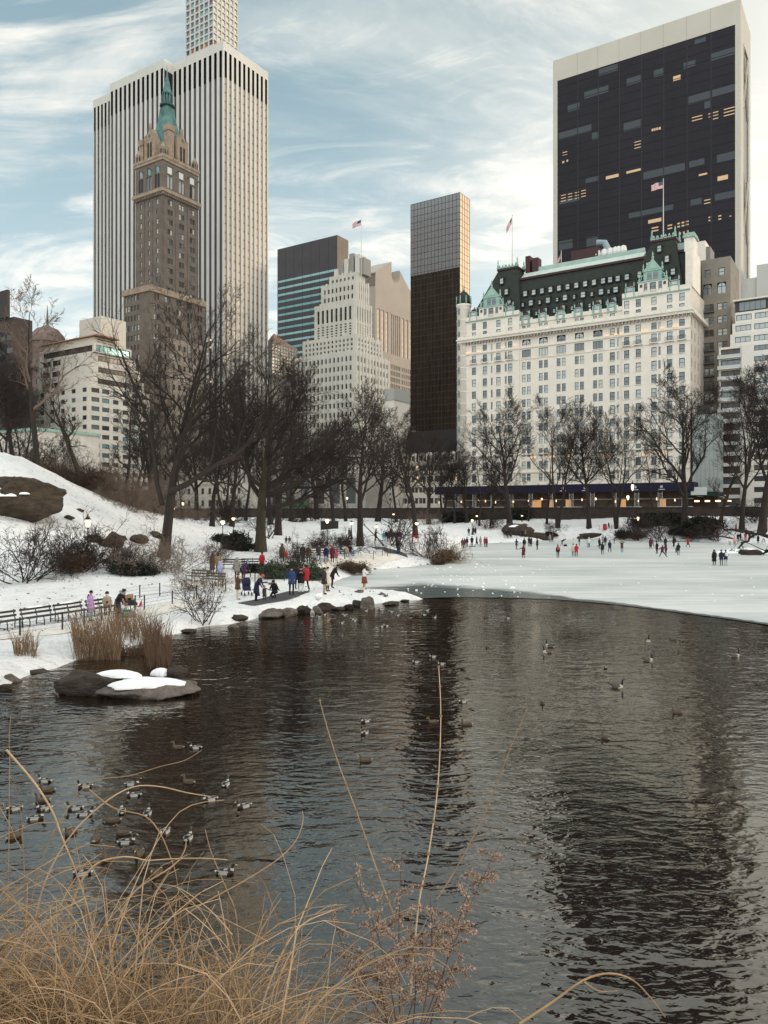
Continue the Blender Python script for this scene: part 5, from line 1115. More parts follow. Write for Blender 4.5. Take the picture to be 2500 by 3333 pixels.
# the two big trees of the near bank
tree_kind("tall", seed=11, H=25.5, r0=.50, fork=.27, spread=.80, limbs=10, kids=(10, 9, 6), up=.45, twig=.012, limb_len=.56, lows=.2, rise=.5, lean=(.05, 0), extra=[((.5, 0, 6.2), (.9, .1, .42), 12.5, .34), ((-.1, 0, 5.0), (-.45, .1, .95), 15.5, .26), ((.4, 0, 9.0), (.55, -.1, .8), 12.5, .24)])
tree_kind("broad", seed=23, H=18.5, r0=.56, fork=.30, spread=1.15, limbs=12, kids=(11, 9, 7), up=.30, twig=.013, limb_len=.60, lows=.1, bark=BARKG, extra=[((0, 0, 5.6), (1, -.1, .30), 13.5, .30), ((0, 0, 5.9), (.75, .3, .75), 12, .30), ((0, 0, 5.6), (-.7, .2, .8), 12, .28), ((0, 0, 6.2), (.2, -.6, .9), 11, .25)])
tree_kind("upright", seed=31, H=20, r0=.42, fork=.30, spread=.80, limbs=11, kids=(11, 9, 7), up=.5, twig=.014, limb_len=.56, rise=.6)
tree_kind("vase", seed=47, H=20, r0=.44, fork=.33, spread=.90, limbs=10, kids=(11, 9, 7), up=.5, twig=.014, limb_len=.60, rise=.7, forks=2)
tree_kind("round", seed=53, H=17, r0=.42, fork=.28, spread=.95, limbs=11, kids=(11, 9, 7), up=.42, twig=.014, limb_len=.60, rise=.55)
tree_kind("slim", seed=61, H=16, r0=.20, fork=.30, spread=.50, limbs=8, kids=(7, 6, 5), up=.5, twig=.016, limb_len=.45)
tree_kind("airy", seed=83, H=20, r0=.34, fork=.36, spread=.85, limbs=8, kids=(8, 7, 6), up=.42, twig=.016, limb_len=.50, twigm=TWIGL, bark=BARK)
tree_kind("leaning", seed=97, H=17, r0=.36, fork=.34, spread=.75, limbs=7, kids=(7, 7, 5), up=.4, twig=.018, limb_len=.52, lean=(-.28, 0), bark=BARKG)
def along(px, D): x = (px-1250)/2500*D; return Vector((x, D, tz(x, D)))
def H_for(p, py): return EYE+(1666-py)/2500*p.y-p.z
def T(key, label, px, base, top, Hk, rot=0.0, D=None, group=None, xy=1.0):
    p = along(px, D) if D else ground(px, base); s = max(.4, H_for(p, top)/Hk)
    return plant_tree(key, label, p, s, rot, group, xy=xy)
T("tall", "tall twin limbed bare tree with one long low limb sweeping toward the water", 532, 1815, 935, 25.5, 0.0)
T("broad", "broad spreading bare tree with a thick mossy trunk above the snowy path", 848, 1796, 1190, 19.0, 0.0)
T("upright", "bare tree with a flared trunk behind the figure in the orange hat", 1172, 1763, 1250, 20, .7, D=103, xy=1.0)
T("upright", "bare tree beside the red post near the curve of the path", 1352, 1736, 1335, 20, 2.1, D=122)
T("round", "low forking bare tree at the snow capped boulder on the far bank", 1660, 1718, 1325, 17, .4)
T("slim", "thin bare tree next to the low forking one on the far bank", 1560, 1712, 1440, 16, 1.2)
T("slim", "slender bare tree standing in front of the lit shopfront", 1780, 1706, 1400, 16, .2)
T("vase", "tall vase shaped bare tree before the middle of the white hotel", 1815, 1718, 1310, 20, .3, xy=.85)
T("upright", "upright bare tree before the hotel's paired windows", 1917, 1717, 1325, 20, 1.1, xy=.9)
T("vase", "bare tree with a crooked low limb by the red barrel", 2006, 1723, 1335, 20, 2.5, xy=.85)
T("round", "wide crowned bare tree before the hotel's wrapped corner", 2228, 1735, 1270, 17, 2.2)
T("slim", "thin bare sapling between the hotel corner and the lamp", 2125, 1690, 1420, 16, 2.9)
T("vase", "tall bare tree with paired trunks before the netted building", 2415, 1725, 1225, 20, 1.3)
T("round", "massive bare tree cut by the picture edge on the far bank", 2482, 1735, 1215, 17, 4.0)
T("leaning", "small crooked bare tree in front of the netted building", 2345, 1700, 1420, 17, 3.2)
T("airy", "pale seed tipped tree standing on top of the snowy hill", 118, 1560, 930, 20, .5, D=98)
T("leaning", "ivy clad bare tree leaning over the ridge of the hill", 268, 1640, 1160, 17, .1, D=104)
T("slim", "thin straight bare tree behind the slope of the hill", 408, 1680, 1190, 16, .8, D=112)
T("upright", "bare tree growing behind the foot of the snowy slope", 492, 1690, 1230, 20, 3.3, D=128, xy=.8)
for i, (px, D, top) in enumerate(((12, 104, 1230), (42, 110, 1180), (75, 118, 1270), (-40, 100, 1150))):
    T("round" if i % 2 else "vase", "dark bare tree in the clump above the boulder on the hill", px, 0, top, 17 if i % 2 else 20, i*1.7, D=D, group="clump of bare trees on the hill")
T("upright", "straight bare trunk between the twin lamps and the broad tree", 690, 1700, 1330, 20, 5.0, D=140)
T("vase", "bare tree behind the broad mossy one by the park wall", 755, 1700, 1240, 20, 1.9, D=150)
T("upright", "thick trunked bare tree just behind the broad mossy one", 905, 1740, 1210, 20, .2, D=124)
rr = random.Random(12); K = ["slim", "upright", "vase", "slim", "round"]; HH = {"slim": 16, "round": 17, "vase": 20, "upright": 20}
far = [(590, 180, 1400), (640, 190, 1360), (730, 205, 1380), (800, 185, 1330), (880, 165, 1400), (945, 195, 1300), (1030, 215, 1350), (1085, 175, 1400), (1125, 205, 1330), (1230, 210, 1380), (1290, 200, 1390), (1395, 190, 1420), (1440, 205, 1440), (1480, 190, 1410), (1520, 190, 1480), (350, 150, 1420), (440, 160, 1380), (220, 140, 1430), (150, 135, 1400), (1600, 195, 1500), (1720, 190, 1530)]
for i, (px, D, top) in enumerate(far):
    k = K[i % 5]; T(k, "grey brown bare tree in the thicket before the park wall", px, 0, top, HH[k], rr.uniform(0, 6), D=D, group="bare trees in the thicket along the park wall", xy=1.15)
# ------------------------------------------------------------------ shrubs
SH = {}
def shrub_kind(key, seed, H, stems, spread, kids, r0, twig, m, up=.25):
    R = np.random.default_rng(seed); w = Wood()
    def br(p, d, L, r, lev):
        n = 4; pts = [p]; dd = d/np.linalg.norm(d)
        for i in range(n): dd = dd+R.normal(0, .20, 3)+np.array((0, 0, up*.15)); dd /= np.linalg.norm(dd); pts.append(pts[-1]+dd*L/n)
        pts = np.array(pts); w.tube(pts, np.maximum(r*np.linspace(1, .35, n+1), twig*.7), 4 if lev == 0 else 3)
        if lev >= len(kids): return
        for i in range(kids[lev]):
            q = (.25+.75*R.random())*n; a = int(min(q, n-1e-6)); pp = pts[a]+(pts[a+1]-pts[a])*(q-a); v = R.normal(0, 1, 3); v /= np.linalg.norm(v); br(pp, dd+v*.9, L*R.uniform(.35, .6), max(r*.5, twig), lev+1)
    for i in range(stems):
        a = R.uniform(0, 6.28); el = R.uniform(.25, 1) ; br(np.array((R.normal(0, .12*H), R.normal(0, .12*H), -.15)), np.array((math.cos(a)*spread, math.sin(a)*spread, el)), H*R.uniform(.7, 1.15), r0, 0)
    SH[key] = w.mesh("branches", m)
shrub_kind("bare", 5, 2.6, 14, .8, (6, 5, 4), .035, .010, TWIG)
shrub_kind("vasey", 7, 3.2, 9, .55, (6, 4), .05, .014, TWIG, up=.4)
shrub_kind("dense", 9, 1.6, 30, 1.2, (7, 6), .02, .011, mat("twig_rust", (.055, .034, .025), .95))
shrub_kind("pale", 13, 2.4, 16, .8, (6, 5, 3), .022, .009, TWIGL)
shrub_kind("tan", 15, 2.2, 60, .95, (4, 3), .018, .010, mat("twig_straw", (.20, .135, .07), .95), up=.1)
def leafy(key, seed, n, R_, hz, m, leaf):
    R = np.random.default_rng(seed); cl = R.normal(0, 1, (26, 3)); cl /= np.linalg.norm(cl, axis=1)[:, None]; cl *= R.uniform(.3, 1, (26, 1))*np.array((R_, R_, hz)); cl[:, 2] = np.abs(cl[:, 2])*1.0+.15
    c = cl[R.integers(0, 26, n)]+R.normal(0, .22*R_, (n, 3))*np.array((1, 1, .7)); c[:, 2] = np.abs(c[:, 2])
    d = R.normal(0, 1, (n, 3)); d /= np.linalg.norm(d, axis=1)[:, None]; e = np.cross(d, R.normal(0, 1, (n, 3))); e /= np.linalg.norm(e, axis=1)[:, None]
    s = leaf*R.uniform(.6, 1.3, (n, 1)); V = np.stack([c-d*s, c-e*s*.35, c+d*s, c+e*s*.35], 1).reshape(-1, 3); F = np.arange(4*n).reshape(-1, 4)
    SH[key] = np_mesh("foliage", V, F, [m], smooth=False)
EVG = mat("evergreen_leaf", (.040, .055, .030), .7, var=.4, vscale=1.5); YEW = mat("yew_dark", (.016, .018, .013), .85); RUS = mat("dead_leaf", (.09, .05, .03), .9)
leafy("laurel", 3, 2600, 1.3, 1.7, EVG, .13); leafy("yew", 4, 3600, 1.5, 1.2, YEW, .17); leafy("rusty", 6, 1800, 1.3, 1.2, RUS, .10)
def shrub(key, label, p, s=1.0, rot=0.0, group=None, name="bare_shrub", cat="shrub", mix=None, sz=1.0):
    o = thing(name, label, cat, p, rot, group); o.scale = (s, s, s*sz); leafk = key in ("laurel", "yew", "rusty"); link("foliage" if leafk else "branches", SH[key], o)
    if mix: link("branches" if leafk else "foliage", SH[mix], o)
    return o
g3 = ground
shrub("vasey", "vase shaped bare shrub rooted in the rocks at the water's edge", g3(662, 2028), .66, .3)
shrub("vasey", "low bare shrub with a few arching stems near the cream trousered man", g3(640, 1985), .45, 1.9)
shrub("bare", "big tangled bare shrub spreading below the dark boulder", g3(75, 1895), 1.5, .2)
shrub("bare", "tangled bare shrub under the old lamp on the slope", g3(235, 1862), 1.35, 1.1, mix="rusty")
shrub("dense", "dense rust twigged shrub between the lamp and the yews", g3(330, 1835), 1.6, 2.1)
shrub("laurel", "dark green laurel bush at the foot of the snowy slope", g3(405, 1868), .9, 0, name="laurel_bush", mix="bare", sz=.8)
shrub("yew", "dark yew bush beside the tall tree's trunk", g3(445, 1872), .9, 1, name="yew_bush", sz=.8)
shrub("pale", "pale bare sapling in front of the tall tree's trunk", g3(487, 1868), 1.15, .4)
shrub("pale", "pale bare sapling above the bench on the bank", g3(570, 1860), 1.35, 1.4)
shrub("pale", "pale twiggy shrub near the lavender coated child", g3(672, 1925), .8, 2.2)
shrub("bare", "bare shrub behind the bench by the lavender coated child", g3(700, 1835), .8, .9)
shrub("yew", "black spiky yew spreading below the pair of lamps", g3(770, 1790), 1.15, .2, name="yew_bush", sz=1.3)
shrub("yew", "low dark yew drift beside the grey jacket", g3(830, 1862), 1.0, 1.8, name="yew_bush", sz=.5)
shrub("yew", "dark yew clump behind the walkers on the upper path", g3(722, 1765), 1.0, 2.8, name="yew_bush", sz=.8)
shrub("laurel", "laurel bush with snow beneath it near the red jacket", g3(895, 1882), .85, 0, name="laurel_bush")
shrub("laurel", "olive laurel bush below the brown coated figure", g3(950, 1878), .75, 2, name="laurel_bush", mix="bare")
shrub("laurel", "laurel bush behind the man in the striped jacket", g3(1020, 1888), .85, 4, name="laurel_bush")
shrub("dense", "brown spreading shrub on the shore above the rust skirt", g3(1150, 1868), 1.2, 1, mix="rusty", sz=.7)
shrub("bare", "wide bare shrub arching over the benches", g3(985, 1850), .85, 3)
shrub("rusty", "copper leaved round bush behind the benches", g3(1035, 1785), .85, 0, name="copper_bush", mix="bare", sz=1.0)
shrub("bare", "low bare shrub by the seated pair on the bench", g3(1130, 1800), 1.1, 5, sz=.7)
shrub("dense", "rounded twiggy bush near the tall lamp", g3(1120, 1775), 1.0, 4)
shrub("vasey", "small dark multi stemmed tree over the crowd at the railing", g3(1275, 1775), 1.9, 1.2)
shrub("tan", "straw coloured grassy bush on the snow spit beside the ice", g3(1455, 1826), 1.35, .3, name="straw_bush", mix="rusty", sz=.75)
shrub("bare", "bare shrub rising behind the straw coloured bush", g3(1400, 1820), 1.4, 2.0)
shrub("dense", "small dark shrub at the tip of the snow spit", g3(1425, 1838), .55, 2.0, mix="rusty")
shrub("vasey", "bare multi stemmed shrub beside the thick trunk on the bank", g3(868, 1750), 1.5, .5)
for i, (px, py, k, s, lb) in enumerate(((1590, 1722, "bare", 1.6, "bare shrub crowding the figures on the far shore"), (1790, 1748, "yew", 1.0, "round evergreen bush near the snow capped boulder"), (2030, 1752, "yew", 1.5, "dark evergreen shrub on the shore below the single lamp"), (2075, 1756, "rusty", 1.7, "brown leaved shrub on the shore below the single lamp"), (2140, 1755, "bare", 2.2, "bare shrub trailing twigs toward the ice"), (2110, 1712, "yew", 2.6, "broad dark evergreen mass at the foot of the far wall"), (2185, 1708, "yew", 2.4, "dark evergreen mass behind the wide crowned tree"), (2215, 1745, "yew", 1.9, "snow flecked evergreen beside the wide crowned tree"), (2290, 1722, "yew", 2.5, "largest dark evergreen between the two big trunks"), (2270, 1755, "dense", 2.0, "twiggy brown shrub on the shore below the evergreens"), (2335, 1762, "bare", 2.0, "bare shrub on the shore beside the standing red coat"), (2450, 1700, "bare", 2.2, "bare shrub on the slope behind the massive tree"), (1800, 1730, "bare", 1.0, "small bare shrub in the snow of the far bank"), (1690, 1690, "yew", 2.2, "dark evergreen against the far wall behind the boulder"), (1480, 1700, "yew", 2.6, "layered dark evergreen by the far wall near the turret"), (1560, 1690, "dense", 2.6, "rust twigged thicket against the far wall"))):
    shrub(k, lb, g3(px, py), s, i*.9, name="evergreen_bush" if k == "yew" else "bare_shrub", mix="bare" if k == "rusty" else None, sz=.8)
sr = random.Random(5)
for i in range(18):
    px = sr.uniform(330, 1420); D = sr.uniform(125, 225); p = along(px, D); shrub(sr.choice(["bare", "pale", "dense", "bare"]), "brown leafless shrub in the undergrowth below the park wall", p, sr.uniform(1.3, 2.4), sr.uniform(0, 6), "leafless shrubs below the park wall")
for i in range(16):
    px = sr.uniform(60, 520); D = 96+sr.uniform(4, 22); p = along(px, D); shrub(sr.choice(["bare", "pale", "dense"]), "brown leafless shrub behind the crest of the snowy hill", p, sr.uniform(1.3, 2.2), sr.uniform(0, 6), "leafless shrubs behind the hill crest")
# ------------------------------------------------------------------ rocks, lamps, benches, fences, reeds
import bmesh
ROCK = mat("dark_rock", (.060, .046, .036), .9, var=.55, vscale=1.6, bump=.9, bscale=6, stretch=(1, 1, 3))
ROCKG = mat("grey_rock", (.125, .105, .090), .9, var=.5, vscale=1.8, bump=.7, bscale=5)
SCHIST = mat("mossy_schist", (.070, .052, .034), .95, var=.6, vscale=.9, bump=1.0, bscale=5, stretch=(1, 1, 2.2))
SNOWC = mat("snow_cap", (.86, .865, .86), .6, bump=.4, bscale=3)
_ico = bmesh.new(); bmesh.ops.create_icosphere(_ico, subdivisions=4, radius=1.0); _iv = np.array([v.co[:] for v in _ico.verts]); _if = np.array([[v.index for v in f.verts] for f in _ico.faces]); _ico.free()
def lumpy(seed, amp=.36, flat=.0, facets=14):
    R = np.random.default_rng(seed); V = _iv.copy()
    for i in range(facets):                        # broken planes
        n = R.normal(0, 1, 3); n /= np.linalg.norm(n); d = R.uniform(.55, .9); h = V@n; V = V-np.maximum(h-d, 0)[:, None]*n
    for f, a in ((1.7, amp), (4, amp*.35), (9, amp*.22), (17, amp*.12)):
        p = R.uniform(0, 6, 3); V = V*(1+a*np.sin(V[:, :1]*f+p[0])*np.sin(V[:, 1:2]*f+p[1])*np.sin(V[:, 2:]*f+p[2]))
    return V
def rock(label, p, sx, sy, sz, seed, m=None, rot=0.0, group=None, sink=.35, cap=None, name="rock"):
    o = thing(name, label, "rock", p, rot, group); V = lumpy(seed)*np.array((sx, sy, sz)); V[:, 2] += sz*(1-2*sink)
    link("stone", np_mesh("stone", V, _if, [m or ROCK]), o)
    if cap:
        for (cx, cy, rx, ry, cz, h) in cap:
            C = _iv.copy(); C[:, 2] = np.where(C[:, 2] > 0, C[:, 2], C[:, 2]*.15); th = np.arctan2(C[:, 1], C[:, 0]); rr = 1+.16*np.sin(th*3+seed)+.10*np.sin(th*7+seed*2)+.05*np.sin(th*15+seed)
            C = C*np.array((rx, ry, h))*np.stack([rr, rr, np.ones_like(rr)], -1)+np.array((cx, cy, cz)); link("snow_cap", np_mesh("snow_cap", C, _if, [SNOWC]), o)
    return o
# the snow capped islet
x, y = wat(318, 2262); rock("long dark ridge of rock at the back of the snow capped islet", (x, y+.5, 0), 1.55, .62, .62, 3, ROCK, -.12, sink=.35, cap=[(.55, .0, .78, .30, .52, .22)])
x, y = wat(462, 2275); rock("flat grey islet rock carrying a big patch of snow", (x, y+.75, 0), 1.85, .95, .42, 8, ROCKG, .1, sink=.4, cap=[(-.12, -.08, 1.18, .62, .31, .23)])
x, y = wat(548, 2235); rock("small dark rock poking up behind the islet's snow patch", (x, y+.6, 0), .42, .35, .42, 5, ROCK, 0, sink=.3, cap=[(-.42, -.05, .3, .22, .28, .26)])
# the big boulder on the hill and smaller outcrops
p = ground(80, 1712); rock("huge dark mossy boulder breaking out of the snowy hillside", (p.x-.6, p.y+1.5, p.z-.2), 3.5, 2.3, 2.7, 21, SCHIST, .1, sink=.18, cap=[(-1.5, -1.7, 1.2, .7, 2.7, .35), (.3, -1.3, .5, .3, 2.9, .2)])
p = ground(20, 1600); rock("upper shoulder of the mossy boulder under the hilltop snow", (p.x-.6, p.y+1.2, p.z-.4), 3.6, 1.8, 1.2, 27, SCHIST, .3)
for i, (px, py, w, lb) in enumerate(((262, 1664, 16, "small black outcrop in the hill snow above the old lamp"), (222, 1690, 22, "rough outcrop at the edge of the boulder's snow"), (300, 1762, 45, "low brown outcrop under the old lamp"), (365, 1775, 60, "long brown outcrop sloping down below the hill"), (455, 1760, 40, "brown rocks in the snow by the tall tree"), (515, 1748, 45, "brown rocks behind the tall tree's trunk"))):
    p = ground(px, py); s = w/2500*p.y; rock(lb, p, s, s*.7, s*.45, 30+i, SCHIST, .3*i, sink=.4)
# shore rocks under the near bank
for i, (px, py, w, h, m, lb) in enumerate(((33, 2220, 55, 26, ROCKG, "rounded rock on the nearest bit of shore"), (14, 2246, 45, 20, ROCK, "dark rock at the water cut by the picture edge"), (108, 2192, 95, 12, ROCK, "flat dark ledge at the foot of the near snow"), (612, 2058, 55, 12, ROCK, "low wet rock below the vase shaped shrub"), (769, 2022, 84, 24, ROCK, "dark flat slab stepping into the pond"), (758, 2043, 46, 15, ROCKG, "grey rounded stone in the water before the dark slab"), (788, 2036, 34, 14, ROCKG, "smaller grey stone beside the rounded one"), (880, 2012, 95, 36, ROCKG, "long brown boulder along the shore wall"), (936, 2004, 70, 38, ROCKG, "brown boulder joining the long one on the shore"), (985, 1996, 60, 40, ROCK, "tall dark boulder in the middle of the shore wall"), (1036, 1996, 40, 26, ROCKG, "round boulder below the lump of snow"), (1060, 1984, 66, 24, ROCK, "dark sloping rock beyond the round boulder"), (1102, 1986, 44, 13, ROCK, "low rock at the gap in the shore wall"), (1138, 1982, 40, 20, ROCK, "brown rock beside the square block"), (1160, 1972, 44, 26, ROCK, "jagged rock leaning on the square block"), (1198, 1982, 62, 46, ROCKG, "big square block of rock near the snow point"), (1275, 1968, 75, 9, ROCK, "thin dark ledge under the snow point"), (1320, 1958, 40, 7, ROCK, "last small rock at the tip of the snow point"))):
    x, y = wat(px, py); s = w/2500*y*.56; hz = h/2500*y*.62; rock(lb, (x, y+s*.45, 0), s, s*.75, hz, 50+i, m, .5*i, sink=.32, cap=[(-.1, 0, s*.35, s*.25, hz*.9, .08)] if i in (9, 13) else None)
for i, (px, py, w, lb) in enumerate(((1241, 1936, 26, "small dark stone on the snow of the point"), (1256, 1941, 18, "tiny stone beside the small dark one on the point"), (1169, 1928, 36, "flat grey stone in the snow by the rust skirt"), (863, 1897, 22, "dark stone in the snow by the path bend"), (889, 1903, 26, "low stone nearer the water by the path bend"))):
    p = ground(px, py); s = w/2500*p.y*.6; rock(lb, p, s, s*.7, s*.4, 80+i, ROCKG, i, sink=.4)
p = ground(1040, 1950); rock("white lump of snow resting on the shore rocks", (p.x*.97, p.y*.96, .75), .28, .25, .24, 90, SNOWC, name="snow_lump")
p = ground(1690, 1740); rock("big dark boulder topped with snow on the far bank", (p.x, p.y, p.z), 3.2, 2.2, 2.2, 91, ROCK, .3, sink=.3, cap=[(-.6, -.4, 2.2, 1.3, 1.6, .5)])
p = ground(1745, 1750); rock("long sloping rock beside the snow topped boulder", (p.x, p.y, p.z), 3.0, 1.2, .8, 92, SCHIST, .3, sink=.3)
p = ground(1775, 1757); rock("low brown rock where the far bank meets the ice", p, 1.6, .8, .6, 93, ROCK)
p = ground(1925, 1750); rock("wide flat black slab on the far shore", p, 3.2, 1.2, .7, 94, ROCK, .1)
x, y = wat(2442, 1806); rock("small round rock at the snowy islet in the ice", (x, y, 0), 1.6, .9, .75, 95, ROCK, 0, sink=.35)
for i, (px, py, rx, h, lb) in enumerate(((2432, 1800, 2.6, .75, "heap of snow behind the round rock in the ice"), (2380, 1800, 2.4, .3, "flat drift of snow under the dipping branch"), (2488, 1802, 2.2, .4, "snow drift at the picture edge under the branches"))):
    x, y = wat(px, py); o = thing("snow_drift", lb, "snow", (x, y+1.2, 0)); C = _iv*np.array((rx, rx*.6, h))*(1+.08*np.sin(_iv[:, :1]*5+i)); link("drift", np_mesh("drift", C, _if, [SNOWC]), o)
# the fallen limb reaching over the ice
def limb(label, pts, r, D, name="fallen_branch"):
    w = Wood(); P3 = [np.array(at(px, py, D+i*.25)) for i, (px, py) in enumerate(pts)]; fine = [P3[0]]
    for a, c in zip(P3, P3[1:]): fine += [a+(c-a)*t for t in (.33, .66, 1)]
    fine = np.array(fine); fine[1:-1] += np.random.default_rng(len(pts)).normal(0, r*.5, fine[1:-1].shape)
    w.tube(fine, r*np.linspace(1, .3, len(fine)), 6)
    R = np.random.default_rng(int(pts[0][0]))
    for q in range(9): i = R.integers(1, len(fine)-1); d = R.normal(0, 1, 3)*np.array((1, .6, .8)); w.tube(np.array([fine[i], fine[i]+d*.5, fine[i]+d*R.uniform(.8, 1.5)+np.array((0, 0, .1))]), [r*.25, r*.18, r*.08], 4)
    o = thing(name, label, "branch"); link("wood", w.mesh("wood", BARK), o); return o
limb("thick dark fallen limb reaching in from the picture edge over the ice", [(2530, 1752), (2470, 1738), (2420, 1726), (2360, 1718), (2322, 1708)], .34, 112)
limb("bent dark branch dipping down from the fallen limb to the ice", [(2455, 1740), (2440, 1752), (2418, 1770), (2402, 1780), (2401, 1797)], .22, 112)
limb("low arching branch touching the ice beside the three friends", [(2405, 1801), (2390, 1794), (2378, 1790), (2362, 1799)], .14, 112)
limb("long thin branch lying along the far shore", [(2385, 1752), (2350, 1746), (2300, 1744), (2250, 1750), (2222, 1752)], .16, 128)
limb("stubby dark branch low at the picture edge", [(2520, 1788), (2500, 1790), (2480, 1799)], .3, 106)
# lamps
IRON = mat("black_iron", (.018, .017, .017), .6); GLOBE = mat("lamp_globe", (.8, .7, .5), .4, emit=(1.0, .78, .46), estr=1.9)
mb = MB(); mb.lathe([(.17, -.3), (.17, .45), (.11, .55), (.10, .8), (.055, .95), (.05, 2.95), (.09, 3.0), (.05, 3.08)], IRON, 8); LPOST = mb.mesh("post", True)
mb = MB(); mb.lathe([(.08, 3.08), (.22, 3.3), (.27, 3.55), (.2, 3.72)], GLOBE, 9); LGL = mb.mesh("globe", True)
mb = MB(); mb.lathe([(.25, 3.69), (.24, 3.78), (.13, 3.92), (.05, 3.97), (.07, 4.05), (.01, 4.15)], IRON, 9)
for k in range(4): a = k*math.pi/2+.4; mb.tube([(.08*math.cos(a), .08*math.sin(a), 3.06), (.25*math.cos(a), .25*math.sin(a), 3.3), (.29*math.cos(a), .29*math.sin(a), 3.55), (.23*math.cos(a), .23*math.sin(a), 3.72)], .018, IRON, 4)
LCAP = mb.mesh("lantern_frame")
def lamp(px, py, lb, D=None, h=3.9, base_z=None):
    p = along(px, D) if D else under_top(px, py, h)
    if D: h = EYE+(1666-py)/2500*D-p.z
    o = thing("park_lamp", lb, "lamp", p, 0, "lit park lamps"); o.scale = (1, 1, h/3.9) if h < 6 else (1.2, 1.2, h/3.9); link("post", LPOST, o); link("globe", LGL, o); link("lantern_frame", LCAP, o)
lamp(286, 1683, "old lit lamp glowing above the shrubs on the hillside", 63)
for px, py, D, lb in ((563, 1652, 118, "lit lamp right of the tall tree's trunk, the lower of two"), (596, 1630, 150, "lit lamp beside a thin trunk, the higher of two near the annex"), (725, 1690, 100, "large lit lamp above the black yew near the broad tree"), (760, 1682, 116, "smaller lit lamp behind the black yew"), (1065, 1684, 106, "lit lamp on a tall thin post over the twiggy round bush"), (1144, 1696, 118, "lit lamp between the tall lamp and the flared trunk"), (1225, 1708, 118, "lit lamp by the crowd at the railing"), (1356, 1698, 120, "lit lamp in front of the trunk by the red post"), (1537, 1688, 160, "lit lamp near the dark bush on the far shore, the lower of a pair"), (1552, 1676, 185, "lit lamp farther up the bank, the higher of a pair"), (1699, 1676, 188, "lit lamp above the snow topped boulder"), (2077, 1678, 160, "lit lamp on a black post above the shore evergreens"), (1281, 1670, 190, "tiny lit lamp behind the dark multi stemmed tree")): lamp(px, py, lb, D)
for px, py, D, lb in ((2044, 1608, 176, "tall street lamp glowing before the scaffold shed"), (2059, 1570, 176, "topmost street lamp glowing at the navy banner"), (1130, 1615, 238, "distant street lamp glowing through the trees by the avenue")): lamp(px, py, lb, D)
# benches
WOODB = mat("bench_wood", (.055, .048, .042), .8, var=.25, vscale=4)
def bench_meshes():
    s = MB(); 
    for k in range(4): s.box(-.95, .95, -.20+k*.13, -.10+k*.13, .43, .47, WOODB)
    bk = MB()
    for k in range(2): bk.box(-.95, .95, .36+k*.05, .40+k*.05, .58+k*.2, .69+k*.2, WOODB)
    lg = MB(); lg.tube([(0, -.2, -.1), (0, -.22, .25), (0, -.18, .44), (0, .3, .44), (0, .40, .6), (0, .46, .92)], .028, IRON, 5); lg.tube([(0, .3, .44), (0, .36, .2), (0, .34, -.1)], .028, IRON, 5); lg.tube([(0, -.2, .1), (0, .34, .1)], .02, IRON, 4)
    return s.mesh("seat"), bk.mesh("backrest"), lg.mesh("leg")
BS, BB, BL = bench_meshes()
mb = MB(); mb.loft([[(-.5, .33, .893), (.4, .33, .893), (.4, .47, .893), (-.5, .47, .893)], [(-.42, .36, .95), (.3, .36, .95), (.3, .44, .95), (-.42, .44, .95)]], SNOWC); BSN = mb.mesh("snow")
def bench(lb, p, rot, snow=False):
    o = thing("park_bench", lb, "bench", p, rot, "park benches"); link("seat", BS, o); k = link("backrest", BB, o)
    for x in (-.85, 0, .85): link("leg", BL, o, (x, 0, 0))
    if snow: link("snow", BSN, k)
a, c = ground(60, 2046), ground(345, 2002); dv = (c-a).xy.normalized(); rz = math.atan2(dv.y, dv.x)
for i, (px, lb, sn) in enumerate(((12, "black slatted bench cut by the picture edge", False), (120, "black slatted bench with snow on its back rail, second of the row", True), (222, "black slatted bench beside the girl in lilac", True), (330, "black slatted bench the masked woman sits on", False))):
    t = (px-60)/285; p = a.lerp(c, t); bench(lb, (p.x, p.y+.3, tz(p.x, p.y+.3)-.02), rz, sn)
SEATP = a.lerp(c, (342-60)/285)
for px, py, r, lb in ((640, 1895, -.55, "dark bench seen from the side below the pale sapling"), (690, 1905, -.55, "dark bench next to the lavender coated child"), (760, 1855, .05, "bench behind the brown coated pair"), (820, 1852, .05, "bench behind the grey jacket"), (985, 1829, .08, "bench behind the dark coated standing pair"), (1040, 1824, .1, "bench behind the woman in the maroon coat"), (1095, 1818, .12, "bench where the two friends sit with crossed legs"), (1655, 1752, .2, "railing like bench beneath the snow topped boulder")):
    bench(lb, ground(px, py), r)
# wire fences
def fence(lb, pts, step=2.2, h=.85):
    o = thing("wire_fence", lb, "fence"); P3 = [ground(*p) for p in pts]; posts = []
    for a, c in zip(P3, P3[1:]):
        n = max(1, int((c-a).length/step)); posts += [a.lerp(c, i/n) for i in range(n)]
    posts.append(P3[-1]); top = []
    for q in posts:
        z = tz(q.x, q.y); m = MB(); m.box(-.03, .03, -.03, .03, -.2, h, IRON); m.obj("post", o, loc=(q.x, q.y, z)); top.append((q.x, q.y, z))
    m = MB()
    for k in range(4): m.tube([(x, y, z+h*(.22+.24*k)) for x, y, z in top], .008, IRON, 3)
    m.obj("wire", o)
fence("low wire fence with black posts between the near path and the reeds", [(-30, 2085), (65, 2070), (203, 2052), (274, 2036), (330, 2026)])
fence("low wire fence behind the shopping cart on the near bank", [(440, 1985), (470, 1985), (561, 1968), (640, 1950)])
fence("low wire fence climbing the snow beyond the cart", [(400, 1960), (455, 1948), (520, 1940)])
fence("low wire fence round the bend of the dark wet path", [(1180, 1778), (1222, 1786), (1250, 1795), (1262, 1812)])
fence("low wire fence along the far side of the dark wet path", [(1195, 1768), (1245, 1778), (1300, 1786), (1320, 1798)])
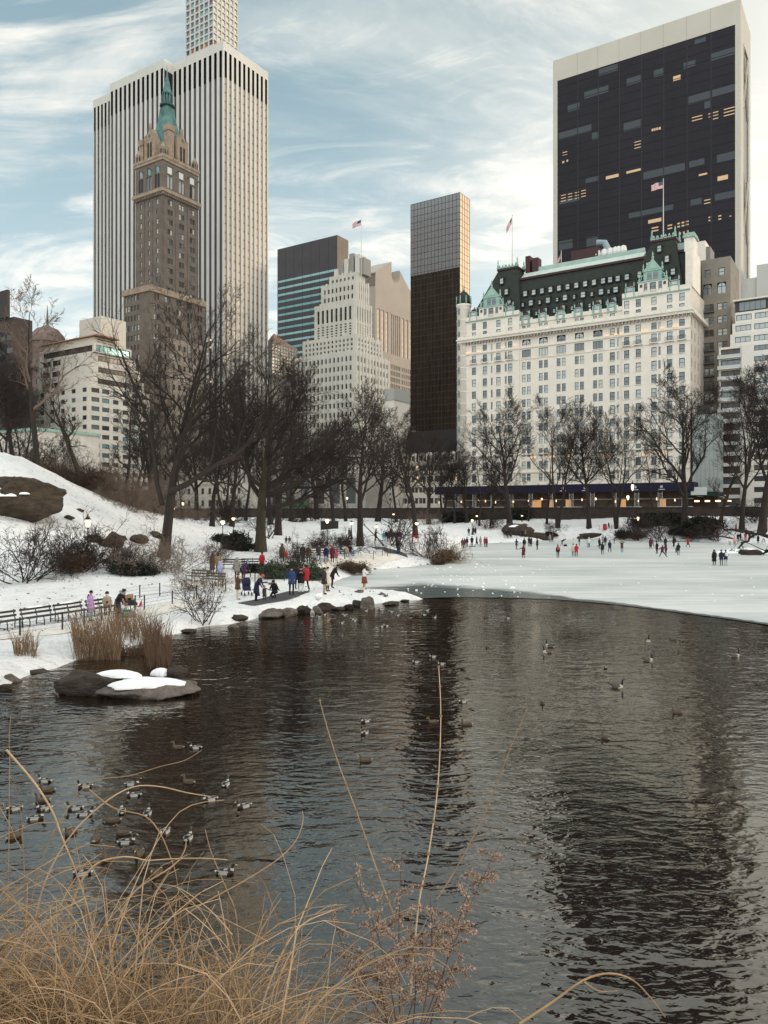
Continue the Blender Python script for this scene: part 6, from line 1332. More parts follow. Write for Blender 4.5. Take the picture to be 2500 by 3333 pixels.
fence("low wire fence on the snow spit above the ice", [(1325, 1785), (1365, 1790)])
fence("low wire fence across the trodden snow below the bench pair", [(1215, 1822), (1245, 1813), (1270, 1806)])
fence("low wire fence near the red jacket and laurel bushes", [(815, 1880), (850, 1882), (880, 1876)])
fence("low wire fence beside the stones at the path bend", [(830, 1900), (925, 1890)])
fence("low wire fence beside the near cream trousered man", [(725, 1912), (735, 1925)])
# reeds
STRAW = mat("reed_straw", (.19, .125, .075), .95); STRAWR = mat("reed_rust", (.10, .06, .04), .95)
def reeds(lb, box, n, h, m, seed, lean=.18):
    R = random.Random(seed); mb = MB(); x0, x1, y0, y1 = box
    for i in range(n):
        px, py = R.uniform(x0, x1), R.uniform(y0, y1); D = 2500*EYE/(py-1666); x = (px-1250)/2500*D; z = max(tz(x, D), -.1)
        L = h*R.choice((.45, .7, .9, 1.0, 1.15, 1.25))*R.uniform(.85, 1.15); dx, dy = R.gauss(0, lean*1.5)*L, R.gauss(0, lean)*L; w = R.uniform(.007, .014); a = R.uniform(0, 3.1); c_, s_ = math.cos(a)*w, math.sin(a)*w
        b0 = (x, D, z-.1); b1 = (x+dx*.4, D+dy*.4, z+L*.6); b2 = (x+dx, D+dy, z+L*(1 if R.random() < .8 else .72))
        for p, q, k0, k1 in ((b0, b1, 1, .9), (b1, b2, .9, .45)):
            mb.quad((p[0]-c_*k0, p[1]-s_*k0, p[2]), (p[0]+c_*k0, p[1]+s_*k0, p[2]), (q[0]+c_*k1, q[1]+s_*k1, q[2]), (q[0]-c_*k1, q[1]-s_*k1, q[2]), m)
    o = thing("reed_clump", lb, "reeds"); mb.obj("foliage", o)
reeds("thick clump of straw coloured reeds at the near water's edge", (238, 395, 2112, 2150), 800, 1.3, STRAW, 1)
reeds("looser straw reeds leaning behind the thick clump", (360, 520, 2070, 2100), 520, 1.05, STRAW, 2, .3)
reeds("thin rust coloured reeds standing in the water by the islet", (470, 560, 2090, 2180), 360, 1.2, STRAWR, 3, .10)
reeds("small separate tuft of pale reeds on the near snow", (45, 120, 2150, 2172), 190, .75, STRAW, 4, .22)
reeds("low rust reeds lying along the edge of the snow spit", (380, 500, 2118, 2135), 260, .45, STRAWR, 6, .5)
# odds and ends
RED = mat("red_paint", (.42, .025, .035), .6)
def prop(name, lb, cat, p, parts, rot=0.0):
    o = thing(name, lb, cat, p, rot)
    for nm, fn, m in parts: k = MB(); fn(k, m); k.obj(nm, o)
    return o
p = ground(1342, 1766); prop("safety_post", "red wooden post frame beside the trunk near the path", "post", p, [("post", lambda k, m: (k.box(-.09, .09, -.09, .09, -.2, 1.25, m)), RED), ("rail", lambda k, m: k.box(.095, .8, -.04, .04, .9, 1.05, m), RED), ("ladder", lambda k, m: k.box(.8, .9, -.05, .05, -.2, 1.2, m), RED)])
p = ground(1969, 1729); prop("litter_barrel", "red barrel standing in the far snow beside the fence", "barrel", p, [("barrel", lambda k, m: k.lathe([(.4, -.1), (.44, .5), (.4, 1.1), (.36, 1.12)], m, 10), RED), ("lid", lambda k, m: k.lathe([(.42, 1.125), (.3, 1.25)], m, 10), MAROON)])
p = along(1072, 150); prop("utility_shed", "long dark green utility box on the slope behind the tall lamp", "shed", (p.x, p.y, p.z), [("wall", lambda k, m: k.box(-1.7, 1.7, 0, 1.5, -.4, 1.5, m), mat("shed_dark", (.028, .026, .022), .8)), ("roof", lambda k, m: k.box(-1.8, 1.8, -.1, 1.6, 1.503, 1.6, m), DARKF)])
fence("low rail fence in the far snow by the red barrel", [(1950, 1727), (1990, 1727), (2060, 1728)], 3, 1.0)
# ------------------------------------------------------------------ people
def C(*c): return c
CLOTH = {"black": (.012, .011, .013), "charcoal": (.030, .028, .030), "navy": (.014, .015, .040), "blue": (.022, .045, .13), "denim": (.10, .16, .26), "paledenim": (.28, .36, .40), "grey": (.22, .21, .20), "dgrey": (.07, .068, .07), "white": (.66, .66, .64), "cream": (.56, .50, .40), "khaki": (.33, .25, .155), "beige": (.30, .24, .18), "brown": (.075, .042, .028), "tan": (.22, .14, .085), "maroon": (.10, .018, .025), "red": (.34, .018, .024), "redor": (.45, .07, .035), "orange": (.62, .12, .03), "rust": (.16, .045, .025), "pink": (.62, .22, .24), "rose": (.42, .06, .11), "lilac": (.36, .22, .42), "lavender": (.34, .34, .55), "purple": (.035, .018, .055), "teal": (.05, .26, .27), "green": (.02, .16, .10), "olive": (.05, .045, .028), "skin": (.42, .26, .19), "hair": (.014, .010, .009), "brownhair": (.04, .022, .014), "paleblue": (.36, .44, .52), "jean": (.07, .11, .19)}
def cm(n): return mat("cloth_"+n, CLOTH[n], .9)
SK = cm("skin")
# joints: pelvis, chest, neck, head; arms s,e,w ; legs h,k,a,t   (figure 1.75 m tall facing -Y)
def pose(**k):
    J = dict(pel=(0, 0, .95), wa=(0, 0, 1.12), ch=(0, 0, 1.34), nk=(0, -.01, 1.50), hd=(0, -.03, 1.63), tp=(0, -.02, 1.72),
             ls=(.17, 0, 1.42), le=(.23, .03, 1.15), lw=(.25, -.04, .90), lh=(.25, -.06, .80), rs=(-.17, 0, 1.42), re=(-.23, .03, 1.15), rw=(-.25, -.04, .90), rh=(-.25, -.06, .80),
             lp=(.10, 0, .88), lk=(.11, -.02, .50), la=(.11, .03, .09), lt=(.12, -.14, .045), rp=(-.10, 0, .88), rk=(-.11, -.02, .50), ra=(-.11, .03, .09), rt=(-.12, -.14, .045))
    J.update(k); return J
def lean(J, ang, keys=("wa", "ch", "nk", "hd", "tp", "ls", "le", "lw", "lh", "rs", "re", "rw", "rh"), pv="pel"):
    c, s = math.cos(ang), math.sin(ang); o = J[pv]; J = dict(J)
    for k in keys: x, y, z = J[k]; dy, dz = y-o[1], z-o[2]; J[k] = (x, o[1]+dy*c-dz*s, o[2]+dy*s+dz*c)
    return J
HANDS_UP = dict(le=(.26, -.10, 1.20), lw=(.10, -.27, 1.36), lh=(.05, -.30, 1.42), re=(-.26, -.10, 1.20), rw=(-.10, -.27, 1.36), rh=(-.05, -.30, 1.42))
POCKET = dict(le=(.27, .05, 1.16), lw=(.20, -.10, 1.00), lh=(.15, -.13, .96), re=(-.27, .05, 1.16), rw=(-.20, -.10, 1.00), rh=(-.15, -.13, .96))
WALK = dict(lk=(.11, -.16, .52), la=(.11, -.24, .11), lt=(.11, -.40, .07), rk=(-.11, .06, .50), ra=(-.11, .32, .14), rt=(-.11, .20, .045), lw=(.24, .12, .93), lh=(.24, .14, .84), rw=(-.24, -.18, .95), rh=(-.24, -.22, .86))
SITL = dict(pel=(0, 0, .52), wa=(0, .02, .70), ch=(0, .03, .92), nk=(0, .01, 1.08), hd=(0, -.02, 1.21), tp=(0, -.01, 1.30), ls=(.17, .03, 1.00), le=(.24, -.04, .76), lw=(.12, -.26, .68), lh=(.08, -.32, .70), rs=(-.17, .03, 1.00), re=(-.24, -.04, .76), rw=(-.12, -.26, .68), rh=(-.08, -.32, .70), lp=(.10, -.06, .50), lk=(.12, -.44, .50), la=(.12, -.42, .10), lt=(.12, -.58, .05), rp=(-.10, -.06, .50), rk=(-.12, -.44, .50), ra=(-.12, -.42, .10), rt=(-.12, -.58, .05))
POSES = {"stand": pose(), "pocket": pose(**POCKET), "phone": pose(**HANDS_UP), "walk": pose(**WALK),
    "armout": pose(le=(.42, -.05, 1.30), lw=(.64, -.10, 1.22), lh=(.73, -.11, 1.22)), "sit": pose(**SITL),
    "bend": lean(pose(le=(.2, -.18, 1.25), lw=(.16, -.38, 1.12), lh=(.14, -.46, 1.10), re=(-.2, -.18, 1.25), rw=(-.16, -.38, 1.12), rh=(-.14, -.46, 1.10)), .55),
    "bow": lean(pose(**WALK), 1.0), "headhands": pose(le=(.34, -.05, 1.55), lw=(.14, -.10, 1.70), lh=(.08, -.10, 1.74), re=(-.34, -.05, 1.55), rw=(-.14, -.10, 1.70), rh=(-.08, -.10, 1.74)),
    "stride": lean(pose(pel=(0, 0, .82), wa=(0, 0, 1.0), ch=(0, 0, 1.22), nk=(0, -.01, 1.38), hd=(0, -.03, 1.51), tp=(0, -.02, 1.6), ls=(.17, 0, 1.30), le=(.44, .0, 1.28), lw=(.62, -.05, 1.14), lh=(.70, -.06, 1.10), rs=(-.17, 0, 1.30), re=(-.40, .0, 1.12), rw=(-.52, -.05, .95), rh=(-.56, -.06, .88), lp=(.10, 0, .75), lk=(.34, -.08, .42), la=(.58, .0, .09), lt=(.66, -.08, .045), rp=(-.10, 0, .75), rk=(-.26, -.18, .44), ra=(-.36, .0, .09), rt=(-.42, -.12, .045)), .22),
    "crouch": lean(pose(pel=(0, .1, .42), wa=(0, .08, .58), ch=(0, .05, .80), nk=(0, .02, .95), hd=(0, -.02, 1.07), tp=(0, -.01, 1.16), ls=(.17, .05, .88), le=(.3, -.05, .68), lw=(.42, -.12, .60), lh=(.48, -.14, .58), rs=(-.17, .05, .88), re=(-.24, -.1, .64), rw=(-.12, -.26, .60), rh=(-.06, -.3, .6), lp=(.10, .05, .40), lk=(.14, -.30, .48), la=(.13, -.05, .10), lt=(.13, -.2, .05), rp=(-.10, .05, .40), rk=(-.14, -.26, .20), ra=(-.13, .12, .10), rt=(-.13, .0, .05)), .15)}
BONES = [("pel", "wa", "t"), ("wa", "ch", "t"), ("ch", "nk", "t"), ("nk", "hd", "s"), ("hd", "tp", "s"), ("ch", "ls", "t"), ("ls", "le", "t"), ("le", "lw", "t"), ("lw", "lh", "s"), ("ch", "rs", "t"), ("rs", "re", "t"), ("re", "rw", "t"), ("rw", "rh", "s"), ("pel", "lp", "l"), ("lp", "lk", "l"), ("lk", "la", "l"), ("la", "lt", "f"), ("pel", "rp", "l"), ("rp", "rk", "l"), ("rk", "ra", "l"), ("ra", "rt", "f")]
RADII = dict(pel=(.155, .12), wa=(.145, .11), ch=(.165, .12), nk=(.055, .06), hd=(.085, .10), tp=(.06, .07), ls=(.075, .075), le=(.055, .055), lw=(.036, .04), lh=(.034, .02), rs=(.075, .075), re=(.055, .055), rw=(.036, .04), rh=(.034, .02), lp=(.095, .10), lk=(.066, .068), la=(.046, .05), lt=(.045, .035), rp=(.095, .10), rk=(.066, .068), ra=(.046, .05), rt=(.045, .035))
def body_mesh(J):
    names = list(RADII); me = bpy.data.meshes.new("body"); me.from_pydata([J[n] for n in names], [(names.index(a), names.index(b_)) for a, b_, _ in BONES], [])
    o = bpy.data.objects.new("body", me); COL.objects.link(o); o.modifiers.new("skin", 'SKIN'); sk = me.skin_vertices[0].data
    for i, n in enumerate(names): sk[i].radius = RADII[n]; sk[i].use_root = (n == "pel")
    sub = o.modifiers.new("sub", 'SUBSURF'); sub.levels = 1
    bpy.context.view_layer.update(); ev = o.evaluated_get(bpy.context.evaluated_depsgraph_get()); out = bpy.data.meshes.new_from_object(ev)
    COL.objects.unlink(o); bpy.data.objects.remove(o); bpy.data.meshes.remove(me)
    n = len(out.polygons); cen = np.empty(n*3, np.float32); out.polygons.foreach_get('center', cen); cen = cen.reshape(-1, 3); best = np.full(n, 1e9); lab = np.zeros(n, np.int32)
    L = {"s": 0, "t": 1, "l": 2, "f": 3}
    for a, b_, k in BONES:
        p, q = np.array(J[a]), np.array(J[b_]); d = q-p; t = np.clip(((cen-p)@d)/(d@d), 0, 1); r = np.linalg.norm(cen-(p+t[:, None]*d), axis=1)-np.mean(RADII[a])*.6; w = r < best; best[w] = r[w]; lab[w] = L[k]
    V = [tuple(v.co) for v in out.vertices]; F = [tuple(p.vertices) for p in out.polygons]; Mi = list(lab)
    m2 = MB(); m2.mats = [0]; m2.mi = lambda m: 0                      # five fingers on each hand
    for sd in ("l", "r"):
        w, h = Vector(J[sd+"w"]), Vector(J[sd+"h"]); d = (h-w).normalized(); sx = Vector((1 if sd == "l" else -1, 0, 0)); u = (sx-d*sx.dot(d)); u = u.normalized() if u.length > .2 else Vector((0, 1, 0)); v = d.cross(u)
        for k, (off, ln) in enumerate(((-.026, .065), (-.009, .078), (.009, .074), (.026, .058))):
            b0 = h+v*off; m2.tube([b0, b0+d*ln*.5, b0+d*ln*.85-u*.02], [.009, .008, .006], 0, 4)
        b0 = h-d*.05-v*.035; m2.tube([b0, b0+d*.03-v*.025, b0+d*.06-v*.03], [.011, .009, .007], 0, 4)
    hd = Vector(J["hd"]); up = (Vector(J["tp"])-Vector(J["nk"])).normalized(); fw = Vector((0, -1, 0)); fw = (fw-up*fw.dot(up)).normalized(); sx = up.cross(fw)
    c = hd+up*.015                                                    # nose and ears
    m2.loft([[c+fw*.088-sx*.014+up*.02, c+fw*.088+sx*.014+up*.02, c+fw*.09+up*.03], [c+fw*.112-sx*.017-up*.022, c+fw*.112+sx*.017-up*.022, c+fw*.10+up*.0]], 0)
    for s_ in (-1, 1): m2.loft([[c+sx*s_*.085+up*.03, c+sx*s_*.085-up*.03, c+sx*s_*.08-fw*.02], [c+sx*s_*.10+up*.03-fw*.02, c+sx*s_*.098-up*.02-fw*.02, c+sx*s_*.1-fw*.035]], 0)
    i0 = len(V); V += m2.v; F += [tuple(i0+q for q in f) for f in m2.f]; Mi += [0]*len(m2.f)
    res = bpy.data.meshes.new("body"); res.from_pydata(V, [], F)
    for q in ("skin", "black", "black", "black"): res.materials.append(cm(q))
    res.polygons.foreach_set('material_index', np.array(Mi, np.int32)); res.polygons.foreach_set('use_smooth', [True]*len(F)); res.update(); bpy.data.meshes.remove(out); return res
BODY = {k: body_mesh(v) for k, v in POSES.items()}
PC = {}
def axis(J, t):   # a point up the spine, 0 at the pelvis, 1 at the neck
    ks = [Vector(J[k]) for k in ("pel", "wa", "ch", "nk")]; q = min(max(t, 0), .999)*3; i = int(q); return ks[i].lerp(ks[i+1], q-i)
def coat_mesh(pk, ln):
    key = ("coat", pk, ln)
    if key in PC: return PC[key]
    J = POSES[pk]; rings = []; up = (Vector(J["ch"])-Vector(J["pel"])).normalized(); fw = Vector((0, -1, 0)); fw = (fw-up*fw.dot(up)).normalized(); sx = up.cross(fw); n = 12
    prof = [(1.0, .085, .08), (.90, .19, .125), (.72, .215, .15), (.40, .20, .148), (.10, .205, .155)]
    pts = [(axis(J, t), rx, ry) for t, rx, ry in prof]
    if pk in ("sit", "crouch"): pts.append((Vector(J["pel"])+Vector((0, -.06, -.08)), .22, .2))
    else:
        low = {"short": .80, "hip": .70, "long": .45, "skirt": .48}[ln]; pl = Vector(J["pel"]); legs = (Vector(J["lk"])+Vector(J["rk"]))/2
        k = (.95-low)/.45; pts += [(pl.lerp(legs, k*.5), .205+.02*k, .165+.03*k), (pl.lerp(legs, k), .205+.05*k, .17+.06*k)]
    if ln == "skirt": pts = pts[4:]
    for p, rx, ry in pts: rings.append([p+sx*rx*math.cos(a)+fw*ry*math.sin(a) for a in [2*math.pi*j/n for j in range(n)]])
    m = MB(); m.loft(rings, cm("black")); PC[key] = m.mesh("coat", True); return PC[key]
def head_mesh(pk, kind):
    key = (pk, kind)
    if key in PC: return PC[key]
    J = POSES[pk]; up = (Vector(J["tp"])-Vector(J["nk"])).normalized(); fw = Vector((0, -1, 0)); fw = (fw-up*fw.dot(up)).normalized(); sx = up.cross(fw); c = Vector(J["hd"])+up*.02; m = MB(); n = 12
    def ring(h, r, b=0.0, ry=None): return [c+up*h+sx*r*math.cos(a)+fw*((ry or r)*math.sin(a)+b)+(up*(.05*max(0, math.sin(a))) if kind in ("hair", "long") and h < .04 else up*0) for a in [2*math.pi*j/n for j in range(n)]]
    if kind == "hair": m.loft([ring(-.05, .085, -.035), ring(0, .10, -.02), ring(.06, .103, -.01), ring(.10, .085, -.008), ring(.135, .03, 0)], cm("hair"))
    elif kind == "long": m.loft([ring(-.30, .09, -.085, .05), ring(-.18, .115, -.07, .07), ring(-.05, .10, -.04), ring(.05, .107, -.01), ring(.10, .088, -.005), ring(.135, .03)], cm("hair"))
    elif kind == "beanie": m.loft([ring(.015, .112, -.008), ring(.05, .114, -.006), ring(.10, .096), ring(.145, .05), ring(.16, .015)], cm("black"))
    elif kind == "hood": m.loft([ring(-.15, .15, -.05), ring(-.06, .128, -.045), ring(.05, .125, -.035), ring(.11, .105, -.03), ring(.15, .04, -.02)], cm("black"))
    elif kind == "fur": m.loft([ring(-.17, .10, -.03), ring(-.15, .18, -.03), ring(-.09, .19, -.03), ring(-.06, .12, -.03)], cm("tan"))
    elif kind == "cap": m.loft([ring(.03, .108), ring(.10, .098), ring(.135, .05)], cm("black")); m.loft([[c+up*.03+sx*-.07+fw*.09, c+up*.03+sx*.07+fw*.09, c+up*.045+fw*.09], [c+up*.025-sx*.05+fw*.18, c+up*.025+sx*.05+fw*.18, c+up*.035+fw*.18]], cm("black"))
    elif kind == "face":
        for s_ in (-1, 1): m.lathe([(.0, -.006), (.012, 0), (.0, .006)], cm("hair"), 6, c+fw*.088+sx*s_*.033+up*.015)
        m.loft([[c+fw*.09-sx*.025-up*.05, c+fw*.09+sx*.025-up*.05, c+fw*.092-up*.044], [c+fw*.095-sx*.02-up*.05, c+fw*.095+sx*.02-up*.05, c+fw*.097-up*.045]], cm("maroon"))
    elif kind == "mask": m.loft([[c+fw*.075+sx*x_+up*z_ for x_, z_ in ((-.07, -.01), (.07, -.01), (.06, -.075), (-.06, -.075))], [c+fw*.112+sx*x_+up*z_ for x_, z_ in ((-.03, -.005), (.03, -.005), (.03, -.07), (-.03, -.07))]], cm("white"))
    PC[key] = m.mesh(kind if kind in ("face", "mask") else ("hair" if kind in ("hair", "long") else "hat"), True); return PC[key]
def extra_mesh(pk, kind):
    key = (pk, "x"+kind)
    if key in PC: return PC[key]
    J = POSES[pk]; m = MB(); ch = Vector(J["ch"]); pl = Vector(J["pel"])
    if kind == "backpack":
        for s_, z0, z1, d0, d1 in ((.15, -.24, .14, .13, .28), (.12, -.22, -.05, .281, .34)): m.box(ch.x-s_, ch.x+s_, ch.y+d0, ch.y+d1, ch.z+z0, ch.z+z1, cm("black"))
        m.tube([ch+Vector((.1, .12, .14)), ch+Vector((.11, -.02, .16)), ch+Vector((.12, -.14, 0)), ch+Vector((.12, .1, -.2))], .018, cm("black"), 4); m.tube([ch+Vector((-.1, .12, .14)), ch+Vector((-.11, -.02, .16)), ch+Vector((-.12, -.14, 0)), ch+Vector((-.12, .1, -.2))], .018, cm("black"), 4)
    elif kind == "bag":
        h = Vector(J["rh"]); m.loft([[h+Vector(q) for q in ((-.16, -.06, -.10), (.16, -.06, -.10), (.16, .06, -.10), (-.16, .06, -.10))], [h+Vector(q) for q in ((-.18, -.08, -.42), (.18, -.08, -.42), (.18, .08, -.42), (-.18, .08, -.42))]], cm("white")); m.tube([h+Vector((-.1, 0, -.10)), h+Vector((0, 0, .02)), h+Vector((.1, 0, -.10))], .012, cm("white"), 4)
    elif kind == "phone": h = (Vector(J["lh"])+Vector(J["rh"]))/2; m.box(h.x-.05, h.x+.05, h.y-.03, h.y-.02, h.z+.0, h.z+.14, cm("black"))
    elif kind == "scarf": n = Vector(J["nk"]); m.lathe([(.08, -.06), (.10, -.03), (.10, .02), (.08, .04)], cm("white"), 10, n-Vector((0, 0, .01)))
    elif kind == "cuffs":
        for s_ in ("la", "ra"): m.lathe([(.06, -.03), (.065, .02), (.06, .06)], cm("white"), 8, Vector(J[s_]))
    PC[key] = m.mesh({"bag": "tote_bag", "cuffs": "sock"}.get(kind, kind), False); return PC[key]
def setm(o, slot, name): o.material_slots[slot].link = 'OBJECT'; o.material_slots[slot].material = cm(name)
def person(lb, p, h, face, pk, top, ln, leg, head, hcol, group=None, shoe="black", extra=(), near=False, bare=False, bg=None):
    """face: degrees, 0 looks at the camera, 90 toward picture right, 180 away"""
    s = h/1.75; o = thing("person", lb, "person", p, math.radians(face), group); o.scale = (s, s, s)
    b_ = link("body", BODY[pk], o); setm(b_, 0, "skin"); setm(b_, 1, top); setm(b_, 2, "skin" if bare else leg); setm(b_, 3, shoe)
    if ln: c = link("coat" if ln != "skirt" else "skirt", coat_mesh(pk, ln), o); setm(c, 0, leg if ln == "skirt" else top)
    k = link("hair" if head in ("hair", "long") else "hat", head_mesh(pk, "hair" if head == "fur" else head), o); setm(k, 0, hcol if head != "fur" else "hair")
    if head == "fur": f = link("fur_collar", head_mesh(pk, "fur"), o); setm(f, 0, hcol)
    if near: link("face", head_mesh(pk, "face"), o)
    for e in extra:
        nm, _, col = e.partition(":"); q = link({"bag": "tote_bag", "cuffs": "socks"}.get(nm, nm), head_mesh(pk, nm) if nm == "mask" else extra_mesh(pk, nm), o)
        if col: setm(q, 0, col)
    return o
z3 = lambda x, y: (1400+x/3.016, 1600+y/3.016)
z4 = lambda x, y: (1950+x/3.016, 1600+y/3.016)
z2 = lambda x, y: (600+x/2.074, 1600+y/2.074)
def foot(q):
    if q[1] > 1762 and 1480 < q[0]: 
        x, y = wat(*q)
        if y < 190 and seg_dist([(x, y)], POND)[1][0]: return (x, y, .035)
    return ground(*q)
GI, GB, GF = "people out on the frozen pond", "people along the near bank", "people on the far bank"
def PP(g, q, h, *a, **k): return person(a[0], foot(q), h, *a[1:], group=g, **k)
for a in [
 ((318, 565), 1.7, "person in a brown jacket at the edge of the group by the straw bush", 170, "pocket", "brown", "hip", "charcoal", "hair", "hair"),
 ((337, 560), 1.65, "person in a maroon jacket beside the brown one by the straw bush", 200, "stand", "maroon", "hip", "dgrey", "long", "brownhair"),
 ((362, 546), 1.7, "dark clothed person between the maroon jacket and the sled", 20, "stand", "navy", "short", "navy", "beanie", "black"),
 ((411, 540), 1.75, "person all in black standing on a dark sled", 0, "pocket", "black", "hip", "black", "hair", "hair"),
 ((457, 536), 1.65, "person in a slim navy coat walking away from the sled", 70, "walk", "navy", "long", "denim", "hair", "hair"),
 ((495, 541), 1.72, "person in a pale grey jacket and blue jeans in the shoreline group", 30, "stand", "grey", "hip", "denim", "hair", "brownhair"),
 ((538, 546), 1.75, "person in a red coat at the end of the shoreline group", -40, "walk", "red", "hip", "charcoal", "hair", "hair"),
 ((556, 546), 1.7, "dark clothed person half behind the red coat of the shoreline group", 120, "stand", "charcoal", "hip", "charcoal", "hair", "hair"),
 ((848, 571), 1.7, "person with long hair in a dark jacket and blue jeans standing apart", 60, "phone", "purple", "hip", "jean", "long", "hair"),
 ((925, 562), 1.75, "person in black carrying a white tote over the ice", 180, "stand", "black", "hip", "black", "hair", "hair"),
 ((972, 541), 1.7, "person in a dark hooded coat, half of a pair looking down", 150, "pocket", "charcoal", "hip", "charcoal", "hood", "charcoal"),
 ((992, 540), 1.6, "person in a long black skirted coat, half of a pair looking down", -150, "stand", "black", "long", "black", "long", "hair"),
 ((1052, 572), 1.8, "tall thin person in black with head bowed", -80, "pocket", "black", "hip", "black", "hair", "hair"),
 ((916, 655), 1.65, "person in a long dark wine coat pointing with one arm", 180, "armout", "maroon", "long", "black", "long", "hair"),
 ((1176, 498), 1.65, "person in a grey coat at the far edge of the ice", 20, "stand", "grey", "hip", "denim", "beanie", "grey"),
 ((1201, 497), 1.7, "person in a maroon coat next to the grey one at the ice edge", -20, "stand", "maroon", "long", "charcoal", "hair", "hair"),
 ((1294, 541), 1.7, "person in a dark jacket and jeans bending over a dropped bag", 90, "bow", "charcoal", "short", "denim", "hair", "hair"),
 ((1464, 530), 1.72, "person in a dark jacket and pale jeans standing sideways", 60, "pocket", "charcoal", "hip", "denim", "hair", "hair"),
 ((1405, 637), 1.7, "person in a white jacket beside the red jacket", 180, "stand", "cream", "hip", "dgrey", "hair", "hair"),
 ((1437, 640), 1.68, "person in a bright red jacket beside the white jacket", 180, "pocket", "red", "hip", "black", "hair", "hair"),
 ((1255, 651), 1.7, "person in black wearing an orange red backpack", 180, "stand", "black", "short", "black", "hair", "hair"),
 ((1545, 553), 1.65, "person in a pale blue coat holding out an arm", 90, "armout", "paleblue", "hip", "paledenim", "hair", "brownhair"),
 ((1561, 546), 1.65, "person in a white jacket and dark trousers behind the pale blue coat", -60, "stand", "white", "hip", "charcoal", "beanie", "white"),
]:
    q = z3(*a[0]); PP(GI, q, a[1], a[2], *a[3:], extra=("bag",) if "tote" in a[2] else ("backpack:redor",) if "backpack" in a[2] else ())
for a in [
 ((4, 560), 1.72, "dark coated person behind the one with spread arms", 30, "stand", "black", "hip", "charcoal", "hair", "hair"),
 ((32, 621), 1.75, "person in black with both arms slightly spread on the ice", 180, "armout", "black", "hip", "charcoal", "hair", "hair"),
 ((105, 601), 1.78, "sturdy person in a navy jacket walking alone", 0, "walk", "navy", "hip", "navy", "beanie", "navy"),
 ((62, 532), 1.72, "person in a black jacket beside a grey one at the shore", 200, "stand", "black", "hip", "black", "hair", "hair"),
 ((38, 512), 1.65, "person in a light grey coat beside a black one at the shore", 160, "stand", "grey", "hip", "dgrey", "hair", "brownhair"),
 ((148, 516), 1.6, "person in a rusty jacket stooping by the shore bushes", 70, "bend", "rust", "short", "maroon", "hair", "hair"),
 ((225, 599), 1.7, "person in a brown jacket holding both hands to the head", 0, "headhands", "brown", "hip", "denim", "hair", "brownhair"),
 ((506, 563), 1.75, "person in a dark red tinged coat beside a blue one", 150, "stand", "maroon", "long", "black", "hair", "hair"),
 ((523, 551), 1.65, "person in a bright blue jacket behind the dark red coat", 40, "walk", "blue", "hip", "navy", "hair", "hair"),
 ((568, 611), 1.72, "slim person all in black watching the skater", -70, "pocket", "black", "hip", "black", "beanie", "black"),
 ((652, 548), 1.7, "person in a flaring black cape coat behind the skater", 180, "stand", "black", "long", "black", "hair", "brownhair"),
 ((620, 646), 1.75, "person in a maroon jacket lunging with a wide stride on the ice", 0, "stride", "maroon", "short", "brown", "cap", "tan"),
 ((655, 622), 1.65, "dark jacketed companion close behind the lunging one", 30, "stand", "purple", "hip", "navy", "hair", "hair"),
 ((731, 546), 1.75, "tall person in black, first of a close trio", 90, "pocket", "black", "hip", "black", "hood", "black"),
 ((745, 536), 1.6, "shorter person in black, middle of a close trio", -60, "stand", "black", "hip", "charcoal", "hair", "hair"),
 ((756, 600), 1.65, "person in white partly hidden beside the black backpacked one", -90, "pocket", "white", "hip", "charcoal", "hair", "hair"),
 ((778, 629), 1.72, "person in a black jacket and grey trousers with arms folded", 180, "pocket", "black", "hip", "dgrey", "long", "hair"),
 ((872, 549), 1.72, "person in a long red coat striding alone", 60, "walk", "red", "long", "black", "beanie", "red"),
 ((1131, 726), 1.75, "person in a long black coat with a fur trimmed hood, first of three friends", 180, "stand", "black", "long", "black", "fur", "tan"),
 ((1201, 731), 1.75, "person in a dark navy jacket, middle of three friends", 180, "pocket", "navy", "hip", "dgrey", "beanie", "charcoal"),
 ((1244, 727), 1.7, "person with a white backpack and light jeans, last of three friends", 180, "pocket", "charcoal", "hip", "paledenim", "beanie", "black"),
 ((1283, 529), 1.6, "person in a white jacket and grey leggings near the pink one", 0, "stand", "white", "short", "grey", "hair", "hair"),
 ((1330, 529), 1.6, "person in a pink jacket and black leggings on the ice edge", 0, "stand", "pink", "short", "charcoal", "hair", "hair"),
]:
    q = z4(*a[0]); PP(GI, q, a[1], a[2], *a[3:], extra=("backpack:white",) if "white backpack" in a[2] else ())
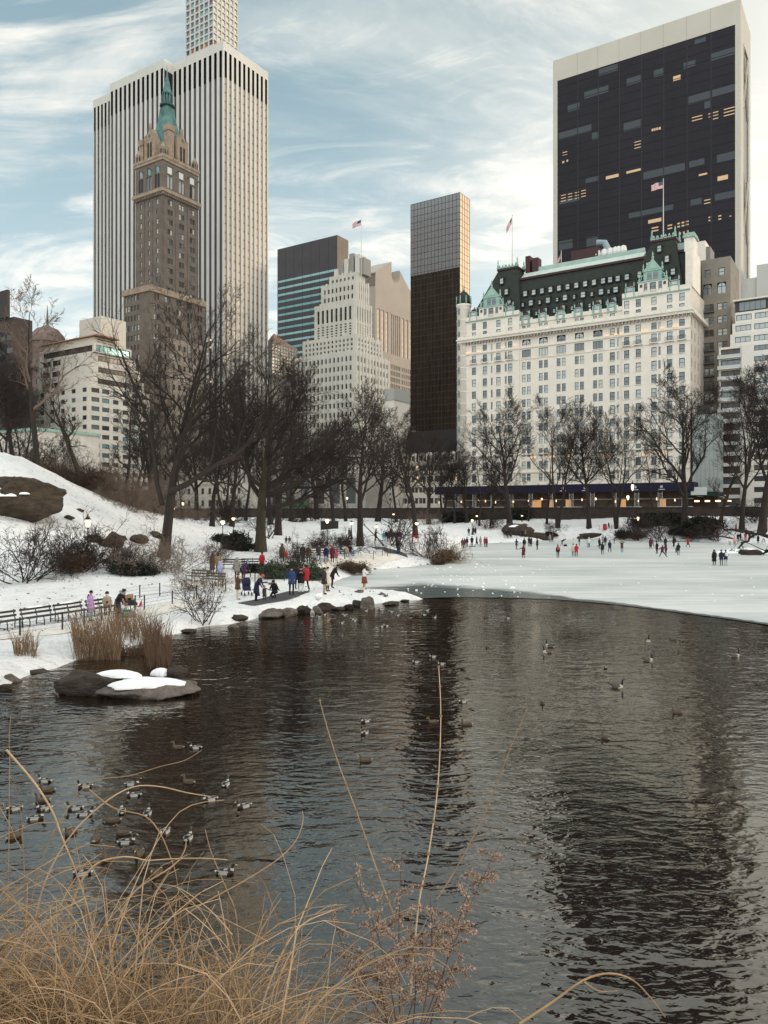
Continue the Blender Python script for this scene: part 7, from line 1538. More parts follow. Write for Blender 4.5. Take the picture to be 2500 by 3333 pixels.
for a in [
 (z3(380, 436), 1.7, "dark clothed person on the far bank above the sled", 0, "pocket", "charcoal", "hip", "charcoal", "hair", "hair"),
 (z3(425, 426), 1.7, "person in black on the far bank beside the bare bush", 40, "stand", "black", "hip", "black", "beanie", "black"),
 (z3(445, 424), 1.6, "shorter dark coated person on the far bank beside the bare bush", -40, "stand", "black", "long", "black", "hair", "hair"),
 (z3(540, 372), 1.6, "maroon coated person up among the far shrubs", 20, "sit", "maroon", "hip", "brown", "hair", "hair"),
 (z3(590, 365), 1.65, "brown coated person walking among the far shrubs", 60, "stand", "brown", "long", "brown", "hair", "hair"),
 (z3(620, 362), 1.6, "second brown coated person walking among the far shrubs", 30, "stand", "brown", "hip", "charcoal", "hair", "brownhair"),
 (z3(752, 458), 1.75, "person in black leaning by the far rail", 0, "pocket", "black", "hip", "black", "hair", "hair"),
 (z3(772, 448), 1.6, "person in navy beside the black one at the far rail", 0, "stand", "navy", "hip", "black", "hood", "navy"),
 (z3(790, 452), 1.4, "crouching dark figure at the far rail", 50, "crouch", "black", "short", "black", "hair", "hair"),
 (z3(842, 458), 1.65, "person in a slate blue jacket under the snow topped boulder", 30, "walk", "navy", "hip", "dgrey", "hair", "hair"),
 (z3(888, 452), 1.65, "dark jacketed person under the snow topped boulder", -30, "bend", "charcoal", "hip", "navy", "hair", "hair"),
 (z3(905, 450), 1.6, "person in a black coat next to the tan one at the boulder", 10, "stand", "black", "hip", "black", "hair", "hair"),
 (z3(936, 452), 1.65, "person in a tan jacket under the snow topped boulder", -60, "stand", "tan", "hip", "brown", "hair", "brownhair"),
 (z4(95, 365), 1.5, "dark red coated figure sitting by the red barrel", 0, "sit", "maroon", "hip", "black", "hood", "maroon"),
 (z4(1160, 468), 1.75, "person in a dull red coat standing at the twiggy far shore", 0, "stand", "maroon", "long", "rust", "beanie", "maroon"),
 (z4(1345, 405), 1.7, "rusty coated person beside the paired trunks", 90, "stand", "rust", "long", "brown", "hair", "hair"),
 (z4(1362, 500), 1.75, "tall person in black pushing something on the far bank", -20, "bend", "black", "hip", "charcoal", "hair", "hair"),
 (z4(1388, 498), 1.72, "person in black with pale trousers beside the pushing one", 20, "stand", "black", "hip", "dgrey", "beanie", "black"),
 (z4(1437, 486), 1.7, "person in a bright red jacket under the fallen limb", 0, "pocket", "red", "hip", "navy", "hair", "hair"),
 (z4(1480, 482), 1.5, "small dark figure behind the fallen limb", 90, "walk", "brown", "hip", "charcoal", "hair", "hair"),
 (z4(1520, 480), 1.5, "small brown clad figure behind the fallen limb near the edge", 60, "stand", "brown", "hip", "brown", "hair", "hair"),
 (z4(1562, 510), 1.65, "person in a black skirted coat carrying a bag near the picture edge", -60, "stand", "black", "long", "grey", "long", "hair"),
 (z4(1615, 508), 1.65, "person in a white jacket and black trousers near the picture edge", 30, "walk", "white", "short", "black", "hair", "hair"),
]:
    PP(GF, *a)
p = at(2429, 1737, 111); person("dark figure perched on the fallen limb above the ice", (p.x, p.y, p.z-.45), 1.6, 90, "sit", "black", "hip", "black", "hair", "hair", group=GF)
for a in [
 (z2(188, 565), 1.7, "person in a rust brown coat behind the lavender coated child", 150, "stand", "brown", "long", "black", "long", "brownhair"),
 (z2(228, 548), 1.65, "person in a tan brown coat next to the rust brown one", 200, "stand", "tan", "hip", "charcoal", "long", "brownhair"),
 (z2(240, 593), 1.35, "child in a lavender puffer coat and black boots", 170, "stand", "lavender", "long", "black", "hood", "lavender"),
 (z2(355, 603), 1.75, "person in a light grey padded jacket seen from behind", 180, "pocket", "grey", "hip", "maroon", "hood", "grey"),
 (z2(398, 612), 1.75, "person in a dark purple coat and turquoise hat", 140, "bend", "purple", "hip", "brown", "beanie", "teal"),
 (z2(360, 730), 1.65, "man in a dark brown jacket and cream trousers filming with raised hands", 120, "phone", "brown", "hip", "cream", "beanie", "brown"),
 (z2(486, 742), 1.75, "person in a long navy coat and red hat stooping toward the toddler", 80, "bend", "navy", "long", "black", "beanie", "redor"),
 (z2(542, 737), .92, "toddler in an olive snowsuit and grey hat holding a hand", 0, "armout", "olive", "long", "olive", "beanie", "grey"),
 (z2(607, 722), 1.70, "woman in black crouching to hold the toddler's hand", -20, "crouch", "black", "short", "black", "beanie", "black"),
 (z2(525, 541), 1.65, "person in a red jacket and black leggings by the yew drift", 170, "walk", "red", "hip", "black", "hair", "hair"),
 (z2(724, 700), 1.80, "bearded man in a blue jacket and black trousers", 20, "pocket", "blue", "hip", "black", "hair", "hair"),
 (z2(762, 662), 1.72, "person in a black coat half hidden behind the blue jacket", 160, "stand", "black", "hip", "black", "hair", "hair"),
 (z2(787, 690), 1.75, "person in a black jacket and very pale jeans", 10, "phone", "black", "hip", "white", "hair", "hair"),
 (z2(820, 674), 1.78, "person in a red topped jacket behind the pale jeans", -150, "walk", "red", "hip", "black", "hair", "hair"),
 (z2(945, 698), 1.78, "man in a striped dark jacket and khaki trousers on the snow point", 80, "pocket", "charcoal", "hip", "khaki", "hair", "hair"),
 (z2(967, 676), 1.68, "person in a cream coat behind the striped jacket", 60, "stand", "cream", "long", "black", "hair", "hair"),
 (z2(998, 652), 1.80, "tall person in black leaning over a crooked branch", 100, "bend", "black", "hip", "black", "hair", "hair"),
 (z2(1215, 662), 1.66, "person in a white top and rust skirt with bare legs standing at the ice", 120, "phone", "white", "skirt", "rust", "hair", "hair"),
 (z2(355, 396), 1.7, "walker in a dark jacket and blue jeans on the upper path", 60, "walk", "charcoal", "hip", "jean", "hair", "hair"),
 (z2(383, 390), 1.7, "walker in a black coat beside the blue jeaned one", 70, "walk", "black", "long", "black", "hood", "black"),
 (z2(660, 476), 1.75, "person in a brown coat beside the orange red child", 0, "stand", "brown", "long", "brown", "hood", "brown"),
 (z2(688, 478), 1.15, "child in an orange red coat by the laurel bush", 0, "stand", "redor", "hip", "redor", "hood", "redor"),
 (z2(800, 482), 1.75, "first dark coated adult standing in front of the benches", 20, "stand", "charcoal", "hip", "charcoal", "hair", "hair"),
 (z2(838, 484), 1.7, "second dark coated adult in front of the benches, next to the cream child", -20, "pocket", "brown", "hip", "black", "hair", "hair"),
 (z2(874, 474), 1.2, "child in a cream jacket kneeling between the benches' visitors", 60, "crouch", "cream", "short", "blue", "hood", "cream"),
 (z2(906, 486), 1.75, "person in a dark jacket and grey blue jeans before the benches", 30, "walk", "charcoal", "hip", "paledenim", "hair", "hair"),
 (z2(956, 478), 1.6, "person in navy beside the maroon coat at the benches", 0, "stand", "navy", "hip", "purple", "hair", "hair"),
 (z2(1000, 479), 1.68, "woman in a long maroon coat at the benches", 180, "stand", "maroon", "long", "black", "beanie", "rose"),
 (z2(1027, 474), 1.05, "child in a raspberry pink coat at the benches", 180, "stand", "rose", "hip", "grey", "hood", "rose"),
 (z2(688, 352), 1.4, "dark figure sitting on the upper slope under bare twigs", 0, "sit", "charcoal", "hip", "charcoal", "hair", "hair"),
 (z2(710, 352), 1.4, "brown clad figure sitting beside the dark one on the upper slope", 0, "sit", "brown", "hip", "brown", "hair", "brownhair"),
 (z2(1112, 322), 1.7, "one of two dark figures with white collars by the small lamp", 90, "stand", "charcoal", "hip", "black", "hair", "hair"),
 (z2(1126, 322), 1.65, "the other dark figure by the small lamp, in a black long coat", -90, "stand", "black", "long", "black", "hair", "hair"),
 (z2(1185, 362), 1.75, "person in a long black coat and bright orange hat on the path", 10, "walk", "black", "long", "black", "beanie", "orange"),
 (z2(1291, 335), 1.7, "person in charcoal standing by the lamp near the railing crowd", 60, "phone", "charcoal", "hip", "charcoal", "hair", "hair"),
 (z2(1346, 336), 1.4, "child in a teal jacket by the railing crowd", 0, "stand", "teal", "hip", "teal", "beanie", "black"),
 (z2(1440, 421), 1.78, "person in black with bright navy trousers at the path bend", 120, "stand", "black", "hip", "blue", "hair", "hair"),
 (z2(1453, 408), 1.65, "companion in brown behind the navy trousers at the path bend", -120, "stand", "brown", "hip", "charcoal", "hair", "hair"),
 (z2(1563, 318), 1.65, "person in dark red by the lamp and red post", 0, "walk", "maroon", "hip", "black", "hair", "hair"),
]:
    nr = a[0][1] > 1885; PP(GB, *a, near=nr, extra=("cuffs:white",) if "bare legs" in a[2] else ("phone",) if "filming" in a[2] else (), bare="bare legs" in a[2])
for i, (x, y, c) in enumerate(((1362, 332, "black"), (1375, 336, "navy"), (1388, 330, "charcoal"), (1402, 338, "brown"), (1416, 334, "black"), (1428, 338, "charcoal"), (1440, 334, "black"), (1455, 338, "purple"))):
    person("dark coated person in the little crowd at the path railing", foot(z2(x, y)), 1.5+.05*(i % 4), i*50, "stand", c, "hip", "charcoal", "hair", "hair", group="little crowd at the path railing")
p = ground(*z2(1095, 452)); person("person in a beige coat sitting on the bench by the bare shrub", (p.x, p.y, p.z), 1.65, 20, "sit", "beige", "hip", "grey", "hair", "brownhair", group=GB)
p = ground(*z2(1122, 450)); person("person in black and jeans sitting with crossed legs on the bench", (p.x, p.y, p.z), 1.7, 40, "sit", "black", "hip", "jean", "hair", "hair", group=GB)
# the group at the near benches
p = ground(295, 2024); girl = person("girl in a lilac puffer jacket and pale jeans with a long black ponytail", p, 1.58, 80, "pocket", "lilac", "hip", "paledenim", "beanie", "black", group=GB, near=True)
m = MB(); m.tube([(0, .11, 1.55), (.01, .17, 1.40), (.02, .18, 1.15), (.02, .17, .98)], [.05, .06, .05, .02], cm("hair"), 6); m.obj("ponytail", girl)
m = MB(); m.loft([[(.20, .02, .85), (.36, .02, .85), (.36, .16, .85), (.20, .16, .85)], [(.18, 0, .52), (.38, 0, .52), (.38, .18, .52), (.18, .18, .52)]], mat("patterned_bag", (.30, .12, .06), .9, color2=(.45, .35, .25), vscale=14)); m.obj("bag", girl)
p = SEATP; person("woman in a beige coat and black hat sitting masked on the bench", (p.x, p.y+.28, tz(p.x, p.y+.28)-.04), 1.68, 20, "sit", "beige", "hip", "brown", "beanie", "black", group=GB, near=True, extra=("mask", "phone", "scarf:cream"))
p = ground(382, 2016); person("person in a long black coat with fur hood reaching toward the bags", p, 1.72, 80, "bend", "black", "long", "black", "fur", "grey", group=GB, near=True)
# their things: cart, bags, boards, stroller
p = ground(424, 2008); o = thing("shopping_cart", "small folding cart with a canopy and red pennant behind the bags", "cart", p, .2)
m = MB(); m.box(-.25, .25, -.15, .2, .22, .26, IRON); m.tube([(-.2, .18, .26), (-.2, .22, .9), (-.25, .1, 1.0)], .015, IRON, 5); m.tube([(.2, .18, .26), (.2, .22, .9), (.15, .1, 1.0)], .015, IRON, 5); m.obj("frame", o)
for x in (-.22, .22):
    for y in (-.12, .2): m = MB(); m.lathe([(.10, -.02), (.10, .02)], TYRE, 10); w = m.obj("wheel", o, loc=(x, y, .1)); w.rotation_euler = (0, math.pi/2, 0)
m = MB(); m.loft([[(.02+.34*math.cos(a), y, .62+.30*math.sin(a)) for a in [math.pi*q/8 for q in range(9)]] for y in (-.1, .25)], cm("charcoal")); m.obj("canopy", o)
m = MB(); m.loft([[(.38, -.05, .45), (.62, -.05, .62), (.60, -.05, .95)], [(.38, -.02, .45), (.62, -.02, .62), (.60, -.02, .95)]], RED); m.obj("pennant", o)
for i, (px, col, w, h, lb) in enumerate(((401, "lavender", .19, .52, "pale lilac carrier bag set down in the snow"), (419, "green", .24, .46, "green shopping bag with pale lettering in the snow"), (436, "grey", .17, .36, "grey cloth bag beside the green shopping bag"))):
    q = ground(px, 2011); o = thing("shopping_bag", lb, "bag", (q.x, q.y-.25, q.z), .1); m = MB(); m.loft([[(-w, -.1, 0), (w, -.1, 0), (w, .1, 0), (-w, .1, 0)], [(-w*1.05, -.12, h*.5), (w*1.05, -.12, h*.5), (w*1.05, .12, h*.5), (-w*1.05, .12, h*.5)], [(-w*.8, -.05, h), (w*.8, -.05, h), (w*.8, .05, h), (-w*.8, .05, h)]], cm(col)); bb = m.obj("bag", o)
    m = MB(); m.tube([(-w*.4, 0, h), (0, 0, h+.18), (w*.4, 0, h)], .012, cm(col), 4); m.obj("handle", o)
    if i == 1:
        m = MB()
        for z in (.14, .22, .30):
            u = -.13
            for ww_ in (.05, .03, .06, .04): m.box(u, u+ww_, -.135, -.124, z, z+.035, cm("white")); u += ww_+.02
        m.obj("lettering", bb)
for i, (px, lb) in enumerate(((404, "brown cardboard panel propped behind the bags"), (422, "taller brown cardboard panel propped beside the first"))):
    q = ground(px, 2004); o = thing("cardboard_panel", lb, "cardboard", (q.x, q.y+.1, q.z)); m = MB(); m.box(-.16, .16, 0, .04, .55, 1.12+.04*i, mat("cardboard", (.33, .21, .12), .9)); m.obj("panel", o); m = MB(); m.box(-.02, .02, .05, .08, -.05, .8, IRON); m.obj("prop_leg", o)
    if i == 0: m = MB(); m.box(.17, .36, 0, .02, .5, .95, cm("white")); m.obj("white_sheet", o)
p = ground(*z2(420, 702)); o = thing("stroller", "navy child's stroller with its hood up on the trodden path", "stroller", p, .5)
m = MB(); m.loft([[(-.22, -.30, .35), (.22, -.30, .35), (.22, -.10, .32), (-.22, -.10, .32)], [(-.24, -.10, .60), (.24, -.10, .60), (.24, .15, .45), (-.24, .15, .45)], [(-.22, .20, 1.0), (.22, .20, 1.0), (.22, .30, .95), (-.22, .30, .95)]], cm("navy")); m.obj("seat", o)
m = MB(); m.loft([[(x, .22-.36*math.sin(a), .85+.32*math.cos(a)) for a in [math.pi*q/12 for q in range(-2, 9)]] for x in (-.24, 0, .24)], cm("navy")); m.obj("hood", o)
m = MB()
for x in (-.23, .23): m.tube([(x, -.35, .12), (x, -.05, .45), (x, .35, 1.02), (x, .42, 1.05)], .016, IRON, 5); m.tube([(x, .30, .12), (x, 0, .5)], .016, IRON, 5)
m.tube([(-.23, .42, 1.05), (.23, .42, 1.05)], .02, IRON, 5); m.obj("frame", o)
for x in (-.24, .24):
    for y in (-.35, .3): m = MB(); m.lathe([(.11, -.02), (.11, .02)], TYRE, 10); w = m.obj("wheel", o, loc=(x, y, .11)); w.rotation_euler = (0, math.pi/2, 0)
q = z3(411, 541); x, y = wat(*q); o = thing("sled", "dark sled on the ice under the person in black", "sled", (x, y-.1, .03)); m = MB(); m.box(-.6, .6, -.25, .25, .06, .10, cm("black")); m.obj("deck", o)
for y_ in (-.2, .2): m = MB(); m.tube([(-.65, y_, .02), (.5, y_, .02), (.7, y_, .14)], .02, IRON, 4); m.obj("runner", o)
q = z3(1328, 538); x, y = wat(*q); o = thing("dropped_bag", "small black bag dropped on the ice beside the bending one", "bag", (x, y, .03)); m = MB(); m.loft([[(-.3, -.12, 0), (.3, -.12, 0), (.3, .12, 0), (-.3, .12, 0)], [(-.22, -.08, .35), (.22, -.08, .35), (.22, .08, .35), (-.22, .08, .35)]], cm("black")); m.obj("bag", o); m = MB(); m.tube([(-.15, 0, .35), (0, 0, .5), (.15, 0, .35)], .02, cm("black"), 4); m.obj("handle", o)
# ------------------------------------------------------------------ ducks and geese
DUCK = {"white": mat("duck_white", (.44, .43, .41), .6), "grey": mat("duck_grey", (.27, .26, .24), .7), "brown": mat("duck_brown", (.05, .035, .025), .8, color2=(.13, .095, .065), vscale=22), "chest": mat("duck_chest", (.035, .018, .014), .7), "head": mat("duck_head", (.008, .014, .012), .35, spec=.6), "black": mat("duck_black", (.010, .010, .011), .6), "bill": mat("duck_bill", (.42, .33, .08), .5), "gooseb": mat("goose_back", (.105, .085, .07), .8), "buff": mat("goose_breast", (.50, .45, .38), .8)}
def bird(kind):
    """body, neck and head as one sweep from tail to brow; x forward"""
    g_ = kind == "goose"; s = 1.55 if g_ else 1.0
    sp = [(-.30, .10, .010, .012), (-.25, .085, .055, .028), (-.17, .06, .10, .075), (-.05, .05, .125, .10), (.07, .05, .12, .10), (.15, .07, .085, .085)]
    nk = [(.185, .12, .05, .055), (.195, .18, .036, .040), (.20, .235, .034, .040), (.215, .275, .040, .046), (.245, .285, .036, .040), (.275, .272, .018, .020)]
    if g_: nk = [(.17, .14, .045, .05), (.185, .23, .030, .034), (.19, .31, .026, .03), (.20, .355, .032, .036), (.225, .37, .030, .032), (.25, .355, .016, .018)]
    if kind == "hen_low": nk = [(.18, .10, .05, .05), (.21, .12, .036, .038), (.24, .115, .036, .038), (.26, .10, .036, .036), (.27, .085, .03, .03), (.28, .065, .015, .016)]
    P = sp+nk; n = 12; V = []; F = []; M = []; mats = list(DUCK)
    for i, (x, z, w, h) in enumerate(P):
        a_, b_ = P[max(i-1, 0)], P[min(i+1, len(P)-1)]; t = Vector((b_[0]-a_[0], 0, b_[1]-a_[1])).normalized(); nrm = Vector((-t.z, 0, t.x))
        for j in range(n): a = 2*math.pi*j/n; V.append(Vector((x, 0, z))*s+Vector((0, math.cos(a)*w*s, 0))+nrm*math.sin(a)*h*s)
    for i in range(len(P)-1):
        for j in range(n):
            F.append((i*n+j, i*n+(j+1) % n, (i+1)*n+(j+1) % n, (i+1)*n+j)); sn = math.sin(2*math.pi*(j+.5)/n)
            if kind == "drake": c = ("white" if i == 0 else "black") if i < 2 else ("grey" if sn > .75 and i > 2 else "black" if sn > .35 else "white") if i < 4 else "chest" if i < 6 else "white" if i == 6 else "head"
            elif g_: c = ("black" if sn > 0 else "white") if i < 2 else ("gooseb" if sn > -.2 or i < 4 else "buff") if i < 5 else "buff" if i < 6 else ("white" if (i == 9 and abs(sn) < .6) else "black")
            else: c = "brown" if not (i == 0) else "grey"
            M.append(mats.index(c))
    F += [tuple(reversed(range(n))), tuple((len(P)-1)*n+j for j in range(n))]; M += [mats.index("brown"), mats.index("black" if g_ else "bill")]
    me = bpy.data.meshes.new("body"); me.from_pydata(V, [], F)
    for k in mats: me.materials.append(DUCK[k])
    me.polygons.foreach_set('material_index', M); me.polygons.foreach_set('use_smooth', [True]*len(F)); me.update()
    x, z = P[-1][0]*s, P[-1][1]*s; m = MB(); m.loft([[(x-.01, -.017*s, z-.008*s), (x-.01, .017*s, z-.008*s), (x-.01, .012*s, z+.014*s), (x-.01, -.012*s, z+.014*s)], [(x+.055*s, -.018*s, z-.024*s), (x+.055*s, .018*s, z-.024*s), (x+.055*s, .012*s, z-.016*s), (x+.055*s, -.012*s, z-.016*s)]], DUCK["black" if g_ or kind == "hen_low" else "bill"]); bill = m.mesh("bill")
    m = MB()
    for sd in (-1, 1): m.loft([[(xx*s, sd*(w_*s), zz*s) for xx, w_, zz in ((.10, .118, .09), (-.06, .128, .10), (-.20, .085, .115), (-.26, .05, .12), (-.18, .075, .145), (-.04, .105, .135), (.08, .10, .125))], [(xx*s, sd*(w_*s+.012), zz*s) for xx, w_, zz in ((.09, .118, .092), (-.06, .128, .102), (-.19, .085, .117), (-.24, .05, .121), (-.17, .075, .143), (-.04, .105, .133), (.07, .10, .122))]], DUCK["grey" if kind == "drake" else "gooseb" if g_ else "brown"])
    return me, bill, m.mesh("wing")
BIRD = {k: bird(k) for k in ("drake", "hen", "hen_low", "goose")}
def swim(kind, lb, px, py, head, group, s=.60, parts=True):
    x, y = wat(px, py); o = thing("goose" if kind == "goose" else "duck", lb, "goose" if kind == "goose" else "duck", (x, y, -.015), math.radians(head), group); o.scale = (s, s, s)
    link("body", BIRD[kind][0], o)
    if parts: link("bill", BIRD[kind][1], o); link("wings", BIRD[kind][2], o)
zA = lambda x, y: (x/1.843, 2000+y/1.843); zB = lambda x, y: (900+x/1.037, 1900+y/1.037)
GD = "mallards swimming near the brambles"
for (x, y, k, h, lb) in ((268, 1002, "drake", 175, "drake farthest out above the brambles, in profile with a white flank"), (508, 1035, "drake", 200, "drake just beyond the first crossing canes"), (795, 1022, "drake", 5, "drake under the upper long arching cane, facing the open pond"), (800, 1088, "drake", 185, "drake right below the one under the arching cane"), (1132, 1008, "hen", 160, "dark hen alone beside the arching cane's end"), (1355, 1022, "drake", 80, "drake upended tail toward the camera near the middle of the pond"), (1258, 1115, "drake", 205, "drake at the very tip of the long curved cane"), (1462, 1155, "drake", 215, "outermost drake of the near flock facing the brambles"), (82, 1172, "drake", 215, "drake closest to the picture edge in the near flock"), (262, 1168, "drake", 200, "drake with a bright neck ring behind the slanting cane"), (448, 1168, "drake", 195, "drake between two canes with its bill toward the edge"), (512, 1202, "drake", 15, "drake turned the other way next to the crossing canes"), (216, 1226, "drake", 20, "drake showing only a white flank behind dead stems"), (730, 1185, "drake", 110, "drake swimming away near the crossing canes"), (675, 1240, "hen_low", 190, "hen shaking her feathers in a ring of ripples"), (885, 1198, "drake", 95, "dark necked drake seen end on by the fork of canes"), (738, 1315, "hen", 170, "mottled hen behind the bright white drake"), (762, 1370, "drake", 12, "bright white flanked drake in full profile above the thicket"), (985, 1312, "drake", 250, "drake facing the camera with a round grey body"), (1130, 1345, "drake", 85, "drake seen from behind with a black rump"), (570, 1352, "hen", 100, "pale brown hen seen from behind over the thicket"), (85, 1335, "hen", 60, "hen half hidden by the tangled stems at the edge"), (425, 1312, "hen", 250, "hen hidden among the upright dead stems"), (632, 1462, "hen", 120, "dark hen low in the tangled stems"), (835, 1442, "hen", 265, "small tan hen facing the camera over the thicket"), (1352, 1552, "drake", 0, "large drake nearest the camera in open water facing away from the edge"), (490, 1560, "drake", 195, "drake glimpsed white between the thickest stems"), (940, 1562, "hen", 260, "hen nearest the camera behind thin canes"), (1068, 800, "hen", 170, "pale hen of the pair out beyond the flock"), (1172, 802, "drake", 178, "white flanked drake of the pair out beyond the flock"), (285, 1058, "hen", 190, "brown hen just below the farthest drake"), (255, 1118, "hen", 185, "dark hen behind the slanting cane")):
    swim(k, lb, *zA(x, y), head=h, group=GD)
GM = "ducks spread over the open pond"
for (x, y, k, h, lb) in ((300, 466, "drake", 215, "upper drake of two in line near the tall bare cane"), (297, 506, "drake", 235, "lower drake of two in line near the tall bare cane"), (300, 598, "hen", 190, "brown hen alone beside the bent cane"), (528, 468, "hen", 200, "brown hen next to the straight middle cane"), (642, 476, "hen", 175, "long brown hen trailing a wake beyond the middle cane"), (628, 400, "drake", 205, "drake just past the dark reflection"), (470, 266, "drake", 190, "drake leading two others with wakes"), (527, 248, "drake", 200, "drake in the middle of three with wakes"), (556, 272, "drake", 195, "drake at the tip of the middle cane with a wake"), (712, 214, "hen", 240, "small dark duck alone in the pale reflection"), (1110, 285, "drake", 265, "small drake facing the camera among the geese"), (898, 404, "hen", 260, "tiny hen alone in the middle of the pond"), (1352, 436, "hen", 182, "long brown hen swimming toward the picture edge side"), (1110, 522, "hen", 110, "brown duck diving in a ring of ripples"), (1340, 190, "hen_low", 170, "splashing duck beyond the geese"), (1378, 194, "hen_low", 10, "second splashing duck beyond the geese"), (780, 117, "drake", 180, "drake far out near the ice edge"), (708, 114, "hen", 200, "reddish hen far out near the ice edge")):
    swim(k, lb, *zB(x, y), head=h, group=GM)
for (x, y, h, lb) in ((914, 232, 200, "goose with its neck up, the nearer of a close pair"), (924, 212, 150, "goose with its neck up, the farther of a close pair"), (1253, 194, 265, "pale breasted goose facing the camera"), (1252, 260, -10, "grey backed goose turned toward the open water edge"), (1150, 350, -30, "nearest goose, with a tall dark neck and its reflection"), (1546, 246, 0, "goose with a white rump swimming at the far side")):
    swim("goose", lb, *zB(x, y), head=h, group="geese on the open pond")
for i, (x, y) in enumerate(((885, 852), (908, 846), (950, 832), (990, 834), (1065, 888), (1085, 832), (1140, 972), (1135, 862), (1152, 872), (1205, 838), (1228, 806), (1320, 796), (1352, 864), (1395, 812), (1443, 836), (1460, 822), (1332, 910), (1362, 908), (1572, 828), (1615, 832), (1640, 804), (1520, 858), (1690, 850), (1080, 836), (1010, 860))):
    swim("drake" if i % 3 else "hen", "tiny duck in the flock off the rocky shore point", *z2(x, y), head=(180 if i % 2 else 10)+i*7 % 40, group="flock of ducks off the rocky point", parts=False)
# ------------------------------------------------------------------ brambles and dead stems in the foreground
CANE = mat("cane_tan", (.33, .215, .115), .85, var=.3, vscale=9); CANED = mat("cane_brown", (.20, .125, .07), .9, var=.3, vscale=9); CANEP = mat("cane_pale", (.46, .32, .19), .8, var=.2, vscale=9)
def arc(p, d, L, n, droop, R, wg=.10):
    pts = [np.array(p, float)]; d = np.array(d, float); d /= np.linalg.norm(d)
    for i in range(n): d = d+R.normal(0, wg, 3)+np.array((0, 0, -droop*(i+1)/n)); d /= np.linalg.norm(d); pts.append(pts[-1]+d*L/n)
    return np.array(pts)
def thicket(lb, spots, seed, n, Lr, rad, m, up=1.0, droop=.34, kind=None):
    R = np.random.default_rng(seed); w = Wood()
    for i in range(n):
        x0, x1, y0, y1 = spots[R.integers(len(spots))]; x, y = R.uniform(x0, x1), R.uniform(y0, y1); z = tz(x, y)
        a = R.uniform(0, 6.28); L = R.uniform(*Lr); pts = arc((x, y, z-.05), (math.cos(a)*.8+.15, math.sin(a)*.6, up*R.uniform(.5, 1.4)), L, 8, droop, R); r = rad*R.uniform(.6, 1.3)
        w.tube(pts, r*np.linspace(1, .45, 9), 4)
        for k in range(R.integers(0, 4)):
            q = R.integers(2, 8); d = pts[q]-pts[q-1]; d /= np.linalg.norm(d); w.tube(arc(pts[q], d+R.normal(0, .7, 3), L*R.uniform(.15, .4), 4, droop*.8, R, .18), r*.6*np.linspace(1, .5, 5), 3)
    o = thing("bramble_thicket", lb, "brambles"); k = link("stems", w.mesh("stems", m), o); tag(o, kind='stuff'); tag(k, kind='stuff'); return o
thicket("dense tangle of tan bramble stems filling the near corner", [(-3.0, -1.1, 2.7, 4.6), (-2.4, -.7, 2.7, 4.0), (-1.5, -.35, 2.6, 3.3)], 1, 2200, (.45, 1.2), .0034, CANE)
thicket("darker brown bramble stems under the tan tangle", [(-3.2, -1.0, 2.8, 4.8), (-1.8, -.4, 2.7, 3.5)], 2, 1900, (.35, .95), .0034, CANED)
thicket("thin pale bramble stems over the tangle", [(-3.0, -.9, 2.7, 4.6), (-1.6, -.4, 2.6, 3.3)], 3, 520, (.6, 1.35), .003, CANEP)
thicket("matted fine straw close to the bank of the near corner", [(-2.8, -.9, 2.5, 4.6), (-1.9, -.4, 2.5, 3.5), (-2.4, -1.1, 3.0, 4.4)], 5, 6500, (.35, .95), .0025, CANE, 1.0, .45)
thicket("low thin stems along the bottom of the bank", [(-1.4, .1, 2.6, 3.6)], 4, 220, (.4, .75), .003, CANE)
def cane(lb, pts, D0, D1, r, m, nodes=False, name="cane"):
    """a single stem through sight bearings, its depth running from D0 at the root to D1 at the tip"""
    P3 = [np.array(at(px, py, D0+(D1-D0)*i/(len(pts)-1))) for i, (px, py) in enumerate(pts)]; fine = []
    for i in range(len(P3)-1):
        p0, p1, p2, p3 = P3[max(i-1, 0)], P3[i], P3[i+1], P3[min(i+2, len(P3)-1)]
        for t in np.arange(0, 1, .25): fine.append(.5*(2*p1+(p2-p0)*t+(2*p0-5*p1+4*p2-p3)*t*t+(3*p1-p0-3*p2+p3)*t**3))
    fine.append(P3[-1]); fine = np.array(fine); w = Wood(); w.tube(fine, r*.78*np.linspace(1, .45, len(fine)), 6); o = thing(name, lb, "stem"); link("stem", w.mesh("stem", m), o)
    if nodes:
        for i in range(2, len(fine), 2): mb = MB(); mb.lathe([(r*.5, -r*1.6), (r*1.7, 0), (r*.5, r*1.6)], CANED, 5, fine[i]); mb.obj("bud", o)
    return o
cane("tall straight cane rising in the middle with its tip at three drakes", [(1335, 3240), (1362, 2950), (1395, 2780), (1425, 2560), (1435, 2330), (1428, 2170)], 3.4, 4.6, .0062, CANEP, True)
cane("tall cane leaning left with a red brown tip", [(1290, 3000), (1230, 2840), (1160, 2640), (1100, 2480), (1060, 2350), (1041, 2280)], 3.6, 4.6, .0055, CANE, True)
cane("tall cane leaning right with a budded tip", [(1420, 2930), (1500, 2800), (1590, 2620), (1660, 2440), (1712, 2315)], 3.6, 4.6, .0052, CANED, True)
cane("thick long cane slanting across the corner from the picture edge", [(20, 2440), (110, 2545), (170, 2640), (200, 2720), (255, 2860), (300, 3020), (320, 3200)], 4.3, 4.3, .0085, CANEP)
cane("long cane arching over the ducks with a drooping tip", [(90, 3180), (130, 2920), (215, 2740), (330, 2620), (430, 2562), (520, 2560), (610, 2580), (685, 2592)], 4.0, 4.6, .0068, CANEP)
cane("thin cane rising over the ducks toward the pale pair", [(60, 3150), (130, 2820), (215, 2640), (300, 2545), (420, 2525), (520, 2495), (600, 2475), (655, 2442)], 4.4, 4.7, .0045, CANE)
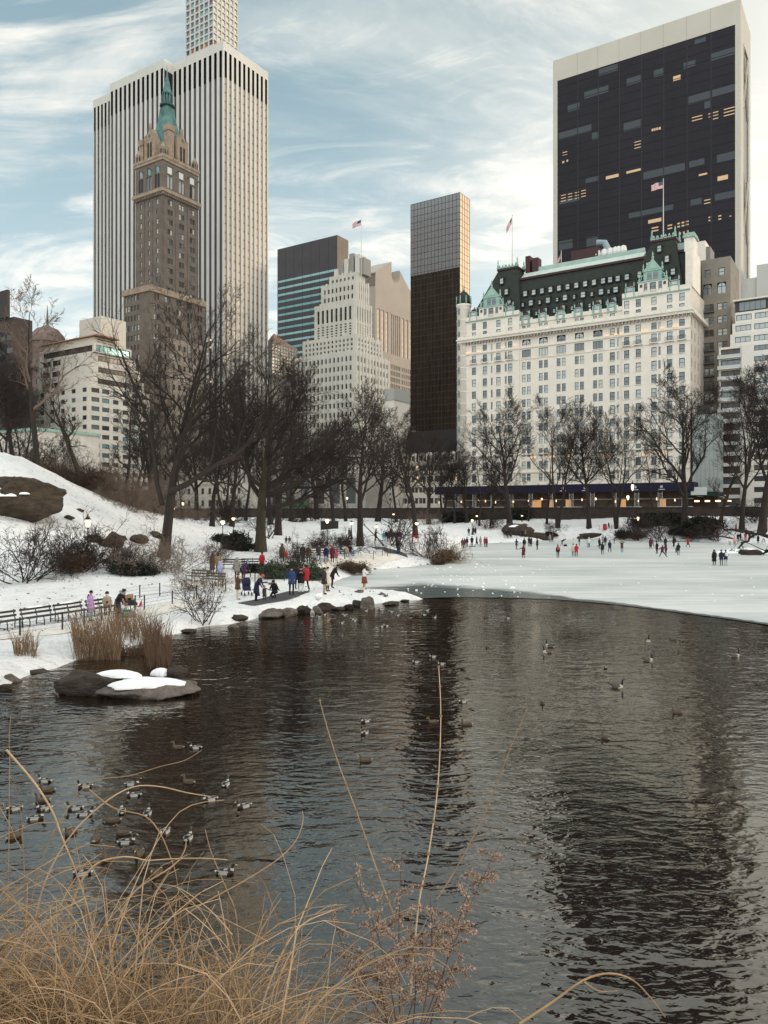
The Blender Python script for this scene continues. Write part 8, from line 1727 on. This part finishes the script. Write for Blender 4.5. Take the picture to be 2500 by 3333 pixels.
cane("cane curving down across the near flock", [(290, 2570), (370, 2630), (470, 2655), (520, 2710), (555, 2790), (575, 2860), (590, 3010), (600, 3200)], 4.2, 4.2, .0055, CANE)
cane("cane lying almost level below the near flock", [(170, 3150), (250, 2900), (310, 2815), (375, 2792), (430, 2790), (480, 2800), (560, 2795), (660, 2793), (740, 2798)], 3.9, 4.2, .0075, CANEP)
cane("big arching cane sweeping up from the thicket to a hooked tip", [(360, 3140), (380, 3010), (440, 2900), (560, 2820), (600, 2770), (606, 2730)], 3.3, 3.9, .0068, CANE)
cane("long pale cane crossing the big arch", [(330, 3280), (440, 3120), (560, 3010), (680, 2930), (790, 2870), (900, 2800), (960, 2740), (985, 2680), (985, 2640)], 3.4, 4.2, .0058, CANE)
cane("slender upright cane beside the nearest drake", [(785, 3250), (770, 2990), (740, 2900), (690, 2780), (668, 2700)], 3.6, 4.0, .0045, CANE)
cane("cane rising from the thicket beyond the nearest drake", [(960, 3200), (910, 3020), (870, 2900), (845, 2850)], 3.3, 3.7, .0055, CANED)
cane("high arching cane springing from the bottom near the seed plant", [(840, 3333), (870, 3220), (930, 3080), (990, 3005), (1080, 2965), (1110, 2955)], 3.0, 3.6, .0062, CANEP)
cane("low arching cane bending over the dark water at the bottom", [(1690, 3333), (1800, 3260), (1900, 3190), (1985, 3168), (2060, 3190), (2120, 3250), (2165, 3310)], 3.0, 3.4, .0068, CANE)
cane("short twig branching off the low arching cane", [(1900, 3195), (1950, 3225), (2010, 3225)], 3.1, 3.3, .0045, CANE)
cane("thin cane standing at the picture edge over the snowy rocks", [(20, 3100), (28, 2800), (30, 2580), (32, 2480), (30, 2400), (35, 2330)], 4.3, 4.5, .0035, CANE)
R9 = np.random.default_rng(77)
for i in range(22):
    px, py = R9.uniform(-40, 1000), R9.uniform(3000, 3400); D = R9.uniform(2.7, 3.7); dx = R9.normal(60, 260); top = py-R9.uniform(150, 520)*(1 if px < 600 else .55); bow = R9.normal(0, 70)
    cane("loose tan stem standing out of the bramble thicket", [(px, py), (px+dx*.3+bow*.6, py+(top-py)*.45), (px+dx*.7+bow, py+(top-py)*.85), (px+dx, top+abs(R9.normal(0, 40)))], D, D+R9.uniform(.2, .9), R9.uniform(.0022, .004), (CANE, CANED, CANEP)[i % 3]).__setitem__('group', "loose stems of the bramble thicket")
# the dry plumed plant
SEED = mat("seed_fluff", (.36, .25, .185), .95, var=.35, vscale=30); STEMB = mat("dry_stem", (.10, .06, .045), .95)
o = thing("seed_plant", "dry plumed weed with fluffy tan seed heads standing over the water", "plant"); w = Wood(); rp = np.random.default_rng(31)
V = []; F = []
def fluff(p, s):
    d = rp.normal(0, 1, 3); d /= np.linalg.norm(d); e = np.cross(d, rp.normal(0, 1, 3)); e /= np.linalg.norm(e); s2 = s*rp.uniform(.6, 1.5); i = len(V)
    V.extend([p-d*s2, p-e*s2*.5, p+d*s2, p+e*s2*.5]); F.append((i, i+1, i+2, i+3))
for (bx, by, tx_, ty, n) in ((1300, 3333, 1310, 2760, 14), (1280, 3333, 1140, 2840, 12), (1330, 3333, 1640, 2720, 15), (1320, 3333, 1400, 2920, 13), (1290, 3333, 1080, 2985, 12), (1310, 3333, 1200, 2990, 13), (1340, 3333, 1530, 2880, 13), (1335, 3333, 1470, 2990, 12), (1320, 3333, 1330, 3020, 14), (1300, 3333, 1110, 3100, 10), (1345, 3333, 1500, 3120, 11), (1310, 3333, 1240, 3130, 12)):
    D = rp.uniform(2.9, 3.4); p0, p1 = np.array(at(bx+rp.normal(0, 30), by+120, D)), np.array(at(tx_, ty, D+rp.uniform(0, .4))); mid = (p0+p1)/2+np.array((0, 0, .06))+rp.normal(0, .03, 3); t = np.linspace(0, 1, 9)[:, None]; st = p0*(1-t)**2+2*mid*t*(1-t)+p1*t*t
    w.tube(st, .0035*np.linspace(1, .4, 9), 4)
    for k in range(n):
        q = rp.uniform(.45, 1); b0 = st[int(q*8)]; d = rp.normal(0, 1, 3)*np.array((1, .7, .4))+np.array((0, 0, .45)); d /= np.linalg.norm(d); L = rp.uniform(.05, .15)*(1.3-q*.5); br = arc(b0, d, L, 4, .35, rp, .15); w.tube(br, .0016*np.ones(5), 3)
        for z in range(90): s_ = rp.random()**.7*4; a_ = min(int(s_), 3); fluff(br[a_]+(br[a_+1]-br[a_])*(s_-a_)+rp.normal(0, .006, 3), .0056)
link("stem", w.mesh("stem", STEMB), o); link("plume", np_mesh("plume", np.array(V), np.array(F), [SEED], smooth=False), o)

# leaf litter and twigs blown over the snow of the near bank
LIT = mat("leaf_litter", (.05, .035, .025), .95); mb = MB(); random.seed(41); pts = []
while len(pts) < 900: pts.append((random.uniform(-38, 6), random.uniform(30, 110)))
dd, inn = seg_dist(pts, POND); zz2 = terr([p[0] for p in pts], [p[1] for p in pts])
for (x, y), d_, i_, z in zip(pts, dd, inn, zz2):
    if i_ or d_ < .6: continue
    s = random.uniform(.03, .10); a = random.uniform(0, 6.28); c_, s_ = math.cos(a)*s, math.sin(a)*s
    mb.loft([[(x-c_, y-s_, z), (x+s_*.5, y-c_*.5, z), (x+c_, y+s_, z), (x-s_*.5, y+c_*.5, z)], [(x-c_, y-s_, z+.03), (x+s_*.5, y-c_*.5, z+.06), (x+c_, y+s_, z+.05), (x-s_*.5, y+c_*.5, z+.03)]], LIT)
tag(mb.obj("leaf_litter"), "brown leaves and twig scraps scattered over the bank's snow", "leaves", kind='stuff')
